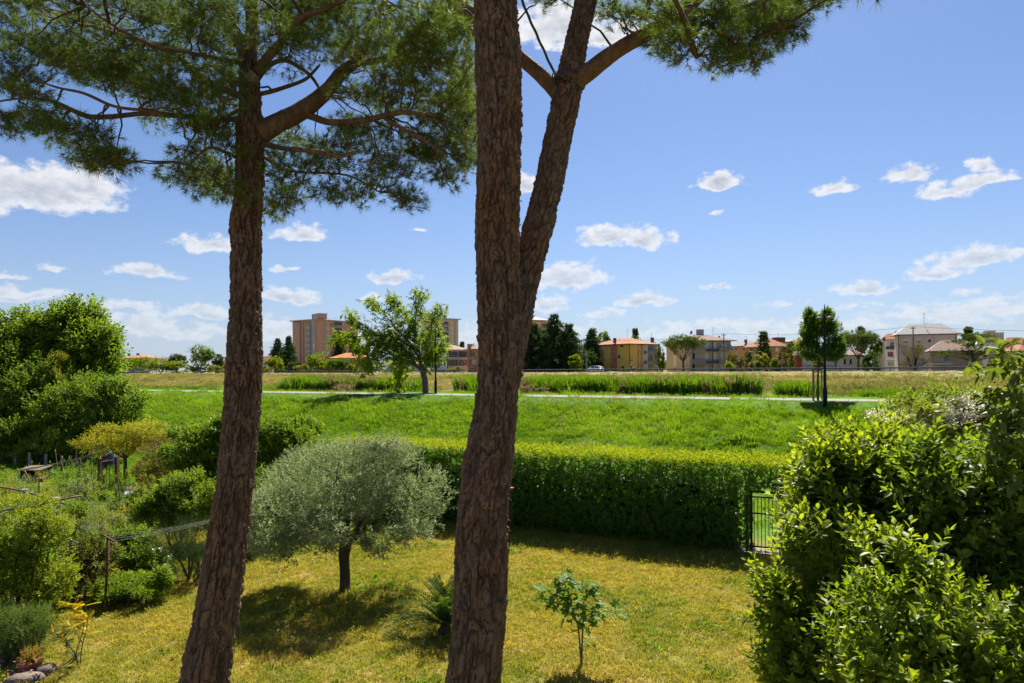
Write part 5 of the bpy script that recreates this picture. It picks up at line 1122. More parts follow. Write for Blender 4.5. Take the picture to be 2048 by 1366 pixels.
    for q, s in enumerate(st):
        c = catmull(np.array([at(x, y, Y + .05 * q) for x, y in s]), 18); V, Q, T = tube(c, np.linspace(.009, .003, 18), 6); put('stem', V, [Q, T], red_stem, t, None, True)
        for k in range(16):
            i = int((.5 + .5 * rng.random()) * 17) if q != 3 else rng.integers(6, 18); p = c[i]; o = unit(rng.normal(size=3) * [1, 1, .6] + [-.3, 0, .5]); L = rng.uniform(.14, .24); f = np.linspace(.1, 1, 12)[:, None]; ax = p + o * L * f - np.array([0, 0, .03]) * f ** 2
            sd = unit(np.cross(o, rng.normal(size=3))); P = np.concatenate([ax, ax]); A = np.concatenate([np.tile(sd + o * .5, (12, 1)), np.tile(-sd + o * .5, (12, 1))])
            V, Fc, tt = leaf_mesh(P, A, np.tile([0, 0, 1.0], (24, 1)), .045, .016, np.clip(rng.random(24) * .6 + .2, 0, 1), 0); gold = (p[2] > .55 + .1 * rng.normal()) and q != 3
            put('frond', V, Fc, gm if gold else gr, t, {'tint': tt})
build_left_green()

# ------------------------------------------------------------------ vegetable plot, rockery, clothes line
def stone(name, label, c, d, seed, mat, cat='stone', group=None):
    import bmesh
    bm = bmesh.new(); bmesh.ops.create_icosphere(bm, subdivisions=3, radius=1.0); V = np.array([v.co for v in bm.verts]); Fc = np.array([[v.index for v in f.verts] for f in bm.faces]); bm.free()
    V = np.sign(V) * np.abs(V) ** .75; V = V * (1 + .16 * fbm(V * 1.6 + seed, 3, seed))[:, None] * np.array(d) + np.array(c)
    return tag(put(name, V, Fc, mat, None, None, False), label, cat, group)

def build_plot():
    wood = plain('weathered_wood', (.13, .098, .068), .9, var=.35, scale=8, bump=.5, stretch=(1, 1, .2)); conc = plain('grey_concrete_post', (.27, .25, .22), .95, var=.25, scale=7, bump=.5)
    rust = plain('rusty_iron', (.10, .045, .030), .85, .1, .45, 14, .4); cane = plain('cane', (.23, .165, .095), .85, var=.4, scale=10); dark = plain('dark_stick', (.07, .048, .035), .9, var=.3, scale=10)
    wire = plain('pale_line', (.34, .30, .23), .7, var=.15, scale=5)
    def pole(name, label, cat, a, b, r, mat, group=None, seg=8, r2=None):
        a, b = np.asarray(a, float), np.asarray(b, float); c = catmull(np.array([a, (a + b) / 2 + rng.normal(size=3) * .012 * np.linalg.norm(b - a), b]), 8); V, Q, T = tube(c, np.linspace(r, r2 or r * .85, 8), seg)
        return tag(put(name, V, [Q, T], mat, None, None, True), label, cat, group)
    def gz(px, py): p = on_flat(px, py); p[2] = float(zt(p[0], p[1])) - .03; return p
    def stake(px, pyb, pxt, pyt, r, mat, name='stake', label='', group='stakes in the vegetable plot'):
        b = gz(px, pyb); t = at(pxt, pyt, b[1] + .01); return pole(name, label, 'stake' if 'post' not in name else 'post', b, t, r, mat, group)
    # squat concrete fence posts at the back
    fp = [(32, 934, 32, 905, 'leftmost squat fence post at the back of the plot'), (60, 938, 59, 905, 'second squat fence post from the left at the back of the plot'), (92, 937, 92, 908, 'third squat fence post from the left at the back of the plot'), (124, 951, 123, 912, 'wooden fence post in the middle of the back fence, under the wires'), (159, 955, 159, 917, 'fence post just left of the crossed canes'), (254, 951, 252, 929, 'short brown post beside the plum trunk')]
    for k, (x, yb, xt, yt, lab) in enumerate(fp): stake(x, yb, xt, yt, .075 if k < 3 else .06, conc if k < 3 else wood, 'fence_post', lab, 'posts of the plot fence')
    cn = [(24, 906, 24, 885, 'cane beside the leftmost fence post'), (42, 912, 42, 889, 'cane against the dark thicket, left of the second post'), (77, 925, 75, 891, 'thin cane between the second and third posts'), (47, 926, 46, 902, 'short cane by the second post'), (115, 949, 110, 899, 'leaning cane left of the wooden post'), (149, 942, 153, 897, 'left cane of the crossed pair'), (158, 940, 152, 916, 'right cane of the crossed pair'), (164, 937, 165, 892, 'tall cane behind the crossed pair'), (222, 922, 222, 905, 'cane beside the blue barrel'), (188, 936, 187, 911, 'cane left of the rusty frame')]
    for x, yb, xt, yt, lab in cn: stake(x, yb, xt, yt, .02, cane, 'bamboo_cane', lab)
    ds = [(169, 965, 168, 926, 'dark stick between the crossed canes and the frame'), (174, 950, 172, 922, 'thin dark stick behind the bean row'), (183, 968, 183, 930, 'dark stick left of the rusty frame'), (183, 966, 192, 937, 'slanting stick tied to the rusty frame'), (247, 1046, 236, 962, 'leaning dark pole in front of the plastic sheet'), (254, 1008, 241, 965, 'second leaning pole beside the plastic sheet'), (232, 1005, 234, 982, 'short stick left of the leaning poles'), (227, 1040, 230, 1000, 'thin dark stick in the mulch row'), (221, 1046, 221, 1012, 'short dark stick at the mulch row'), (269, 1038, 265, 985, 'dark stick right of the leaning poles'), (255, 1035, 255, 1005, 'stick standing between the leaning poles and the bush'), (178, 1002, 177, 985, 'short stick in the green rows'), (122, 1030, 122, 1012, 'stick behind the forked concrete post'), (188, 983, 186, 968, 'stump of a stake in front of the rusty frame')]
    for x, yb, xt, yt, lab in ds: stake(x, yb, xt, yt, .018, dark, 'stake', lab)
    # rusty frame with four uprights
    b = gz(217, 970); t = thing('rusty_frame', 'rusty iron frame of bars standing in the vegetable plot', 'frame', b)
    A, B_ = gz(199, 972), gz(233, 966); C_, D_ = gz(202, 955), gz(236, 950)
    for q, ht in ((A, 919), (B_, 926), (C_, 912), (D_, 925)): mb = MB(); top = q + [0, 0, 1.15]; mb.box((q + top) / 2, (.10, .10, 1.2)); mb.put('upright', rust, t)
    for p, q in ((A, B_), (C_, D_), (A, C_), (B_, D_)):
        for z in (.06, 1.05): V, Q, T = tube(np.array([p + [0, 0, z], q + [0, 0, z]]), .025, 6); put('crossbar', V, [Q, T], rust, t)
    for k in range(4): p = A + (B_ - A) * (k + 1) / 5; V, Q, T = tube(np.array([p + [0, 0, .05], p + [0, 0, 1.05]]), .014, 5); put('bar', V, [Q, T], rust, t)
    # blue barrel and grey sheet under the plum
    b = gz(214, 940); bm_ = plain('blue_plastic', (.010, .032, .12), .4, var=.1, scale=4)
    t = thing('barrel', 'blue plastic barrel in the shade of the plum tree', 'barrel', b); z = np.array([0, .05, .25, .5, .62, .85, .95, .98]) * .95; V, Q, T = tube(np.column_stack([np.full(8, b[0]), np.full(8, b[1]), b[2] + z]), [.26, .29, .30, .31, .31, .30, .28, .25], 20); put('body', V, [Q, T], bm_, t, None, True); V, Q, T = tube(np.array([b + [0, 0, .92], b + [0, 0, .96]]), [.25, .25], 20); put('lid', V, [Q, T], plain('blue_lid', (.012, .04, .15), .4, var=.1), t)
    def sheet(label, quad, mat, seed, name='plastic_sheet'):
        P = np.array([gz(*q) for q in quad]); u = np.linspace(0, 1, 26); U, W = np.meshgrid(u, u); X = (P[0][None, None] * ((1 - U) * (1 - W))[..., None] + P[1] * (U * (1 - W))[..., None] + P[2] * (U * W)[..., None] + P[3] * ((1 - U) * W)[..., None])
        nz = fbm(np.column_stack([U.ravel() * 9, W.ravel() * 4, np.full(U.size, seed)]), 3, seed).reshape(U.shape); X[..., 2] = .10 + .07 * nz + .10 * np.sin(W * math.pi); i = np.arange(25)[:, None] * 26; j = np.arange(25)[None]
        return tag(put(name, X.reshape(-1, 3), np.stack([i + j, i + j + 1, i + 27 + j, i + 26 + j], -1).reshape(-1, 4), mat, None, None, True), label, 'plastic sheet', 'mulch sheets')
    film = plain('pale_film', (.46, .48, .52), .22, var=.2, scale=5, spec=.6); film2 = plain('dark_film', (.10, .11, .14), .2, var=.3, scale=5, spec=.7)
    sheet('crumpled pale plastic sheet at the back of the plot, near the green bush', [(246, 1000), (284, 996), (286, 984), (252, 986)], film, 3)
    sheet('long dark shiny mulch film in front of the leaning poles', [(208, 1060), (284, 1040), (284, 1028), (214, 1044)], film2, 5)
    sheet('strip of dark mulch film beside the forked concrete post', [(126, 1078), (205, 1062), (205, 1050), (130, 1066)], film2, 7)
    mb = gz(104, 952); stone('blue_bag', 'small crumpled bright blue bag lying on the plot soil', mb + [0, 0, .10], (.16, .12, .12), 5, plain('bright_blue_plastic', (.01, .22, .55), .35, var=.1), 'bag')
    # wooden cold frame box
    b = gz(68, 962); t = thing('wooden_box', 'open wooden crate with a tilted lid on the plot soil', 'crate', b)
    for nm, c, d, rx in (('side', (-.42, 0, .25), (.05, .7, .5), 0), ('side', (.42, 0, .25), (.05, .7, .5), 0), ('back', (0, .35, .3), (.9, .05, .6), 0), ('front', (0, -.35, .16), (.9, .05, .32), 0), ('lid', (.02, .05, .58), (1.0, .8, .035), .12), ('board', (.28, -.45, .22), (1.0, .2, .03), .2)):
        m = MB(); cs, sn = math.cos(rx), math.sin(rx); m.box(b + np.array(c), d, M3=np.array([[1, 0, 0], [0, cs, -sn], [0, sn, cs]])); m.put(nm, wood if nm != 'back' else dark, t)
    stake(62, 968, 49, 941, .03, cane, 'bamboo_cane', 'stick leaning against the wooden crate')
    stake(79, 1012, 78.5, 952, .02, rust, 'iron_post', 'thin rusty post in front of the wooden crate')
    # concrete post pair with wooden rails (pergola)
    def cpost(px, yb, xt, yt, lab, twin):
        b = gz(px, yb); t = thing('pergola_post', lab, 'post', b, 'concrete posts of the old pergola'); top = at(xt, yt, b[1])
        for k, o in enumerate((-.075, .075) if twin else (0,)): mb = MB(); d = top - b; mb.tube(np.array([b + [o, 0, 0], top + [o * .4, 0, 0]]), .062, 4); mb.put('shaft', conc, t)
        if twin:
            for f in (.2, .45, .7): mb = MB(); mb.box(b + (top - b) * f, (.15, .06, .05)); mb.put('rung', conc, t)
        mb = MB(); mb.box(top + [0, 0, .02], (.22, .14, .06)); mb.put('cap', conc, t); return top
    t1 = cpost(119, 1072, 112, 998, 'tall twin-shaft concrete post with rails tied to its top', True); t2 = cpost(53, 1012, 50, 981, 'shorter concrete post carrying the left pergola rail', False)
    for lab, a, b_ in (('wooden rail running down from the left pergola post to the twin post', t2 + [-2.6, .3, .25], t1 + [.75, -.5, -.10]), ('wooden rail lying across the top of the twin concrete post', t1 + [-1.3, -1.0, -.22], t1 + [.5, .4, .02]), ('loose pole sticking in from the left edge above the photinia', at(-10, 1010, t2[1]), at(26, 994, t2[1])), ('lower pole sticking in from the left edge', at(-10, 1018, t2[1] - .6), at(40, 1000, t2[1] - .3)), ('short pole at the left edge beside the photinia', at(-8, 1030, 15.2), at(15, 1024, 15.4)), ('stick propped against the left pergola post', gz(62, 1020), at(70, 992, t2[1] + .2))):
        pole('pergola_rail', lab, 'pole', a, b_, .035, wood, 'rails of the old pergola')
    # wires above the plot
    for k, dz in enumerate((0, .09, .17)):
        a, b_ = at(30, 944 - k * 2, 27), at(197, 904 + k * 2.4, 27.6); s = np.linspace(0, 1, 14)[:, None]; V, Q, T = tube(a + (b_ - a) * s - np.array([0, 0, .22]) * s * (1 - s), .013, 5)
        tag(put('plot_wire', V, [Q, T], wire, None, None, True), ('lowest', 'middle', 'top')[2 - k] + ' of the three pale wires stretched over the back of the plot', 'wire', 'wires over the plot')
    # clothes line: T-shaped rusty post and cords to the olive
    b = on_flat(209, 1225); t = thing('clothes_post', 'rusty T-shaped clothes-line post at the edge of the lawn', 'post', b); top = at(216, 1076, b[1])
    V, Q, T = tube(np.array([b - [0, 0, .05], (b + top) / 2 + [.01, 0, 0], top]), .026, 10); put('pole', V, [Q, T], rust, t, None, True)
    arm = unit(np.array([.8, -.6, 0])); l, r_ = top - arm * .27 + [0, 0, .035], top + arm * .27 - [0, 0, .035]; V, Q, T = tube(np.array([l, r_]), .021, 8); put('crossarm', V, [Q, T], rust, t)
    far = at(545, 1002, 15.6)
    for k in range(4):
        a = l + (r_ - l) * (k + .3) / 3.6; b_ = far + np.array([.02 * k, .1 * k, -.02 * k]); s = np.linspace(0, 1, 24)[:, None]; V, Q, T = tube(a + (b_ - a) * s - np.array([0, 0, .55 - .05 * k]) * s * (1 - s), .0033, 5)
        tag(put('clothes_line', V, [Q, T], wire, None, None, True), ('backmost', 'second from the back', 'third from the back', 'frontmost')[k] + ' pale clothes line running from the rusty post towards the olive', 'clothes line', 'four slack clothes lines')
    # rows of vegetables and wild herbs
    vm = [leafy('vegetable_leaf', (.07, .13, .02), (.22, .28, .06), .42, .45, .3, patch=1), leafy('grey_green_leaf', (.10, .13, .055), (.28, .31, .16), .35, .5, .3, patch=1), MATS['mid_green_leaf'], MATS['lime_leaf']]
    proto = []
    for k in range(8):
        bl = [(np.array([0, 0, .32 + .12 * (k % 3)]), (.34, .34, .34 + .12 * (k % 3))), (np.array([.2, .1, .25]), (.25, .25, .22))]; P, D, f = shoots_on(bl, 46, .9, .2, .02); d = shoot_leaves(P, D, 7, .2, .085 if k % 2 else .06, .45, .3, .35)
        V, Fc, tt = leaf_mesh(d['P'], d['A'], d['N'], d['L'], d['W'], d['t']); me = mesh_data('foliage', V, Fc, {'tint': tt}); me.materials.append(vm[(k // 2) % 4]); proto.append(me)
    spots = []
    while len(spots) < 240:
        px, py = rng.uniform(-20, 300), rng.uniform(955, 1085)
        if 150 < px < 215 and 935 < py < 955: continue
        if px > 250 and py < 980: continue
        if px < 110 and py > 1030: continue
        spots.append((px, py))
    vs = [bpy.data.objects.new('vegetable_clump', m_) for m_ in proto]
    pts = np.array([gz(*q) for q in spots]) + [0, 0, .03]
    scatter('vegetable_rows', 'rows of leafy vegetables and wild herbs covering the plot', 'vegetables', pts, rng.uniform(.35, .95, len(pts)), .5, vs, .08)
    # thin fruit saplings in the plot
    for lab, x, yb, yt, w in (('thin grey-leaved sapling in the middle of the plot', 160, 1045, 960, 22), ('leafy sapling beside the twin concrete post', 150, 1085, 1010, 22), ('small sapling with crooked pale stem in the plot', 190, 1050, 990, 26), ('dark leafy sapling in front of the mulch strip', 268, 1030, 985, 16)):
        b = gz(x, yb); Y = b[1]; k = Y / F; H = (yb - yt) * k
        bush('fruit_sapling', lab, [(b + [0, 0, H * .62], (w * k, w * k, H * .36)), (b + [.1, 0, H * .85], (w * k * .6, w * k * .6, H * .2))], vm[1 if 'grey' in lab else 2], 120, 7, .2, .075, .4, 'sapling', base=b, stem_r=.022, ntips=4, trunk=dict(trunk_h=.45), base_t=.35)
    # rockery with pots and flowers
    rk = plain('rockery_stone', (.15, .115, .095), .95, var=.4, scale=6, bump=.6)
    for lab, px, py, d in (('long grey-brown rock at the bottom edge of the rockery', 50, 1366, (.26, .16, .10)), ('reddish rock right of the flower pots', 92, 1350, (.13, .14, .12)), ('rock half hidden under the juniper', 18, 1318, (.2, .2, .13)), ('flat pale rock in the dry lawn beside the rockery', 88, 1338, (.2, .10, .035)), ('rock at the foot of the photinia', 24, 1215, (.16, .16, .16))):
        p = on_flat(px, py); stone('rock', lab, p + [0, 0, d[2] * .4], d, int(px), rk, 'rock', 'rockery stones')
    terra = plain('terracotta', (.34, .13, .065), .85, var=.2, scale=9)
    fl = leafy('pot_flower_leaf', (.10, .14, .03), (.36, .18, .05), .4, .5, .2, patch=6)
    for lab, px, py in (('terracotta pot with reddish flowers, on the left of the pair in the rockery', 52, 1352), ('terracotta pot with yellowish flowers, on the right of the pair', 70, 1346)):
        b = on_flat(px, py); t = thing('flower_pot', lab, 'flower pot', b, 'two clay pots in the rockery'); V, Q, T = tube(np.column_stack([np.full(5, b[0]), np.full(5, b[1]), [.0, .10, .17, .171, .205]]), [.07, .09, .10, .115, .115], 18); put('pot', V, [Q, T], terra, t, None, True)
        P, D, f = shoots_on([(b + [0, 0, .27], (.13, .13, .10))], 60, .8, .2); put_leaves('flowers', shoot_leaves(P, D, 6, .09, .04, .5, .2, .6), fl, t, stuff=True)
    n = 260; pk = plain('pink_petal', (.62, .16, .30), .6, var=.25, scale=30); mb = MB(); lf = MB()
    for _ in range(n):
        p = on_flat(rng.uniform(-15, 70), rng.uniform(1318, 1366)); h = rng.uniform(.06, .16); V, Fc, tt = leaf_mesh(np.tile(p, (4, 1)), unit(rng.normal(size=(4, 3)) * .5 + [0, 0, .8]), rand_dirs(4), h, .016, .5); lf.add(V, Fc, .4)
        if rng.random() < .45: V, Fc, tt = leaf_mesh(np.tile(p + [0, 0, h], (6, 1)), unit(np.column_stack([np.cos(np.arange(6) * 1.05), np.sin(np.arange(6) * 1.05), np.full(6, .35)])), np.tile([0, 0, 1.0], (6, 1)), .026, .014, .5); mb.add(V, Fc)
    t = thing('flower_bed', 'low bed of pink flowers among the rockery stones', 'flowers', on_flat(30, 1345)); mb.put('blossom', pk, t)['kind'] = 'stuff'; lf.put('foliage', MATS['mid_green_leaf'], t, attr='tint')['kind'] = 'stuff'
build_plot()

# orange poppy-like flower by the hedge and the hose post beside the pine
def build_bits():
    p = at(1024, 977, 19.0); g = p.copy(); g[2] = 0; t = thing('red_rose', 'single orange-red flower in front of the hedge beside the forked pine', 'flower', g); V, Q, T = tube(np.array([g, p]), .008, 5); put('stem', V, [Q, T], MATS['mid_green_leaf'], t)
    a = np.arange(9) * .698; V, Fc, tt = leaf_mesh(np.tile(p, (9, 1)), np.column_stack([np.cos(a), np.sin(a), np.full(9, .4)]), np.tile([0, 0, 1.0], (9, 1)), .07, .06, .5); put('flower', V, Fc, plain('orange_petal', (.75, .10, .03), .6, var=.15), t)
    b = on_flat(1018, 1100); t = thing('iron_stake', 'thin dark stake just right of the forked pine trunk', 'stake', b); V, Q, T = tube(np.array([b - [0, 0, .05], at(1022, 1000, b[1])]), .018, 6); put('rod', V, [Q, T], MATS['dark_iron'], t)
build_bits()
# ------------------------------------------------------------------ levee furniture: lamps, staked tree, mulberry
black_iron = plain('black_lamp_paint', (.012, .013, .016), .65, 0, .2, 8, spec=.2)
opal = plain('lamp_glass', (.16, .16, .15), .3, var=.05)
def lathe(prof, c, n=20):
    prof = np.array(prof, float); th = np.arange(n) / n * 2 * math.pi
    V = np.concatenate([np.column_stack([c[0] + r * np.cos(th), c[1] + r * np.sin(th), np.full(n, c[2] + z)]) for r, z in prof]); m = len(prof)
    i = np.arange(m - 1)[:, None] * n; j = np.arange(n)[None]; k = (j + 1) % n
    return V, np.stack([i + j, i + k, i + n + k, i + n + j], -1).reshape(-1, 4)

def lamp_mast(base, H):
    return lathe([(.001, -.1), (.105, -.1), (.105, .9), (.085, 1.0), (.075, 1.05), (.062, 1.3), (.055, H * .6), (.045, H), (.06, H + .02), (.06, H + .08), (.03, H + .10), (.001, H + .10)], base)

def build_levee():
    # right lamp: mast with finial, two scrolled brackets under a bell hood
    top = at(1649, 607, 34); base = np.array([top[0], top[1], float(zt(top[0], top[1]))]); H = top[2] - base[2]
    t = thing('street_lamp', 'tall black street lamp with bell-shaped head beside the staked young tree', 'street lamp', base, 'path lamps')
    V, Q = lamp_mast(base, H * .86); put('mast', V, Q, black_iron, t, None, True)
    V, Q = lathe([(.035, H * .86 + .05), (.05, H * .88), (.03, H * .905), (.035, H * .93), (.02, H * .95), (.028, H * .965), (.006, H)], base, 12); put('finial', V, Q, black_iron, t, None, True)
    hz = base[2] + H * .86 - .45
    for sgn, d in ((1, np.array([.82, -.57, 0])), (-1, np.array([.82, -.57, 0]))):
        a = np.linspace(0, 1, 16)[:, None]; p0 = base + [0, 0, H * .95]; p1 = base + d * sgn * .24 + [0, 0, H * .87]
        c = p0 + (p1 - p0) * a + np.array([0, 0, -1]) * (np.sin(a * math.pi) * .16); V, Q, T = tube(c, .02, 6); put('bracket', V, [Q, T], black_iron, t, None, True)
        V, Q = lathe([(.03, .10), (.05, .06), (.10, .02), (.17, -.03), (.19, -.05), (.17, -.05), (.05, .03)], p1, 18); put('lamp_hood', V, Q, black_iron, t, None, True)
        V, Q = lathe([(.15, -.045), (.12, -.085), (.05, -.11), (.001, -.115)], p1, 14); put('lamp_glass', V, Q, opal, t, None, True)
    # left lamp: shepherd's crook with bell lamp and a camera dome
    top = at(870.5, 652, 52); base = np.array([top[0], top[1], float(zt(top[0], top[1]))]); H = top[2] - base[2] - .15
    t = thing('street_lamp', 'black street lamp with curved hook arm beside the leaning mulberry', 'street lamp', base, 'path lamps')
    V, Q = lamp_mast(base, H * .9); put('mast', V, Q, black_iron, t, None, True)
    a = np.linspace(0, math.pi, 20); c = np.concatenate([[base + [0, 0, H * .88]], base + np.column_stack([.13 - .13 * np.cos(a), -.05 * np.sin(a / 2), H + .15 * np.sin(a) - .1]), [base + [.27, -.05, H - .3]]]); V, Q, T = tube(c, .03, 8); put('hook_arm', V, [Q, T], black_iron, t, None, True)
    h = base + [.27, -.05, H - .38]; V, Q = lathe([(.03, .1), (.06, .05), (.10, -.12), (.20, -.22), (.22, -.26), (.20, -.26), (.05, -.1)], h, 18); put('lamp_hood', V, Q, black_iron, t, None, True)
    V, Q = lathe([(.18, -.25), (.14, -.33), (.05, -.37), (.001, -.38)], h, 14); put('lamp_glass', V, Q, opal, t, None, True)
    g = base + [.28, -.05, H - 1.15]; V, Q = lathe([(.001, .22), (.10, .21), (.13, .16), (.13, .05), (.12, 0), (.09, -.08), (.001, -.12)], g, 16); put('camera_dome', V, Q, plain('white_plastic', (.75, .75, .75), .4, var=.05), t, None, True)
    V, Q, T = tube(np.array([base + [0, 0, H - .95], g + [0, 0, .2]]), .03, 6); put('dome_arm', V, [Q, T], plain('white_plastic', (.75, .75, .75)), t)
    # staked young tree
    Y = 37; b0 = at(1636, 800, Y); base = np.array([b0[0], b0[1], float(zt(b0[0], b0[1]))])
    ym = leafy('young_tree_leaf', (.035, .085, .010), (.125, .205, .025), .42, .4, .4, (1.5, 1.5, .45), patch=1.5)
    B = [px_blob(x, y, Y + rng.uniform(-.3, .3), rx, ry, .7) for x, y, rx, ry in [(1640, 690, 38, 34), (1625, 665, 18, 20), (1655, 660, 16, 22), (1622, 636, 7, 13), (1652, 636, 6, 10), (1668, 680, 18, 26), (1615, 700, 16, 18), (1645, 712, 34, 16), (1672, 700, 14, 20), (1635, 645, 8, 12), (1610, 660, 6, 8), (1640, 655, 12, 18), (1622, 650, 8, 16)]]
    t = bush('young_tree', 'young green tree standing in a wooden stake frame on the levee', B, ym, 1500, 8, .34, .105, .62, 'tree', up=1.5, shell=.45, stem_r=.06, base=base, ntips=10, trunk=dict(trunk_h=.55), base_t=.22, tip_t=.42)
    wood = plain('stake_timber', (.22, .17, .12), .9, var=.3, scale=9, bump=.4, stretch=(1, 1, .2))
    f = thing('tree_stakes', 'weathered timber frame of posts around the young tree trunk', 'tree stakes', base + [0, -.05, 0]); tops = []
    for dx, dy in ((-.33, -.15), (-.12, .25), (.30, .2), (.24, -.2)):
        p = base + [dx, dy, 0]; p[2] = float(zt(p[0], p[1])) - .1; q = np.array([p[0], p[1], base[2] + 1.62]); V, Q, T = tube(np.array([p, q]), .04, 8); put('post', V, [Q, T], wood, f, None, True); tops.append(q)
    for a, b in ((0, 1), (1, 2), (2, 3), (3, 0)): V, Q, T = tube(np.array([tops[a] - [0, 0, .06], tops[b] - [0, 0, .06]]), .032, 6); put('rail', V, [Q, T], wood, f)
    # leaning mulberry
    Y = 53; b0 = at(851, 780, Y); base = np.array([b0[0], b0[1], float(zt(b0[0], b0[1]))])
    mm = leafy('mulberry_leaf', (.065, .125, .010), (.25, .32, .025), .50, .42, .35, (1.5, 1.5, .4), patch=1.0)
    t = thing('mulberry_tree', 'spreading bright green mulberry with leaning branches beside the hook-armed lamp', 'tree', base)
    mb = MB(); fork = at(845, 742, Y); c = catmull(np.array([base - [0, 0, .1], at(850, 762, Y), fork]), 10); mb.tube(c, np.linspace(.24, .22, 10), 12, False)
    arms = [[(845, 742), (830, 700), (800, 665), (770, 630), (740, 600)], [(845, 742), (838, 700), (830, 650), (836, 605), (840, 588)], [(846, 742), (855, 700), (862, 660), (868, 630), (880, 618)], [(842, 740), (810, 705), (770, 680), (730, 655), (700, 632)], [(838, 735), (800, 715), (760, 705), (735, 715), (735, 745)], [(835, 735), (815, 720), (800, 735), (795, 775)], [(848, 740), (865, 715), (878, 700), (882, 680)], [(830, 700), (790, 675), (740, 672), (690, 675), (672, 677)], [(838, 690), (815, 640), (790, 610), (780, 594)], [(836, 720), (790, 690), (750, 690), (715, 700)]]
    tipP, tipD = [], []
    for q, ar in enumerate(arms):
        dy = rng.uniform(-1.4, 1.4); c = catmull(np.array([at(x, y, Y + dy * k / 3) for k, (x, y) in enumerate(ar)]), 22); mb.tube(c, np.linspace(.11, .015, 22), 7, False)
        for k in range(215):
            i = rng.integers(4, 22); p = c[i] + rng.normal(size=3) * np.array([.42, .55, .34]) * (1.1 if i < 16 else .7); tipP.append(p); tipD.append(unit((c[min(i + 1, 21)] - c[i]) * 3 + rng.normal(size=3) * .5 + [0, 0, -.1]))
            if k % 4 == 0: mb.tube(np.array([c[i], (c[i] + p) / 2 + [0, 0, .05], p]), [.02, .013, .008], 4, False)
    mb.put('trunk', barky('mulberry_bark', ((.07, .055, .04), (.13, .105, .08), (.2, .17, .13)), 6), t, True)
    d = shoot_leaves(np.array(tipP), np.array(tipD), 10, .55, .19, .8, .28, .4, 1.0, .18, flat=.45); put_leaves('crown', d, mm, t, 0, .2, .15)
build_levee()

# ------------------------------------------------------------------ guard rail, vehicles
def road_pt(X, off, z=None):
    """Point on a line parallel to the guard rail, off metres beyond it."""
    Y = 171 - .806 * X; p = np.array([X, Y]) + RN * off; return np.array([p[0], p[1], 3.95 if z is None else z])
def X_at_px(px, off=0.0):
    u = uv_of(px, 738)[0]; Yo = (171 + off * 1.284) / (1 + .806 * u); return u * Yo, Yo
def build_rail():
    steel = plain('galvanised_steel', (.085, .10, .115), .8, 0, .2, 3, spec=.15)
    X0, X1 = -185.0, 125.0; t = thing('guard_rail', 'long grey steel guard rail along the road on the far bank', 'guard rail', road_pt(0, 0))
    prof = [(0, .50), (-.06, .54), (-.06, .58), (0, .62), (-.06, .67), (-.06, .72), (0, .76), (.02, .76), (-.03, .70), (.02, .62), (-.03, .56), (.02, .50)]
    n = 2; V = []
    for X in (X0, X1):
        for o, z in prof: V.append(road_pt(X, o - .08, 3.95 + z))
    m = len(prof); j = np.arange(m); k = (j + 1) % m; put('beam', np.array(V), np.stack([j, k, k + m, j + m], -1), steel, t)
    pm = None; s = 0
    N = int((X1 - X0) * 1.284 / 4)
    for i in range(N + 1):
        X = X0 + (X1 - X0) * i / N; p = road_pt(X, 0)
        if pm is None:
            mb = MB(); mb.box((0, .0, .36), (.10, .13, 1.0), math.atan2(RD[1], RD[0])); o = mb.put('post', steel, t); pm = o.data
        else: o = bpy.data.objects.new('post', pm); COL.objects.link(o); o.parent = t
        o.location = Vector((p - wloc(t)).tolist())
        if i == 0: V = np.array([v.co[:] for v in pm.vertices]) + wloc(t); pm.vertices.foreach_set('co', V.astype(np.float32).ravel())
build_rail()

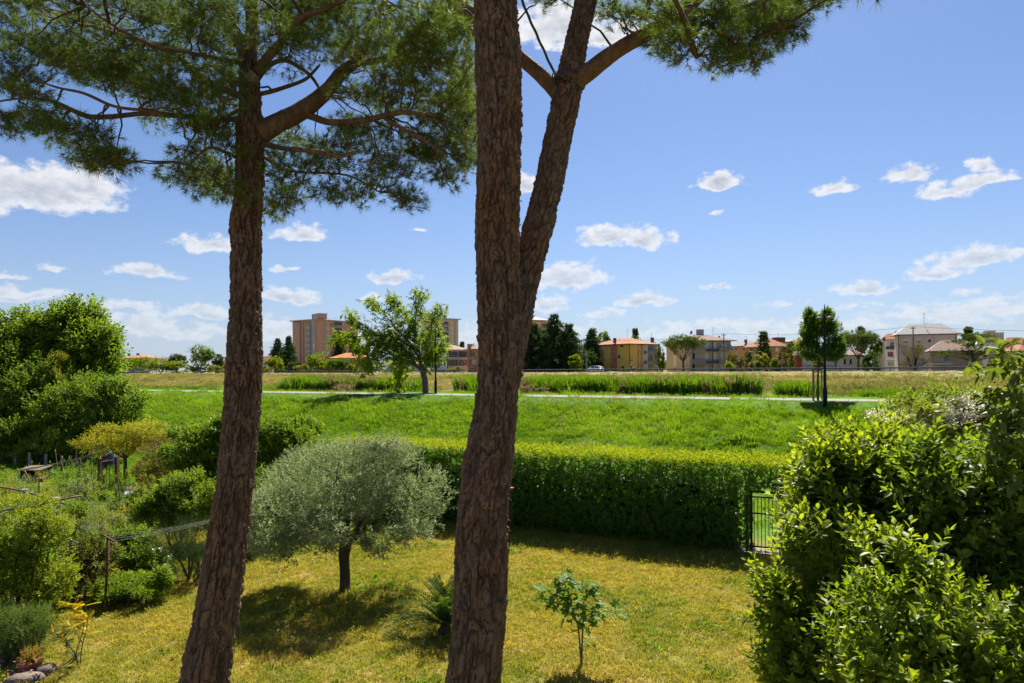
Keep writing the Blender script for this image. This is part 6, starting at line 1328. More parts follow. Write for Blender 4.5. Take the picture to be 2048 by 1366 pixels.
def car(label, px, off, rev, col, kind='hatch', seen=1.0):
    X, Yo = X_at_px(px, off); base = np.array([X, Yo, 3.975]); ang = math.atan2(RD[1], RD[0]) + (math.pi if rev else 0)
    t = thing('car', label, 'car', base, 'cars on the far road'); cs, sn = math.cos(ang), math.sin(ang); M3 = np.array([[cs, -sn, 0], [sn, cs, 0], [0, 0, 1]])
    paint = plain('car_paint_' + label.split()[0], col, .25, .3, .04, 2, spec=.6); glass = plain('car_glass', (.02, .025, .03), .06, 0, .1, spec=.8); tyre = plain('tyre', (.02, .02, .02), .85); rim = plain('rim', (.45, .45, .46), .35, .8); red = plain('tail_light', (.45, .02, .02), .3); lam = plain('head_light', (.75, .75, .72), .2)
    # body as cross sections along the length: x, half width, sill, belt height, roof height, roof half width
    sec = [(-2.08, .62, .42, .78, .80, .55), (-2.0, .80, .28, .90, .95, .60), (-1.75, .86, .20, .95, 1.18, .60), (-1.25, .88, .20, .97, 1.42, .60), (-.3, .88, .20, .96, 1.48, .62), (.4, .88, .20, .95, 1.43, .61), (.95, .88, .20, .93, 1.12, .66), (1.25, .87, .20, .91, .93, .74), (1.75, .83, .22, .80, .81, .70), (2.05, .72, .30, .66, .67, .60), (2.12, .55, .38, .58, .59, .48)]
    rows = []
    for x, w, z0, zb, zr, wr in sec: rows.append([(x, -w * .92, z0), (x, -w, (z0 + zb) / 2), (x, -w * .97, zb), (x, -wr, zr), (x, wr, zr), (x, w * .97, zb), (x, w, (z0 + zb) / 2), (x, w * .92, z0)])
    V = np.array(rows).reshape(-1, 3); m = len(rows); i = np.arange(m - 1)[:, None] * 8; j = np.arange(8)[None]; k = (j + 1) % 8
    Q = np.concatenate([np.stack([i + j, i + k, i + 8 + k, i + 8 + j], -1).reshape(-1, 4)]); caps = np.array([[0, 7, 6, 5], [0, 5, 4, 3], [0, 3, 2, 1], [80, 81, 82, 83], [80, 83, 84, 85], [80, 85, 86, 87]])
    put('body', V @ M3.T + base, np.concatenate([Q, caps]), paint, t, None, False)
    def part(nm, P, mat, parent=t): return put(nm, np.array(P) @ M3.T + base, np.array([[0, 1, 2, 3]]) if len(P) == 4 else np.array([list(range(len(P)))]), mat, parent)
    for s in (-1, 1):
        for x0, x1, x2, x3 in ((-1.55, -.42, -.42, -1.30), (-.34, .80, .45, -.34)):
            part('side_window', [(x0, s * .865, 1.0), (x1, s * .865, .99), (x2, s * .66, 1.38), (x3, s * .66, 1.36)], glass)
    part('windscreen', [(1.18, -.72, .97), (1.18, .72, .97), (.52, .58, 1.40), (.52, -.58, 1.40)], glass); part('rear_window', [(-2.0, .62, 1.0), (-2.0, -.62, 1.0), (-1.42, -.56, 1.38), (-1.42, .56, 1.38)], glass)
    for s in (-1, 1):
        part('headlight', [(2.08, s * .45, .60), (2.0, s * .74, .62), (1.9, s * .78, .74), (2.06, s * .45, .68)], lam); part('taillight', [(-2.09, s * .50, .72), (-2.02, s * .80, .74), (-2.0, s * .80, .92), (-2.06, s * .52, .90)], red)
        for x in (-1.28, 1.32):
            a = np.linspace(0, 6.283, 18, endpoint=False); c = np.array([x, s * .80, .31]); ring = lambda r, y: np.column_stack([c[0] + r * np.cos(a), np.full(18, c[1] + y * s), c[2] + r * np.sin(a)])
            V = np.concatenate([ring(.30, -.09), ring(.31, .08), ring(.20, .10)]); jj = np.arange(18); kk = (jj + 1) % 18; w = put('wheel', V @ M3.T + base, np.concatenate([np.stack([jj, kk, kk + 18, jj + 18], -1), np.stack([jj + 18, kk + 18, kk + 36, jj + 36], -1)]), tyre, t)
            V = np.concatenate([ring(.20, .095), [c + [0, .07 * s, 0]]]); put('rim', V @ M3.T + base, np.stack([jj, kk, np.full(18, 18)], -1), rim, w)
car('white hatchback car driving behind the guard rail near the yellow house', 1190, 3.2, True, (.78, .79, .80))
car('silver car on the far road at the left, beside the utility pole', 250, 6.8, False, (.62, .64, .66))
car('blue car on the far road just left of the straight pine trunk', 401, 3.2, True, (.05, .08, .16))
car('dark car half hidden by the big left tree', 206, 3.2, True, (.03, .03, .035))

def scooter():
    X, Yo = X_at_px(1262, 3.0); b = np.array([X, Yo, 3.975]); ang = math.atan2(RD[1], RD[0]) + math.pi; cs, sn = math.cos(ang), math.sin(ang); M3 = np.array([[cs, -sn, 0], [sn, cs, 0], [0, 0, 1]]); W = lambda P: np.asarray(P, float) @ M3.T + b
    t = thing('scooter', 'motor scooter passing in front of the yellow house', 'scooter', b); dk = plain('scooter_black', (.03, .03, .035), .4); si = plain('scooter_silver', (.35, .37, .40), .3, .4)
    for x in (-.62, .62):
        a = np.linspace(0, 6.283, 16, endpoint=False); V, Q, T = tube(W(np.column_stack([x + .2 * np.cos(a), a * 0, .26 + .2 * np.sin(a)])), .055, 6, False); i = np.arange(6); Q = np.concatenate([Q, np.stack([90 + i, 90 + (i + 1) % 6, (i + 1) % 6, i], -1)]); put('wheel', V, Q, plain('tyre', (.02, .02, .02)), t)
    for nm, pts, rr, mt in (('body', [(-.75, 0, .55), (-.5, 0, .62), (-.1, 0, .5), (.1, 0, .3), (.35, 0, .28)], [.12, .17, .16, .12, .10], si), ('leg_shield', [(.35, 0, .28), (.48, 0, .6), (.42, 0, .95), (.36, 0, 1.05)], [.12, .2, .18, .08], si), ('seat', [(-.72, 0, .76), (-.4, 0, .80), (.0, 0, .74)], [.10, .15, .1], dk), ('fork', [(.42, 0, .9), (.62, 0, .26)], [.04, .04], dk), ('handlebar', [(.36, -.3, 1.08), (.38, 0, 1.05), (.36, .3, 1.08)], [.025, .03, .025], dk), ('top_box', [(-.98, 0, .9), (-.72, 0, .92)], [.17, .19], dk)):
        V, Q, T = tube(W(pts), rr, 10); put(nm, V, [Q, T], mt, t, None, True)
    # rider: one skinned body
    J = dict(pelvis=(-.25, 0, .90), chest=(-.18, 0, 1.22), neck=(-.12, 0, 1.44), head=(-.08, 0, 1.56), crown=(-.07, 0, 1.68), shl=(-.15, .19, 1.38), ell=(.02, .27, 1.16), hal=(.33, .27, 1.10), shr=(-.15, -.19, 1.38), elr=(.02, -.27, 1.16), har=(.33, -.27, 1.10), hl=(-.22, .11, .86), kl=(.16, .15, .78), al=(.14, .14, .36), fl=(.28, .14, .33), hr=(-.22, -.11, .86), kr=(.16, -.15, .78), ar=(.14, -.14, .36), fr=(.28, -.14, .33))
    rad = dict(pelvis=.15, chest=.16, neck=.065, head=.115, crown=.10, shl=.075, ell=.05, hal=.04, shr=.075, elr=.05, har=.04, hl=.10, kl=.07, al=.05, fl=.045, hr=.10, kr=.07, ar=.05, fr=.045)
    E = [('pelvis', 'chest'), ('chest', 'neck'), ('neck', 'head'), ('head', 'crown'), ('chest', 'shl'), ('shl', 'ell'), ('ell', 'hal'), ('chest', 'shr'), ('shr', 'elr'), ('elr', 'har'), ('pelvis', 'hl'), ('hl', 'kl'), ('kl', 'al'), ('al', 'fl'), ('pelvis', 'hr'), ('hr', 'kr'), ('kr', 'ar'), ('ar', 'fr')]
    ks = list(J); me = bpy.data.meshes.new('person'); me.from_pydata([tuple(map(float, W(J[k]) - b)) for k in ks], [(ks.index(a), ks.index(c)) for a, c in E], [])
    o = bpy.data.objects.new('person', me); COL.objects.link(o); o.location = b; tag(o, 'person in dark clothes and helmet riding the scooter', 'person')
    o.modifiers.new('skin', 'SKIN'); o.modifiers.new('sub', 'SUBSURF').render_levels = 1
    if not me.skin_vertices: 
        bpy.context.view_layer.objects.active = o
        try: bpy.ops.mesh.customdata_skin_add()
        except Exception: pass
    for k, v in zip(ks, me.skin_vertices[0].data): v.radius = (rad[k], rad[k]); v.use_root = k == 'pelvis'
    me.materials.append(plain('dark_clothes', (.035, .04, .055), .8))
    V, Q = lathe([(.001, .16), (.10, .13), (.145, .03), (.14, -.06), (.11, -.11)], W([(-.07, 0, 1.62)])[0], 14); put('helmet', V, Q, plain('helmet_white', (.6, .6, .6), .3), o, None, True)
scooter()

# ------------------------------------------------------------------ houses across the road
class House:
    """Two visible walls meeting at the corner nearest to us; pixel columns of the photograph fix its size at its own distance."""
    def __init__(s, name, label, cx, lx, rx, Y, phi, eave, wall, roof, rise=1.6, over=.6, kind='hip', gz=3.0, cat='house', group=None, ridge=.35, roof_t=.18):
        u, v = uv_of(cx, eave); s.P0 = np.array([u * Y, Y]); s.z0, s.z1 = gz - .3, CZ + v * Y; p = R(phi) - math.atan(u)      # phi is measured against our line of sight
        s.dr = np.array([math.cos(p), math.sin(p)]); s.dl = np.array([-math.sin(p), math.cos(p)]); s.nr = np.array([math.sin(p), -math.cos(p)]); s.nl = np.array([-math.cos(p), -math.sin(p)])
        s.wr, s.wl = s.run('R', rx), s.run('L', lx)
        s.t = thing(name, label, cat, [*s.P0, gz], group); s.wall = wall
        c = [s.P0, s.P0 + s.dr * s.wr, s.P0 + s.dr * s.wr + s.dl * s.wl, s.P0 + s.dl * s.wl]
        V = np.array([[*q, z] for z in (s.z0, s.z1) for q in c]); put('wall', V, np.array([[0, 1, 5, 4], [1, 2, 6, 5], [2, 3, 7, 6], [3, 0, 4, 7], [4, 5, 6, 7]]), wall, s.t)
        o = over; e = [s.P0 - (s.dr + s.dl) * o, s.P0 + s.dr * (s.wr + o) - s.dl * o, s.P0 + s.dr * (s.wr + o) + s.dl * (s.wl + o), s.P0 - s.dr * o + s.dl * (s.wl + o)]
        lo = np.array([[*q, s.z1 + .012] for q in e]); hi = np.array([[*q, s.z1 + roof_t] for q in e]); mid = np.mean(e, axis=0)
        if kind == 'flat': V = np.vstack([lo, hi]); Fc = [np.array([[3, 2, 1, 0], [4, 5, 6, 7], [0, 1, 5, 4], [1, 2, 6, 5], [2, 3, 7, 6], [3, 0, 4, 7]])]
        else:
            ax = s.dr if s.wr >= s.wl else s.dl; hl = abs(s.wr - s.wl) / 2 * (1 if kind == 'hip' else 0) + ridge
            if kind == 'gable': hl = (max(s.wr, s.wl) + 2 * o) / 2
            r0, r1 = [*(mid - ax * hl), s.z1 + roof_t + rise], [*(mid + ax * hl), s.z1 + roof_t + rise]; V = np.vstack([lo, hi, [r0], [r1]]); base = [[3, 2, 1, 0], [0, 1, 5, 4], [1, 2, 6, 5], [2, 3, 7, 6], [3, 0, 4, 7]]
            if s.wr >= s.wl: Fc = [np.array(base + [[4, 5, 9, 8], [6, 7, 8, 9]]), np.array([[7, 4, 8], [5, 6, 9]])]
            else: Fc = [np.array(base + [[5, 6, 9, 8], [7, 4, 8, 9]]), np.array([[4, 5, 8], [6, 7, 9]])]
        s.roof = put('roof', V, Fc, roof, s.t)
        s.top = s.z1 + roof_t + (rise if kind != 'flat' else 0)
        if kind != 'flat':        # gutter under the eaves, two visible sides
            gm = plain('gutter_brown', (.05, .032, .026), .5, .2)
            for a, b_ in ((0, 1), (0, 3)): V, Q, T = tube(np.array([[*e[a], s.z1 + .06], [*e[b_], s.z1 + .06]]) , .09, 6); put('gutter', V, [Q, T], gm, s.t)
    def run(s, face, px):
        u = uv_of(px, 720)[0]; d = s.dr if face == 'R' else s.dl; return (u * s.P0[1] - s.P0[0]) / (d[0] - u * d[1])
    def hit(s, face, px, py):
        u, v = uv_of(px, py); d = s.dr if face == 'R' else s.dl; L = (u * s.P0[1] - s.P0[0]) / (d[0] - u * d[1]); return L, CZ + v * (s.P0[1] + L * d[1])
    def slab(s, face, L0, L1, z0, z1, o0, o1, mb=None):
        d, n = (s.dr, s.nr) if face == 'R' else (s.dl, s.nl); mb = mb or MB(); c = s.P0 + d * (L0 + L1) / 2 + n * (o0 + o1) / 2
        M3 = np.array([[d[0], n[0], 0], [d[1], n[1], 0], [0, 0, 1]]); return mb.box([*c, (z0 + z1) / 2], (abs(L1 - L0), abs(o1 - o0), abs(z1 - z0)), M3=M3)
    def window(s, face, x0, x1, y0, y1, fill='glass', frame='white', blind=0.0, name='window'):
        L0, za = s.hit(face, x0, y0); L1, zb = s.hit(face, x1, y1); L0, L1 = sorted((L0, L1)); zb, za = sorted((za, zb)); w = min(.09, (L1 - L0) * .12)
        F_ = {'white': plain('white_frame', (.62, .62, .60), .5, var=.08), 'brown': plain('brown_frame', (.16, .075, .045), .6, var=.15), 'yellow': plain('cream_frame', (.60, .50, .26), .6, var=.1), 'grey': plain('grey_frame', (.30, .30, .30), .6, var=.1)}[frame]
        I_ = {'glass': plain('window_glass', (.035, .042, .05), .08, spec=.8, var=.3, scale=.4), 'dark': plain('dark_opening', (.02, .02, .02), .8), 'shutter': plain('roller_shutter', (.55, .54, .51), .7, var=.06, scale=3), 'brown': plain('brown_shutter', (.22, .095, .055), .7, var=.15, scale=3), 'orange': plain('orange_shutter', (.40, .20, .07), .7, var=.12, scale=3), 'grey': plain('grey_shutter', (.34, .35, .37), .6, var=.1, scale=3), 'blue': plain('pale_blue_awning', (.38, .50, .60), .7, var=.1), 'red': plain('red_shutter', (.30, .07, .05), .7, var=.1), 'tan': plain('tan_shutter', (.42, .26, .13), .7, var=.1)}
        mb = MB(); s.slab(face, L0 - w, L0, zb - w, za + w, -.02, .05, mb); s.slab(face, L1, L1 + w, zb - w, za + w, -.02, .05, mb); s.slab(face, L0, L1, za, za + w, -.02, .052, mb); s.slab(face, L0, L1, zb - w, zb, -.02, .08, mb)
        f = mb.put(name, F_, s.t); s.slab(face, L0, L1, zb, za, -.02, .015).put('pane' if fill == 'glass' else 'shutter', I_[fill], f)
        if blind: s.slab(face, L0, L1, za - (za - zb) * blind, za, .016, .035).put('roller_blind', I_['shutter'], f)
    def grid(s, face, xs, ys, w, h, **k):
        for y in ys:
            for x in xs: s.window(face, x - w / 2, x + w / 2, y - h / 2, y + h / 2, **k)
    def strip(s, face, x0, x1, y0, y1, mat, o=.02, name='wall_panel', deep=.0):
        L0, za = s.hit(face, x0, y0); L1, zb = s.hit(face, x1, y1); return s.slab(face, L0, L1, zb, za, -.05, o).put(name, mat, s.t)
    def balcony(s, face, x0, x1, y0, y1, depth, mat, slabm=None):
        """Parapet from y0 down to y1 (pixels) standing out from the wall, with its floor slab."""
        L0, za = s.hit(face, x0, y0); L1, zb = s.hit(face, x1, y1); L0, L1 = sorted((L0, L1)); mb = MB(); s.slab(face, L0, L1, zb, za, depth - .1, depth, mb); s.slab(face, L0, L0 + .1, zb, za, 0, depth - .1, mb); s.slab(face, L1 - .1, L1, zb, za, 0, depth - .1, mb)
        p = mb.put('balcony', mat, s.t); s.slab(face, L0, L1, zb - .16, zb, 0, depth + .05).put('slab', slabm or plain('concrete_slab', (.36, .34, .31), .9), p); return p
    def chimney(s, px, y0, y1, w, mat, dep=.5, cap=True):
        """A stack rising through the roof; dep: how far back from the near corner, 0..1."""
        Y = s.P0[1] + dep * (s.wr * s.dr[1] + s.wl * s.dl[1]); a, b = at(px, y0, Y), at(px, y1, Y); mb = MB(); k = w * Y / F
        mb.box([a[0], Y, (a[2] + b[2]) / 2], (k, k, a[2] - b[2]), math.atan2(s.dr[1], s.dr[0])); c = mb.put('chimney', mat, s.roof)
        return c
    def pipe(s, face, px):
        L0, _z = s.hit(face, px, 720); d, n = (s.dr, s.nr) if face == 'R' else (s.dl, s.nl); q = s.P0 + d * L0 + n * .1; V, Q, T = tube(np.array([[*q, s.z0], [*q, s.z1]]), .06, 6); put('downpipe', V, [Q, T], plain('gutter_brown', (.05, .032, .026)), s.t)
    def aerial(s, px, y0, y1, dep=.5):
        Y = s.P0[1] + dep * (s.wr * s.dr[1] + s.wl * s.dl[1]); a, b = at(px, y0, Y), at(px, y1, Y); mb = MB(); b[2] -= .3; mb.tube(np.array([b, a]), .035, 5)
        for k, f in enumerate((.0, .12, .3)): c = a - (a - b) * f; mb.tube(np.array([c - [.5 - .1 * k, .1, 0], c + [.5 - .1 * k, .1, 0]]), .025, 4)
        mb.put('aerial', plain('aerial_metal', (.25, .25, .26), .5, .6), s.roof)

def tile_roof(name, cols):
    if name in MATS: return MATS[name]
    m, nt, out = new_mat(name); L = nt.links; n = nnoise(nt, 1.2, 5, .7); n2 = nnoise(nt, 9, 3, .6); b = nt.nodes.new('ShaderNodeBsdfPrincipled')
    c = nmix(nt, .5, nramp(nt, n.outputs['Fac'], [(.3, cols[0]), (.55, cols[1]), (.75, cols[2])]), nramp(nt, n2.outputs['Fac'], [(.3, cols[0]), (.55, cols[1]), (.75, cols[2])]))
    L.new(c, b.inputs['Base Color']); b.inputs['Roughness'].default_value = .9; tc = nt.nodes.new('ShaderNodeTexCoord'); w = nt.nodes.new('ShaderNodeTexWave'); w.inputs['Scale'].default_value = 2.4; w.inputs['Distortion'].default_value = 1.0; w.bands_direction = 'DIAGONAL'; L.new(tc.outputs['Object'], w.inputs[0])
    bp = nt.nodes.new('ShaderNodeBump'); bp.inputs['Strength'].default_value = .6; bp.inputs['Distance'].default_value = .06; L.new(w.outputs[0], bp.inputs['Height']); L.new(bp.outputs[0], b.inputs['Normal']); L.new(b.outputs[0], out.inputs[0]); return m

def build_houses():
    pink = plain('pink_brick', (.55, .29, .21), .9, var=.16, scale=2, bump=.2); beige = plain('beige_brick', (.55, .43, .29), .9, var=.14, scale=2); grey = plain('grey_panel', (.32, .31, .30), .85, var=.12, scale=2); yellow = plain('yellow_render', (.74, .47, .11), .9, var=.12, scale=.8); white = plain('white_render', (.74, .72, .69), .9, var=.08, scale=.8); taupe = plain('taupe_render', (.44, .375, .31), .9, var=.12, scale=.8); brick = plain('red_brick', (.42, .20, .13), .9, var=.2, scale=3); orange = plain('orange_render', (.50, .27, .10), .9, var=.1, scale=1); terra2 = plain('terracotta_panel', (.46, .20, .12), .9, var=.12, scale=2); lilac = plain('lilac_render', (.52, .45, .42), .9, var=.1, scale=.8); redw = plain('oxide_red_render', (.24, .05, .03), .85, var=.15)
    rt = tile_roof('terracotta_tiles', ((.24, .09, .045), (.36, .14, .07), (.42, .20, .11))); rb = tile_roof('brown_tiles', ((.12, .065, .045), (.18, .10, .07), (.24, .15, .11))); rg = plain('grey_metal_roof', (.30, .29, .28), .75, .0, .12, 1.5, spec=.15); rp = tile_roof('weathered_tiles', ((.20, .13, .10), (.29, .19, .145), (.35, .25, .20))); fl = plain('flat_roof_edge', (.34, .34, .34), .8); steel = plain('chimney_steel', (.32, .32, .33), .4, .6); blue = plain('blue_balcony', (.16, .22, .34), .6, var=.1)
    ch = plain('dark_chimney', (.11, .07, .055), .9, var=.2)
    # pink tower block
    h = House('apartment_tower', 'pink brick apartment tower rising left of the mulberry', 632, 586, 716, 350, 40, 640, pink, fl, over=1.2, kind='flat', cat='apartment block', group='three apartment towers', roof_t=.5)
    fy = [647 + 11.7 * k for k in range(7)]
    h.strip('L', 605, 608, 640, 735, pink, .5); h.strip('L', 612, 621, 645, 735, grey, .4); 
    for y in fy: h.window('L', 613, 620.5, y, y + 6, 'glass', 'white'); h.balcony('L', 612, 621.5, y + 6.4, y + 11, .5, plain('balcony_panel', (.42, .40, .38)))
    for x in (598.5, 604): h.grid('L', [x], [y + 3 for y in fy], 2.6, 5.2, fill='grey', frame='grey')
    h.window('L', 624.5, 627, 642, 646); h.grid('L', [626], [y + 3 for y in fy], 2.2, 4, fill='glass', frame='grey')
    h.strip('R', 634.5, 634.9, 640, 735, plain('dark_joint', (.10, .06, .05)), .02); h.strip('R', 646, 651, 641, 735, grey, .10)
    h.grid('R', [648.6], [y + 2 for y in fy], 4.2, 4.4, fill='shutter', frame='grey'); h.grid('R', [656.5], [y for y in fy], 3.2, 2.4, fill='shutter', frame='white'); h.grid('R', [662.5], [y + 2 for y in fy], 3.4, 4.4, fill='glass', frame='grey')
    for y in fy: h.strip('R', 667.5, 684, y - 3.5, y + 2.6, plain('loggia_shade', (.14, .12, .12)), .03, 'loggia_shade_panel'); h.balcony('R', 667.5, 684, y + 2.6, y + 6.2, .9, blue)  # shade of the loggias painted as flat dark panels
    h.grid('R', [686.5], [y + 1 for y in fy], 3, 5, fill='shutter', frame='grey'); h.grid('R', [694.5, 706], [y for y in fy], 3.2, 2.6, fill='glass', frame='white'); h.grid('R', [700.5], [y + 1.5 for y in fy], 4, 4.6, fill='grey', frame='grey')
    L0, _ = h.hit('L', 628, 640); L1, _ = h.hit('L', 631.5, 640); h.slab('L', L0, L1, h.z0, h.z1 + 3.0, .02, 1.4).put('steel_flue', steel, h.t)
    Yb = 356; a, b_ = at(634, 629, Yb), at(651, 636, Yb); mb = MB(); mb.box([(a[0] + b_[0]) / 2, Yb, (a[2] + b_[2]) / 2 - .2], (4.6, 4, 2.6), R(40)); mb.put('roof_house', pink, h.roof); mb = MB(); mb.box([(a[0] + b_[0]) / 2, Yb, a[2] + .3], (5.2, 4.6, .3), R(40)); mb.put('roof_house_cap', fl, h.roof)
    for x in (659, 668, 672, 683): h.aerial(x, 633.5 + (x % 3), 640, .4)
    h2 = House('tower_wing', 'lower pink wing at the left side of the pink apartment tower', 600, 585.5, 603, 356, 40, 645.5, pink, fl, over=.3, kind='flat', cat='apartment block', roof_t=.3); h2.strip('L', 596.5, 600, 646, 735, grey, .05)
    # beige tower behind the mulberry
    h = House('apartment_tower', 'beige apartment tower showing behind the mulberry crown', 884, 842, 917, 383, 34, 638, beige, fl, over=1.2, kind='flat', cat='apartment block', group='three apartment towers', roof_t=.5); fy = [646 + 10.7 * k for k in range(7)]
    for y in fy: h.strip('R', 884.5, 897, y - 3.3, y + 2.2, plain('loggia_shade', (.14, .12, .12)), .03, 'loggia_shade_panel'); h.balcony('R', 884, 897.5, y + 2.2, y + 5.6, .9, blue)  # flat panels carry the shade of the recesses as colour
    h.grid('R', [904.5], [y for y in fy], 3, 2.2, fill='shutter', frame='white'); h.strip('R', 908.5, 911.8, 641, 735, grey, .08); h.grid('R', [910], [y + 1 for y in fy], 2.8, 4.2, fill='shutter', frame='grey'); h.grid('L', [850, 862, 874], [y for y in fy], 3, 4, fill='glass', frame='white')
    a = at(851, 628, 388); mb = MB(); mb.box([a[0], 388, a[2] - 1.3], (6, 5, 3.2), R(34)); mb.put('roof_house', beige, h.roof)
    # pink tower behind the forked trunk
    h = House('apartment_tower', 'pink apartment tower half hidden by the forked pine and the cedars', 1050, 1010, 1092, 330, 24, 640.5, pink, rg, rise=2.6, over=1.4, kind='hip', cat='apartment block', group='three apartment towers'); fy = [650 + 12.4 * k for k in range(7)]
    h.grid('R', [1054], [y for y in fy], 3.4, 6, fill='shutter', frame='grey'); h.grid('R', [1074, 1079], [y - 3 for y in fy], 2.4, 5, fill='shutter', frame='white'); h.chimney(1067, 630.5, 638, 5, terra2, .4); h.aerial(1062, 623, 636, .3)
    for y in fy: h.balcony('R', 1083.5, 1091, y + 2.5, y + 6.5, 1.2, blue); h.window('R', 1084, 1090, y - 3, y + 2, 'glass', 'white')
    h = House('apartment_wing', 'lower pink wing of the tower behind the tall cedar', 1096, 1088, 1104, 338, 24, 644, pink, fl, over=.2, kind='flat', cat='apartment block', roof_t=.3); h.grid('R', [1100], [652, 664, 677, 690], 3, 5, fill='grey', frame='grey')
    # far red roofs at the left
    h = House('far_house', 'long low house with orange tiled roof beyond the left bushes', 300, 240, 331, 350, 62, 716.5, white, rt, 1.9, .8, cat='house'); h.chimney(258, 706, 712, 4, ch); h.chimney(276, 706.5, 711, 4, ch); h.grid('L', [250, 262, 274, 286], [721], 3, 3, fill='glass')
    h = House('small_house', 'small house with brown roof just left of the straight pine trunk', 437, 429, 451, 300, 40, 729, grey, rb, 1.8, .6); h.window('R', 439, 446, 730, 734)
    h = House('small_house', 'white house with red gable just right of the straight pine trunk', 537, 524, 548, 285, 35, 722, white, rt, 1.9, .6, kind='gable'); h.window('L', 527, 532, 726, 732, 'glass'); h.window('R', 540, 545, 725, 730)
    h = House('small_house', 'pale house end behind the straight pine trunk', 458, 449, 470, 290, 30, 717, white, rb, 1.6, .5); h.window('L', 451, 455, 722, 728)
    # orange-roofed bungalow
    h = House('bungalow', 'low brick bungalow with bright orange hipped roof below the pink tower', 722, 664, 742, 250, 66, 716.5, brick, tile_roof('orange_tiles', ((.34, .10, .04), (.50, .16, .06), (.55, .22, .10))), 2.2, 1.0); h.grid('L', [698], [722], 3.6, 8, fill='shutter'); h.grid('L', [704, 722 - 4], [722], 4, 7, fill='tan', frame='brown'); h.grid('L', [680], [722], 5, 5, fill='brown', frame='brown'); h.chimney(684, 708, 714, 4, brick)
    h = House('garage', 'flat-roofed ochre garage behind the orange bungalow roof', 665, 640, 692, 270, 40, 710, orange, fl, over=.6, kind='flat'); h.window('L', 650, 656, 713, 717, 'glass')
    # white house with loggias and brick neighbour
    h = House('balcony_house', 'white house with brown shutters and two levels of balconies', 893, 862, 935.5, 232, 32, 700, white, rp, 1.9, .9, cat='house', group='row of balcony houses')
    h.grid('L', [876.5, 882], [708.5], 2.6, 8, fill='orange', frame='brown'); h.grid('L', [889.5], [708.5], 2.4, 8, fill='glass', frame='brown'); h.grid('L', [877.5, 882.6], [726], 2.6, 8, fill='brown', frame='brown'); h.grid('L', [889.5], [726], 2.2, 8, fill='glass', frame='brown'); h.grid('L', [877, 883, 889], [742], 2.6, 3, fill='brown', frame='brown'); h.pipe('R', 894.2)
    sh = plain('loggia_shade', (.14, .12, .12)); cr = plain('cream_wall', (.50, .44, .36), .9)  # sh: painted colour for the shade behind the balconies
    for y in (702, 720): h.strip('R', 895, 935, y, y + 14, sh, .02, 'loggia_shade_panel')
    h.window('R', 902.5, 915.5, 703, 711, 'blue', 'white', name='awning'); h.grid('R', [918.5, 924, 930], [709], 2.4, 8, fill='glass', frame='brown'); h.grid('R', [898.5, 905, 910, 918.5, 924, 930], [727], 2.6, 10, fill='brown', frame='white')
    for y0, y1 in ((714, 719), (731.5, 737)): h.balcony('R', 894.6, 935, y0, y1, 1.3, cr)
    h.chimney(886, 686, 694, 9, white, .3); h.chimney(893, 684, 693, 6, rb, .3)
    h = House('brick_house', 'red brick house with balcony partly hidden by the forked trunk', 952, 935.5, 985, 228, 32, 699, brick, rp, 1.7, .9, group='row of balcony houses'); h.strip('L', 941, 950, 702, 713, sh, .02, 'loggia_shade_panel'); h.balcony('L', 940, 951, 713, 718, 1.1, terra2); h.balcony('L', 940, 951, 730, 735, 1.1, terra2); h.window('L', 945, 950, 703, 712); h.window('L', 944.5, 951, 720, 730, 'shutter'); h.chimney(938.5, 688, 698, 6, brick, .2); h.strip('L', 936.5, 937, 700, 740, sh, .03)
    # yellow house
    h = House('yellow_house', 'ochre yellow house with terracotta stripes and hipped red roof', 1261, 1190.5, 1309, 185, 48, 688.5, yellow, rt, 1.9, .9, cat='house')
    for x0, x1 in ((1202, 1208), (1221, 1227.2)): h.strip('L', x0, x1, 689, 745, terra2, .03)
    h.strip('L', 1228, 1234.5, 689, 745, terra2, .35, 'flue_shaft')
    h.window('L', 1202, 1208, 692, 702, 'glass', 'white', .7); h.window('L', 1222, 1227, 693, 702, 'glass', 'white'); h.window('L', 1203, 1208, 714, 723, 'grey', 'white'); h.window('L', 1222, 1227, 714, 722, 'shutter', 'white'); h.window('L', 1242, 1246.5, 690, 694, 'glass', 'grey'); h.window('L', 1236.5, 1240.5, 711, 716, 'glass', 'grey'); h.window('L', 1243.5, 1248, 732.5, 736, 'glass', 'grey'); h.strip('L', 1229, 1234, 717, 722, plain('orange_box', (.50, .13, .05)), .5, 'gas_box')
    for x0, x1 in ((1275, 1278), (1281, 1284.8)): h.strip('R', x0, x1, 689, 745, terra2, .03)
    h.window('R', 1281.5, 1284.5, 692, 702, 'shutter', 'white'); h.window('R', 1281.5, 1284.5, 712, 722, 'glass'); h.window('R', 1275, 1277, 692, 700, 'glass'); h.window('R', 1275.5, 1277.5, 712, 722, 'brown')
    h.strip('R', 1288, 1306, 690, 739, plain('veranda_shade', (.26, .23, .20)), .02, 'veranda_shade_panel'); h.window('R', 1292, 1305, 692, 701, 'blue', 'white', name='awning'); h.window('R', 1290, 1295, 710, 727, 'brown', 'brown'); h.window('R', 1297, 1306, 710, 720, 'shutter', 'white', name='awning')  # shade under the balconies painted as a darker flat panel
    gb = plain('glass_balustrade', (.16, .24, .25), .2, spec=.6)
    for y in (701.5, 721.5): h.balcony('R', 1287.5, 1307.5, y, y + 5.5, 1.2, gb)
    for x in (1288, 1308): h.strip('R', x - .4, x + .4, 690, 742, white, 1.25, 'column')
    h.pipe('L', 1259.5); h.chimney(1229.5, 676, 686, 4.5, ch, .25); h.chimney(1270, 674, 684, 3, ch, .4); h.chimney(1304.5, 675, 687, 5, ch, .6); h.aerial(1255, 659, 673, .9); h.aerial(1303, 666, 675, .6)
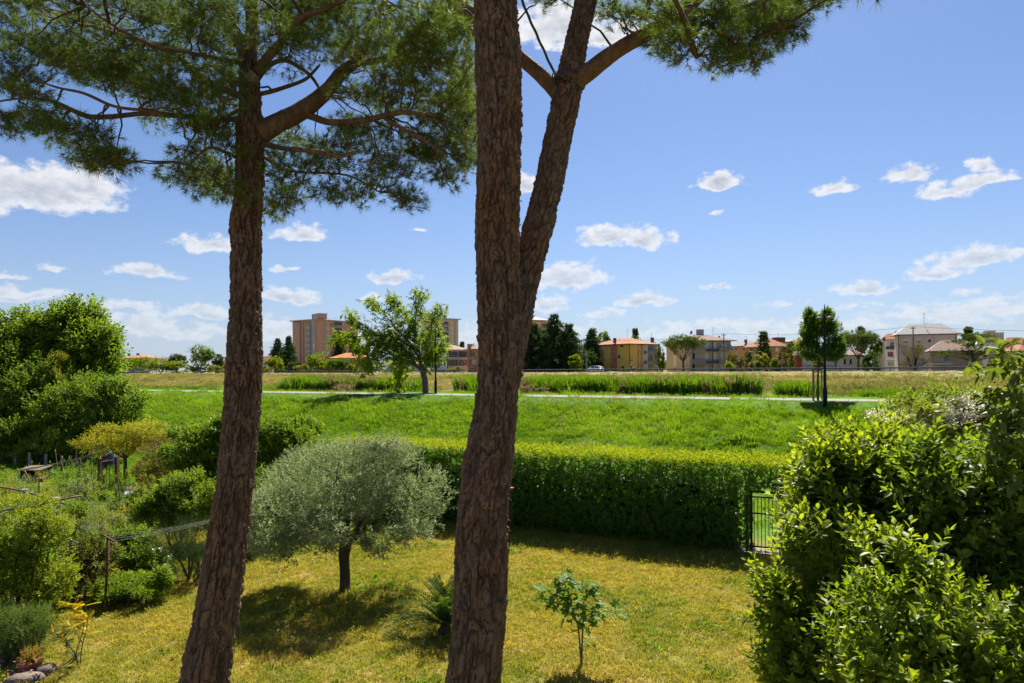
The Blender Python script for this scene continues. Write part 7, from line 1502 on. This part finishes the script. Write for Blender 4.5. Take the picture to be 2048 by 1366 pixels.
    h.strip('L', 1192, 1200, 689.5, 690.2, white, .05, 'eave_board')
    # taupe apartment house
    h = House('taupe_house', 'taupe three-storey house with long balconies behind the umbrella pine', 1380, 1333, 1462, 190, 27, 682, taupe, rb, 2.0, 1.2, cat='house')
    for y0, y1 in ((696, 703.5), (720, 727)): h.balcony('R', 1380, 1408, y0, y1, 1.3, plain('balcony_taupe', (.28, .23, .19), .9)); h.balcony('R', 1434, 1462, y0, y1, 1.3, plain('balcony_taupe', (.28, .23, .19), .9)); h.balcony('R', 1408.5, 1433.5, y0 + 2, y1, 1.3, plain('dark_railing', (.06, .07, .09), .6))
    h.window('L', 1347, 1352, 694, 710, 'brown', 'white'); h.window('L', 1347, 1352.5, 711, 733, 'shutter', 'white'); h.window('L', 1368, 1371, 710, 715, 'glass')
    for y in (684, 705, 727): h.window('R', 1410, 1416, y, y + 13, 'shutter', 'white'); h.window('R', 1384.5, 1390, y + 1, y + 13, 'dark', 'white'); h.window('R', 1427, 1432, y, y + 13, 'shutter', 'white'); h.window('R', 1442, 1448, y, y + 13, 'shutter', 'white')
    h.strip('R', 1424, 1426, 683, 740, plain('dark_pipe', (.07, .08, .10)), .1, 'downpipe'); h.chimney(1400, 659, 676, 11, plain('stair_tower', (.40, .37, .34)), .45); h.chimney(1382.5, 662, 668, 3, ch, .3); h.chimney(1438.5, 672, 680, 2.5, ch, .5); h.aerial(1426, 655, 674, .4)
    L0, _ = h.hit('R', 1436, 690); L1, _ = h.hit('R', 1448, 690); mb = MB(); d, n = h.dr, h.nr
    for (xa, xb, yt) in ((1438, 1448, 685), (1458, 1466, 688)):
        La, z = h.hit('R', xa, yt); Lb, _z = h.hit('R', min(xb, 1461), yt); A = h.P0 + d * La; Bq = h.P0 + d * Lb; V = np.array([[*A, z], [*Bq, z], [*(Bq + n * 1.6), z - 1.1], [*(A + n * 1.6), z - 1.1], [*A, z - .03], [*Bq, z - .03], [*(Bq + n * 1.6), z - 1.13], [*(A + n * 1.6), z - 1.13]]); put('awning', V, np.array([[0, 1, 2, 3], [7, 6, 5, 4], [0, 4, 5, 1], [1, 5, 6, 2], [2, 6, 7, 3], [3, 7, 4, 0]]), plain('pale_awning', (.60, .62, .66), .8), h.t)
    # houses in the gap
    h = House('terrace_house', 'ochre terraced house with long grey roof behind the clipped magnolias', 1495, 1462, 1520, 262, 40, 692, orange, plain('slate_grey_roof', (.22, .20, .185), .85, var=.15), 2.0, .6); h.grid('L', [1472, 1488], [698], 4, 5, fill='glass'); h.chimney(1491.5, 679, 686, 4, ch, .2); h.aerial(1493, 672, 680, .5)
    h = House('brick_villa', 'red brick house with wide red roof behind the small spruce', 1535, 1493, 1572, 232, 38, 693.5, brick, rt, 2.9, .9); h.grid('L', [1503, 1520], [699], 5, 6, fill='glass', frame='white'); h.grid('R', [1554], [699], 5, 6, fill='shutter', frame='white'); h.chimney(1557, 675, 684, 18, ch, .6); h.grid('L', [1503, 1520], [715], 5, 7, fill='glass', frame='white'); h.aerial(1556, 666, 676, .6)
    h = House('far_terrace', 'pale far house with red roof left of the staked young tree', 1600, 1583, 1640, 245, 40, 687.5, orange, rt, 2.2, .6); h.grid('R', [1608, 1618], [694], 4, 5, fill='glass')
    h = House('long_roof_house', 'distant house with long grey-brown roof above the red villa', 1560, 1500, 1610, 300, 45, 684, taupe, plain('slate_grey_roof', (.22, .20, .185), .85, var=.15), 1.6, .6)
    h = House('red_shed', 'oxide red shed with dark gable roof left of the grey bungalow', 1601, 1586.5, 1606, 162, 30, 712, redw, rb, 1.0, .4, kind='gable'); h.window('L', 1590, 1596, 716, 731, 'red', 'brown', name='door')
    h = House('grey_bungalow', 'long pale grey bungalow behind the staked young tree', 1718, 1605, 1724, 150, 80, 711.5, plain('pale_grey_render', (.47, .45, .42), .9, var=.08), rp, 1.3, .8); h.strip('L', 1670, 1673, 713, 735, redw, .1, 'pillar'); h.strip('L', 1606, 1668, 729.5, 735, plain('grey_plinth', (.28, .29, .31)), .08, 'plinth'); h.window('L', 1687.5, 1692, 718, 729, 'dark', 'yellow'); h.window('L', 1699, 1703.5, 718, 729, 'dark', 'yellow'); h.window('L', 1629, 1633, 720, 731, 'tan', 'yellow'); h.window('L', 1641, 1645, 720, 731, 'tan', 'yellow')
    # white house and lilac-beige house with metal roof
    h = House('white_house', 'tall white house with round balconies beside the metal-roofed house', 1789, 1766, 1800, 176, 45, 680, white, rt, 1.6, .5); h.pipe('L', 1768.5); h.window('L', 1774.5, 1778, 684, 693, 'shutter'); h.strip('L', 1780, 1788, 684, 693, plain('veranda_shade', (.26, .23, .20)), .03, 'loggia_shade_panel'); h.balcony('L', 1779, 1789, 693, 698, 1.2, plain('dark_railing', (.06, .07, .09))); h.window('L', 1775.5, 1786.5, 704, 713, 'red', 'white'); h.balcony('L', 1780, 1789, 715.5, 720.5, 1.2, white); h.window('L', 1776, 1782, 724, 731, 'tan'); h.window('L', 1784, 1787, 724, 731, 'tan'); h.chimney(1791.5, 663, 672, 2.5, ch, .1); h.chimney(1768, 675, 681, 4, ch, .1)  # the recess is a flat panel with its shade put into the colour
    h = House('metal_roof_house', 'large beige house with pale standing-seam metal roof at the right', 1797, 1789.5, 1915, 150, 8, 671, lilac, rg, 2.4, .7); h.pipe('R', 1797); h.pipe('R', 1912); h.grid('R', [1812], [682], 7, 7, fill='glass', frame='white', blind=.6); h.grid('R', [1838, 1859], [681], 7, 7, fill='glass', frame='white', blind=.6); h.strip('R', 1867, 1870, 672, 732, plain('beige_pilaster', (.46, .40, .36)), .12, 'pilaster'); h.strip('R', 1796.5, 1868, 703.5, 705, plain('beige_pilaster', (.46, .40, .36)), .1, 'string_course')
    for k in range(30):      # standing seams
        q = (k + .5) / 30; a = h.P0 - h.dl * .7 + h.dr * (-.7 + (h.wr + 1.4) * q); ctr = h.P0 + h.dr * h.wr / 2 + h.dl * h.wl / 2; tt = min(1.0, min(q, 1 - q) * 2 * 1.9); e = a + h.dl * (h.wl / 2 + .7) * tt; V, Q, T = tube(np.array([[*a, h.z1 + .19], [*e, h.z1 + .19 + 2.4 * tt]]), .035, 4); put('seam', V, [Q, T], rg, h.roof)
    h.chimney(1883, 655, 662, 8, plain('dark_metal_vent', (.10, .10, .10)), .5); h.chimney(1892, 654, 662, 4, plain('dark_metal_vent', (.10, .10, .10)), .5); h.aerial(1848, 626, 652, .5)
    c = at(1852, 649, 154); V, Q = lathe([(.001, -.3), (.2, -.26), (.3, -.1), (.33, .1), (.25, .25), (.001, .32)], c, 14); put('satellite_dish', V, Q, plain('dish_grey', (.16, .17, .19), .6), h.roof, None, True)
    h = House('beige_annex', 'low beige annex with pinkish tiled roof beside the pollarded magnolia', 1864, 1858, 1958, 138, 7, 704, plain('annex_render', (.40, .33, .265), .9, var=.1, scale=.8), rp, 2.2, .8); h.window('R', 1886, 1899, 713, 723, 'glass', 'white', .0); h.window('R', 1886, 1899, 709, 713, 'shutter', 'white'); h.strip('R', 1851.5 + 8, 1904, 727, 728.5, white, .9, 'canopy')
    # far right
    h = House('hill_house', 'cream house with balcony and red roof at the far right', 2012, 1999, 2060, 232, 30, 688.5, plain('cream_render', (.52, .44, .35), .9), rt, 2.2, .8); h.grid('R', [2016, 2034], [694], 3, 6, fill='dark', frame='brown'); h.balcony('L', 2000, 2012, 697, 700, 1.0, plain('dark_railing', (.06, .07, .09))); h.grid('R', [2023], [695], 6, 6, fill='tan', frame='brown')
    h = House('low_red_house', 'low house with red tiled roof in front of the cream far-right house', 2040, 2004, 2070, 200, 45, 702.5, plain('sand_render', (.50, .37, .23), .9), rt, 1.9, .7); h.grid('L', [2018, 2032], [709], 4, 5, fill='glass', frame='brown')
    h = House('roof_house', 'small pink-roofed house behind the flat-topped cedar', 2000, 1988, 2012, 215, 25, 700, white, tile_roof('pink_tiles', ((.36, .15, .11), (.46, .20, .15), (.5, .26, .2))), 1.5, .5); h.window('L', 1992, 1996, 702, 706)
    h = House('distant_block', 'distant pink apartment block on the horizon at the right', 1985, 1958, 2008, 520, 20, 665.5, lilac, fl, over=.4, kind='flat', cat='apartment block'); h.grid('R', [1989, 1995, 2001, 2006], [669, 674, 679], 2.4, 2.6, fill='grey', frame='grey'); h.grid('L', [1964, 1971, 1978], [669, 674, 679], 2.4, 2.6, fill='grey', frame='grey'); h.chimney(1979, 661.5, 665.5, 16, lilac, .3)
    h = House('low_house', 'little dark-roofed house behind the umbrella pine at the right', 1762, 1746, 1772, 190, 45, 699, plain('grey_brown_render', (.36, .30, .26)), rt, 1.3, .5); h.window('L', 1751, 1757, 706, 713, 'glass')  # wall in a plain grey-brown colour
    # white lock-up behind the mulberry
    h = House('white_shed', 'white low building behind the mulberry trunk', 820, 770, 862, 225, 72, 728, white, rt, 1.2, .5); h.grid('L', [785, 800, 812], [736], 5, 6, fill='brown', frame='brown')
build_houses()
# ------------------------------------------------------------------ trees, poles and wires across the road
FT = {}
def far_mats():
    FT['green'] = leafy('far_green', (.040, .088, .012), (.15, .21, .025), .42, .6, .15, (1.4, 1.45, .45), patch=.35)
    FT['bright'] = leafy('far_bright', (.075, .13, .014), (.24, .28, .03), .45, .6, .15, (1.4, 1.4, .45), patch=.35)
    FT['dull'] = leafy('far_dull', (.035, .060, .022), (.10, .125, .05), .3, .6, .15, (1.3, 1.3, .6), patch=.35)
    FT['conifer'] = leafy('far_conifer', (.020, .048, .016), (.085, .135, .040), .30, .6, .15, (1.3, 1.35, .5), patch=.4)
    FT['pine'] = leafy('far_pine', (.030, .060, .016), (.13, .165, .045), .32, .6, .15, (1.3, 1.3, .6), patch=.4)
    FT['gold'] = leafy('far_golden', (.028, .045, .010), (.20, .17, .025), .35, .5, .2, (1.3, 1.25, .5), patch=.5)
    FT['lime'] = leafy('far_lime', (.10, .13, .02), (.30, .28, .06), .42, .6, .15, (1.3, 1.3, .5), patch=.4)
far_mats()

def ftree(label, px, top, w, Y, kind, mat, bottom=None, cat='tree', group=None, dens=1.0, name=None):
    Y = max(Y, X_at_px(px)[1] + (15 if kind == 'bush' else 22)); k = Y / F; X0 = at(px, 738, Y); gz = float(zt(X0[0], Y)); zt_ = at(px, top, Y)[2]; H = zt_ - gz; wd = w * k / 2; base = np.array([X0[0], Y, gz])
    nm = name or {'round': 'broadleaf_tree', 'bush': 'roadside_bush', 'cone': 'cedar_tree', 'umbrella': 'umbrella_pine', 'column': 'clipped_magnolia', 'layer': 'flat_cedar', 'pollard': 'pollarded_magnolia', 'spruce': 'spruce_tree'}[kind]
    if kind in ('round', 'bush', 'column'):
        t = thing(nm, label, cat, base, group); z0 = gz + (H * .22 if kind == 'round' else 0); hh = (zt_ - z0) / 2; c0 = np.array([base[0], Y, z0 + hh]); blobs = [(c0, (wd * .78, wd * .7, hh * (.8 if kind == 'round' else .92)))]
        if kind == 'column': blobs = [(np.array([base[0], Y, gz + H * .40]), (wd, wd, H * .42)), (np.array([base[0], Y, gz + H * .72]), (wd * .66, wd * .66, H * .27))]
        else:
            for q in range(9): a = rng.random() * 6.283; e = rng.uniform(-.6, .85); blobs.append((c0 + np.array([math.cos(a) * wd * .62, math.sin(a) * wd * .5, hh * .66 * e]) * (1 - .25 * abs(e)), (wd * rng.uniform(.3, .45), wd * .38, hh * rng.uniform(.28, .42))))
        area = (wd * 2) * (hh * 2); n = int(np.clip(area * 13 * dens, 160, 1100)); P, D, f = shoots_on(blobs, n, .6, .45, gz + .1)
        d = shoot_leaves(P, D, 6, .55 if kind != 'column' else .3, .52 if kind != 'column' else .42, .62, .22, .4, .95, .16, ftint=(f - .8) * .5); put_leaves('crown', d, mat, t, 0, stuff=False)
        limbs(base, [b[0] for b in blobs[:5]], .05 + .018 * H, .35, n=6, twigs=0 if kind == 'bush' else 2).put('trunk', dark_bark, t, True)
    elif kind in ('cone', 'spruce'):
        t = thing(nm, label, cat, base, group); mb = MB(); mb.tube(np.array([base - [0, 0, .2], base + [0, 0, H * .5], base + [0, 0, H]]), [.05 + .02 * H, .03 + .01 * H, .02], 7); P, D = [], []
        tiers = int(8 + H * 1.1); rigid = kind == 'spruce'
        for q in range(tiers):
            f = (q + .5) / tiers; z = gz + H * (.06 + .92 * f); L = wd * (1.1 if rigid else 1.35) * (1 - f) ** (.9 if rigid else .95) * rng.uniform(.75, 1.15) + .15
            for a in np.arange(7 if not rigid else 6) * (6.283 / 7) + rng.random() * 6:
                Lb = L * rng.uniform(.6, 1.25); h = np.array([math.cos(a), math.sin(a), 0]); m = max(5, int(Lb * 4.2 * dens)); s = np.sort(rng.random(m)) ** .7
                sag = -.10 if rigid else .28; pts = np.array([base[0], Y, z]) + h * (s * Lb)[:, None] + np.array([0, 0, 1]) * ((.28 if not rigid else .1) * s * Lb * .6 - sag * (s ** 2) * Lb)[:, None] + rng.normal(size=(m, 3)) * [.18, .18, .12]
                P.append(pts); D.append(unit(h + rng.normal(size=(m, 3)) * .35 + [0, 0, -.25 if not rigid else .1]))
                if q % 2 == 0: mb.tube(np.array([[base[0], Y, z], np.array([base[0], Y, z]) + h * Lb * .6]), [.05, .02], 4, False)
        P, D = np.concatenate(P), np.concatenate(D); d = shoot_leaves(P, D, 4, .6, .74, .38, .2, .4, .8, .16, flat=.35 if not rigid else 0); put_leaves('crown', d, mat, t); mb.put('trunk', dark_bark, t, True)
    elif kind == 'umbrella':
        t = thing(nm, label, cat, base, group); ct = np.array([base[0], Y, gz + H * .74]); blobs = [(ct + [0, 0, H * .02], (wd * .8, wd * .8, H * .20))]
        for q in range(11): a = q * 2.4; r_ = wd * rng.uniform(.35, .78); blobs.append((ct + np.array([math.cos(a) * r_, math.sin(a) * r_, H * (.10 - .16 * (r_ / wd)) + rng.normal() * H * .02]), (wd * .34, wd * .34, H * .10)))
        P, D, f = shoots_on(blobs, int(1000 * dens), 1.0, .4, gz + H * .42); d = shoot_leaves(P, D, 7, .45, .46, .26, .2, .5, .8, .18, ftint=(f - .8) * .5); put_leaves('crown', d, mat, t)
        limbs(base, [b[0] - [0, 0, H * .06] for b in blobs[1:]], .10 + .02 * H, .48, n=6, wob=.03).put('trunk', barky('far_pine_trunk', ((.06, .035, .025), (.11, .065, .045), (.16, .10, .07)), 4), t, True)
    elif kind == 'layer':
        t = thing(nm, label, cat, base, group); blobs = []
        for fx, fz, fw in ((-.05, .95, .42), (.15, .88, .5), (-.35, .78, .4), (.45, .80, .42), (.02, .70, .5), (-.62, .55, .38), (.1, .52, .62), (.6, .62, .36), (-.9, .47, .22), (.35, .42, .45)):
            for q in range(3): blobs.append((np.array([base[0] + wd * (fx + rng.normal() * .08), Y + wd * rng.uniform(-.5, .5), gz + H * fz + rng.normal() * .08]), (wd * fw * .55, wd * .35, H * .035)))
        P, D, f = shoots_on(blobs, 2000, .8, .2); d = shoot_leaves(P, D, 6, .32, .34, .28, .25, .45, .9, .16); put_leaves('crown', d, mat, t)
        limbs(base, [b[0] - [0, 0, .1] for b in blobs[::3]], .28, .5, n=6, wob=.03).put('trunk', dark_bark, t, True)
    elif kind == 'pollard':
        t = thing(nm, label, cat, base, group); tips = [np.array([base[0] + math.cos(a) * wd * r_, Y + math.sin(a) * wd * r_ * .8, gz + H * z]) for a, r_, z in [(q * 2.4, rng.uniform(.35, .92), rng.uniform(.32, .92)) for q in range(26)]]
        mb = limbs(base, tips, .32, .22, n=6, wob=.06); mb.put('trunk', barky('dark_limb', ((.025, .018, .014), (.05, .038, .028), (.09, .07, .05)), 4), t, True); P = np.concatenate([tp + rng.normal(size=(24, 3)) * [.34, .34, .26] for tp in tips]); d = shoot_leaves(P, unit(rng.normal(size=P.shape) + [0, 0, .5]), 6, .2, .22, .42, .3, .5); put_leaves('crown', d, mat, t)
    return t

def build_far_trees():
    g, br, du, co, pi, go, li = (FT[k] for k in ('green', 'bright', 'dull', 'conifer', 'pine', 'gold', 'lime'))
    L = [('big round green tree left of the straight pine trunk across the road', 403, 686, 58, 262, 'round', g), ('dull grey-green round tree between the orange roof and the big round tree', 353, 707, 38, 300, 'round', du), ('small tree just left of the straight pine trunk', 437, 706, 24, 300, 'round', du),
         ('green bush under the right end of the far orange roof', 322, 715, 60, 258, 'bush', br), ('broad green bush below the middle of the far orange roof', 285, 711, 66, 266, 'bush', br), ('green bush at the left end of the far orange roof', 247, 716, 56, 274, 'bush', g), ('low green bush right of the far orange roof', 358, 721, 58, 250, 'bush', br), ('grey-green tree top at the edge of the big left tree', 236, 702, 20, 300, 'round', du),
         ('yellow-green bush right of the blue car', 430, 731, 36, 238, 'bush', li), ('yellow-green bush left of the blue car', 393, 731, 34, 242, 'bush', li), ('pale bush across the road at the left edge of the straight pine trunk', 455, 729, 26, 238, 'bush', li),
         ('dark pointed cedar, the left one of the pair beside the pink tower', 556, 675, 46, 300, 'cone', co), ('dark pointed cedar, the right one of the pair beside the pink tower', 578, 670, 36, 305, 'cone', co), ('bright bush in front of the paired cedars', 552, 713, 38, 235, 'bush', br), ('low yellow-green bush right of the straight pine trunk', 536, 731, 40, 222, 'bush', li), ('grey-green bush at the foot of the pink tower', 588, 721, 34, 228, 'bush', du), ('tall bright green bush beside the utility pole', 640, 706, 66, 215, 'bush', br), ('dark rounded bush right of the utility pole', 670, 717, 44, 208, 'bush', g), ('dark rounded bush in front of the orange bungalow', 690, 716, 40, 212, 'bush', g), ('pale green bush below the orange bungalow', 703, 729, 34, 204, 'bush', li), ('round green bush left of the mulberry crown', 722, 727, 26, 204, 'bush', br), ('low yellow-green bush left of the tall bright bush', 608, 727, 40, 220, 'bush', li),
         ('dark conifer standing before the pink tower balconies', 679, 661, 36, 262, 'cone', co), ('slim dark conifer at the right end of the pink tower', 705, 674, 18, 270, 'spruce', co), ('spreading dark cedar behind the mulberry at the left', 726, 690, 46, 262, 'cone', co), ('small dark conifer between the beige tower and the brick house', 924, 683, 14, 300, 'spruce', co), ('round tree behind the brick house chimney', 945, 684, 26, 262, 'round', g), ('yellow-green bush under the white house balconies', 911, 735, 30, 190, 'bush', li),
         ('drooping dark cedar closest to the forked trunk', 1068, 644, 104, 178, 'cone', co), ('tallest drooping cedar with a pointed top', 1109, 626, 112, 176, 'cone', co), ('drooping cedar on the right of the tallest one', 1138, 645, 96, 180, 'cone', co), ('loose light-green bush under the cedars', 1150, 712, 34, 165, 'bush', br), ('pink-leaved bush between the forked trunk and the cedars', 1050, 722, 26, 165, 'bush', leafy('far_pink', (.12, .07, .05), (.34, .17, .15), .35, .6, .15)), ('dense conifer left of the yellow house', 1184, 655, 60, 196, 'cone', FT['conifer']), ('leafy green tree behind the yellow house left eave', 1207, 657, 34, 205, 'round', g), ('small spruce top behind the yellow house roof', 1271, 656, 18, 240, 'spruce', co), ('round green tree behind the yellow house ridge', 1270, 670, 36, 235, 'round', g),
         ('golden-green magnolia between the yellow and taupe houses', 1319, 695, 24, 178, 'column', go), ('small green tree in the gap right of the yellow house', 1314, 682, 18, 240, 'round', g), ('umbrella pine in front of the taupe house', 1367, 666, 82, 168, 'umbrella', pi), ('left one of the two clipped magnolias beside the taupe house', 1467, 702, 28, 164, 'column', go), ('right one of the two clipped magnolias beside the taupe house', 1491.5, 701, 28, 164, 'column', FT['conifer']), ('low round bush before the left clipped magnolia', 1458, 725, 18, 160, 'bush', br), ('loose pale green bush between the magnolias', 1521, 707, 36, 166, 'bush', li), ('blue-green spruce before the red villa', 1527, 663, 44, 186, 'spruce', co), ('big golden-tipped magnolia left of the red shed', 1570, 690, 36, 160, 'column', go), ('darker magnolia behind the golden-tipped one', 1582, 681, 26, 175, 'column', FT['conifer']), ('bright green bush above the red shed', 1597, 692, 22, 180, 'bush', li), ('small green bush left of the golden-tipped magnolia', 1551, 719, 16, 158, 'bush', br),
         ('dense umbrella pine over the grey bungalow', 1716, 657, 84, 143, 'umbrella', pi), ('tall tree behind the right side of the dense umbrella pine', 1752, 667, 26, 185, 'round', g), ('small spruce top behind the dense umbrella pine', 1722, 653, 18, 200, 'spruce', co), ('dark laurel mass under the dense umbrella pine', 1742, 708, 38, 146, 'bush', co), ('pollarded magnolia with dark limbs before the metal-roofed house', 1829, 681, 58, 136, 'pollard', go), ('flat-topped cedar with wide layered branches at the right', 1948, 667, 122, 124, 'layer', pi), ('dark spruce behind the flat-topped cedar', 1937, 654, 34, 175, 'spruce', co), ('green bush right of the flat-topped cedar', 2004, 700, 34, 150, 'bush', g), ('dark round bush at the far right across the road', 2031, 705, 34, 145, 'bush', g), ('low pale bush under the flat-topped cedar', 1990, 722, 34, 128, 'bush', br), ('far round tree behind the distant block', 2014, 677, 26, 420, 'round', du), ('dense tree filling the gap left of the taupe house', 1325, 715, 20, 210, 'round', g), ('pale bush behind the bungalow at the left', 1638, 722, 20, 140, 'bush', li)]
    for a in L: ftree(*a, group='trees and bushes across the road', dens=1.3 if a[5] in ('cone', 'umbrella') else .9)
    # the flat country beyond closes with a far belt of trees, one mass
    n = 2600; a = rng.uniform(-.75, .75, n); Yv = rng.uniform(430, 900, n); X = np.tan(a) * Yv; hgt = 6.0 + 4.5 * (.5 + .5 * fbm(np.column_stack([a * 40, a * 0, a * 0]), 3, 77))
    P = np.column_stack([X, Yv, 3 + rng.random(n) ** .6 * hgt]); d = shoot_leaves(P, unit(rng.normal(size=(n, 3)) + [0, 0, .6]), 6, 2.2, 2.4, .7, .15, .4); put_leaves('distant_woods', d, FT['dull'], None); o = bpy.data.objects['distant_woods']; tag(o, 'far belt of trees closing the plain between the houses', 'woods', kind='stuff')
build_far_trees()

def build_poles():
    wood = plain('pole_wood', (.16, .13, .105), .9, var=.25, scale=4); zinc = plain('pole_zinc', (.26, .28, .30), .6, .4); wirem = plain('black_wire', (.03, .03, .03), .7)
    def p(label, px, top, Y, r, mat, name='utility_pole', arm=0, group='utility poles along the far road'):
        Y = max(Y, X_at_px(px)[1] + 14); a = at(px, top, Y); b = np.array([a[0], Y, float(zt(a[0], Y)) - .2]); t = thing(name, label, 'pole' if 'lamp' not in name else 'street lamp', b, group); V, Q, T = tube(np.array([b, (a + b) / 2, a]), [r, r * .9, r * .75], 8); put('shaft', V, [Q, T], mat, t, None, True)
        if arm:
            mb = MB(); mb.box(a - [0, 0, .35], (1.3, .09, .1), .3); mb.put('crossarm', wood, t)
            for dx in (-.5, 0, .5): V, Q = lathe([(.03, -.3), (.05, -.22), (.03, -.12), (.001, -.1)], a + [dx, dx * .3, 0], 8); put('insulator', V, Q, opal, t)
        return a
    tops = [p('utility pole at the left edge of the far road', 236, 720, 300, .13, wood), p('utility pole right of the silver car', 312, 712, 285, .13, wood), p('utility pole over the blue car', 402, 708, 262, .13, wood), p('utility pole in front of the tall bright bush', 627.5, 688, 215, .13, zinc), p('utility pole beside the balcony houses', 916.5, 700, 172, .06, zinc), p('thick utility pole left of the yellow house', 1163.5, 679, 168, .16, wood, arm=1), p('tall utility pole in front of the taupe house', 1447.5, 667, 152, .15, wood, arm=1), p('tall utility pole before the metal-roofed house', 1826, 653, 125, .15, wood, arm=1)]
    for (i, j), lab in (((5, 6), 'overhead wire between the yellow-house pole and the taupe-house pole'), ((6, 7), 'overhead wire between the taupe-house pole and the right pole')):
        s = np.linspace(0, 1, 24)[:, None]; V, Q, T = tube(tops[i] + (tops[j] - tops[i]) * s - np.array([0, 0, 3.2]) * s * (1 - s), .028, 4); tag(put('overhead_wire', V, [Q, T], wirem), lab, 'wire', 'overhead wires')
    e = at(2200, 662, 112); s = np.linspace(0, 1, 16)[:, None]; V, Q, T = tube(tops[7] + (e - tops[7]) * s - np.array([0, 0, 1.2]) * s * (1 - s), .028, 4); tag(put('overhead_wire', V, [Q, T], wirem), 'overhead wire leaving the right pole towards the right edge', 'wire', 'overhead wires')
    e = at(1000, 690, 190); V, Q, T = tube(tops[5] + (e - tops[5]) * s - np.array([0, 0, 2.4]) * s * (1 - s), .028, 4); tag(put('overhead_wire', V, [Q, T], wirem), 'overhead wire crossing the dark cedars', 'wire', 'overhead wires')
    def slamp(label, px, top, Y, two=False):
        a = at(px, top, Y); b = np.array([a[0], Y, float(zt(a[0], Y)) - .2]); t = thing('road_lamp', label, 'street lamp', b, 'road lamps'); V, Q, T = tube(np.array([b, a]), [.08, .05], 8); put('shaft', V, [Q, T], zinc, t, None, True)
        for sg in ((-1, 1) if two else (-1,)):
            e = a + [sg * .9, 0, .12]; V, Q, T = tube(np.array([a, (a + e) / 2 + [0, 0, .06], e]), .035, 5); put('arm', V, [Q, T], zinc, t); mb = MB(); mb.box(e + [sg * .2, 0, -.02], (.6, .22, .14)); mb.put('lamp_head', plain('lamp_head_grey', (.55, .56, .57), .5), t)
    slamp('slim road lamp left of the yellow house', 1172.5, 703, 162); slamp('twin-armed road lamp between the clipped magnolias', 1510, 704, 155, True); slamp('slim grey post lamp at the far right', 2032, 698, 112); slamp('thin lamp post beside the taupe-house magnolias', 1472, 703, 148); slamp('short grey post left of the red shed', 1564, 712, 150)
    # road signs
    def sign(label, px, top, Y, col, shape):
        a = at(px, top, Y); b = np.array([a[0], Y, float(zt(a[0], Y)) - .1]); t = thing('road_sign', label, 'road sign', b); V, Q, T = tube(np.array([b, a]), .035, 6); put('post', V, [Q, T], zinc, t)
        n = np.array([0, -1.0, 0]); th = np.arange(24) / 24 * 6.283
        if shape == 'disc':
            for nm, r, o, m in (('disc', .36, .05, plain('sign_red', (.45, .02, .02), .5)), ('white_bar', 0, .056, plain('sign_white', (.75, .75, .74), .5))):
                if r: V = np.concatenate([a + np.column_stack([r * np.cos(th), np.full(24, -o - .02), r * np.sin(th)]), a + np.column_stack([r * np.cos(th), np.full(24, -o + .01), r * np.sin(th)])]); put(nm, V, [np.array([list(range(24))]), np.stack([np.arange(24), (np.arange(24) + 1) % 24, (np.arange(24) + 1) % 24 + 24, np.arange(24) + 24], -1)], m, t)
                else: mb = MB(); mb.box(a + [0, -.08, 0], (.5, .02, .12)); mb.put(nm, m, t)
        else: mb = MB(); mb.box(a + [0, -.05, 0], (.55, .03, .55), M3=np.array([[.707, 0, .707], [0, 1, 0], [-.707, 0, .707]]) if shape == 'diamond' else None); mb.put('plate', plain('sign_' + shape, col, .5), t)
    sign('red and white round road sign in front of the yellow house', 1263, 719, 160, None, 'disc'); sign('dark red diamond road sign before the annex', 1859, 681, 128, (.20, .035, .03), 'diamond'); sign('small yellow sign plate beside the tall bright bush', 586.5, 735, 225, (.60, .38, .03), 'plate')
build_poles()
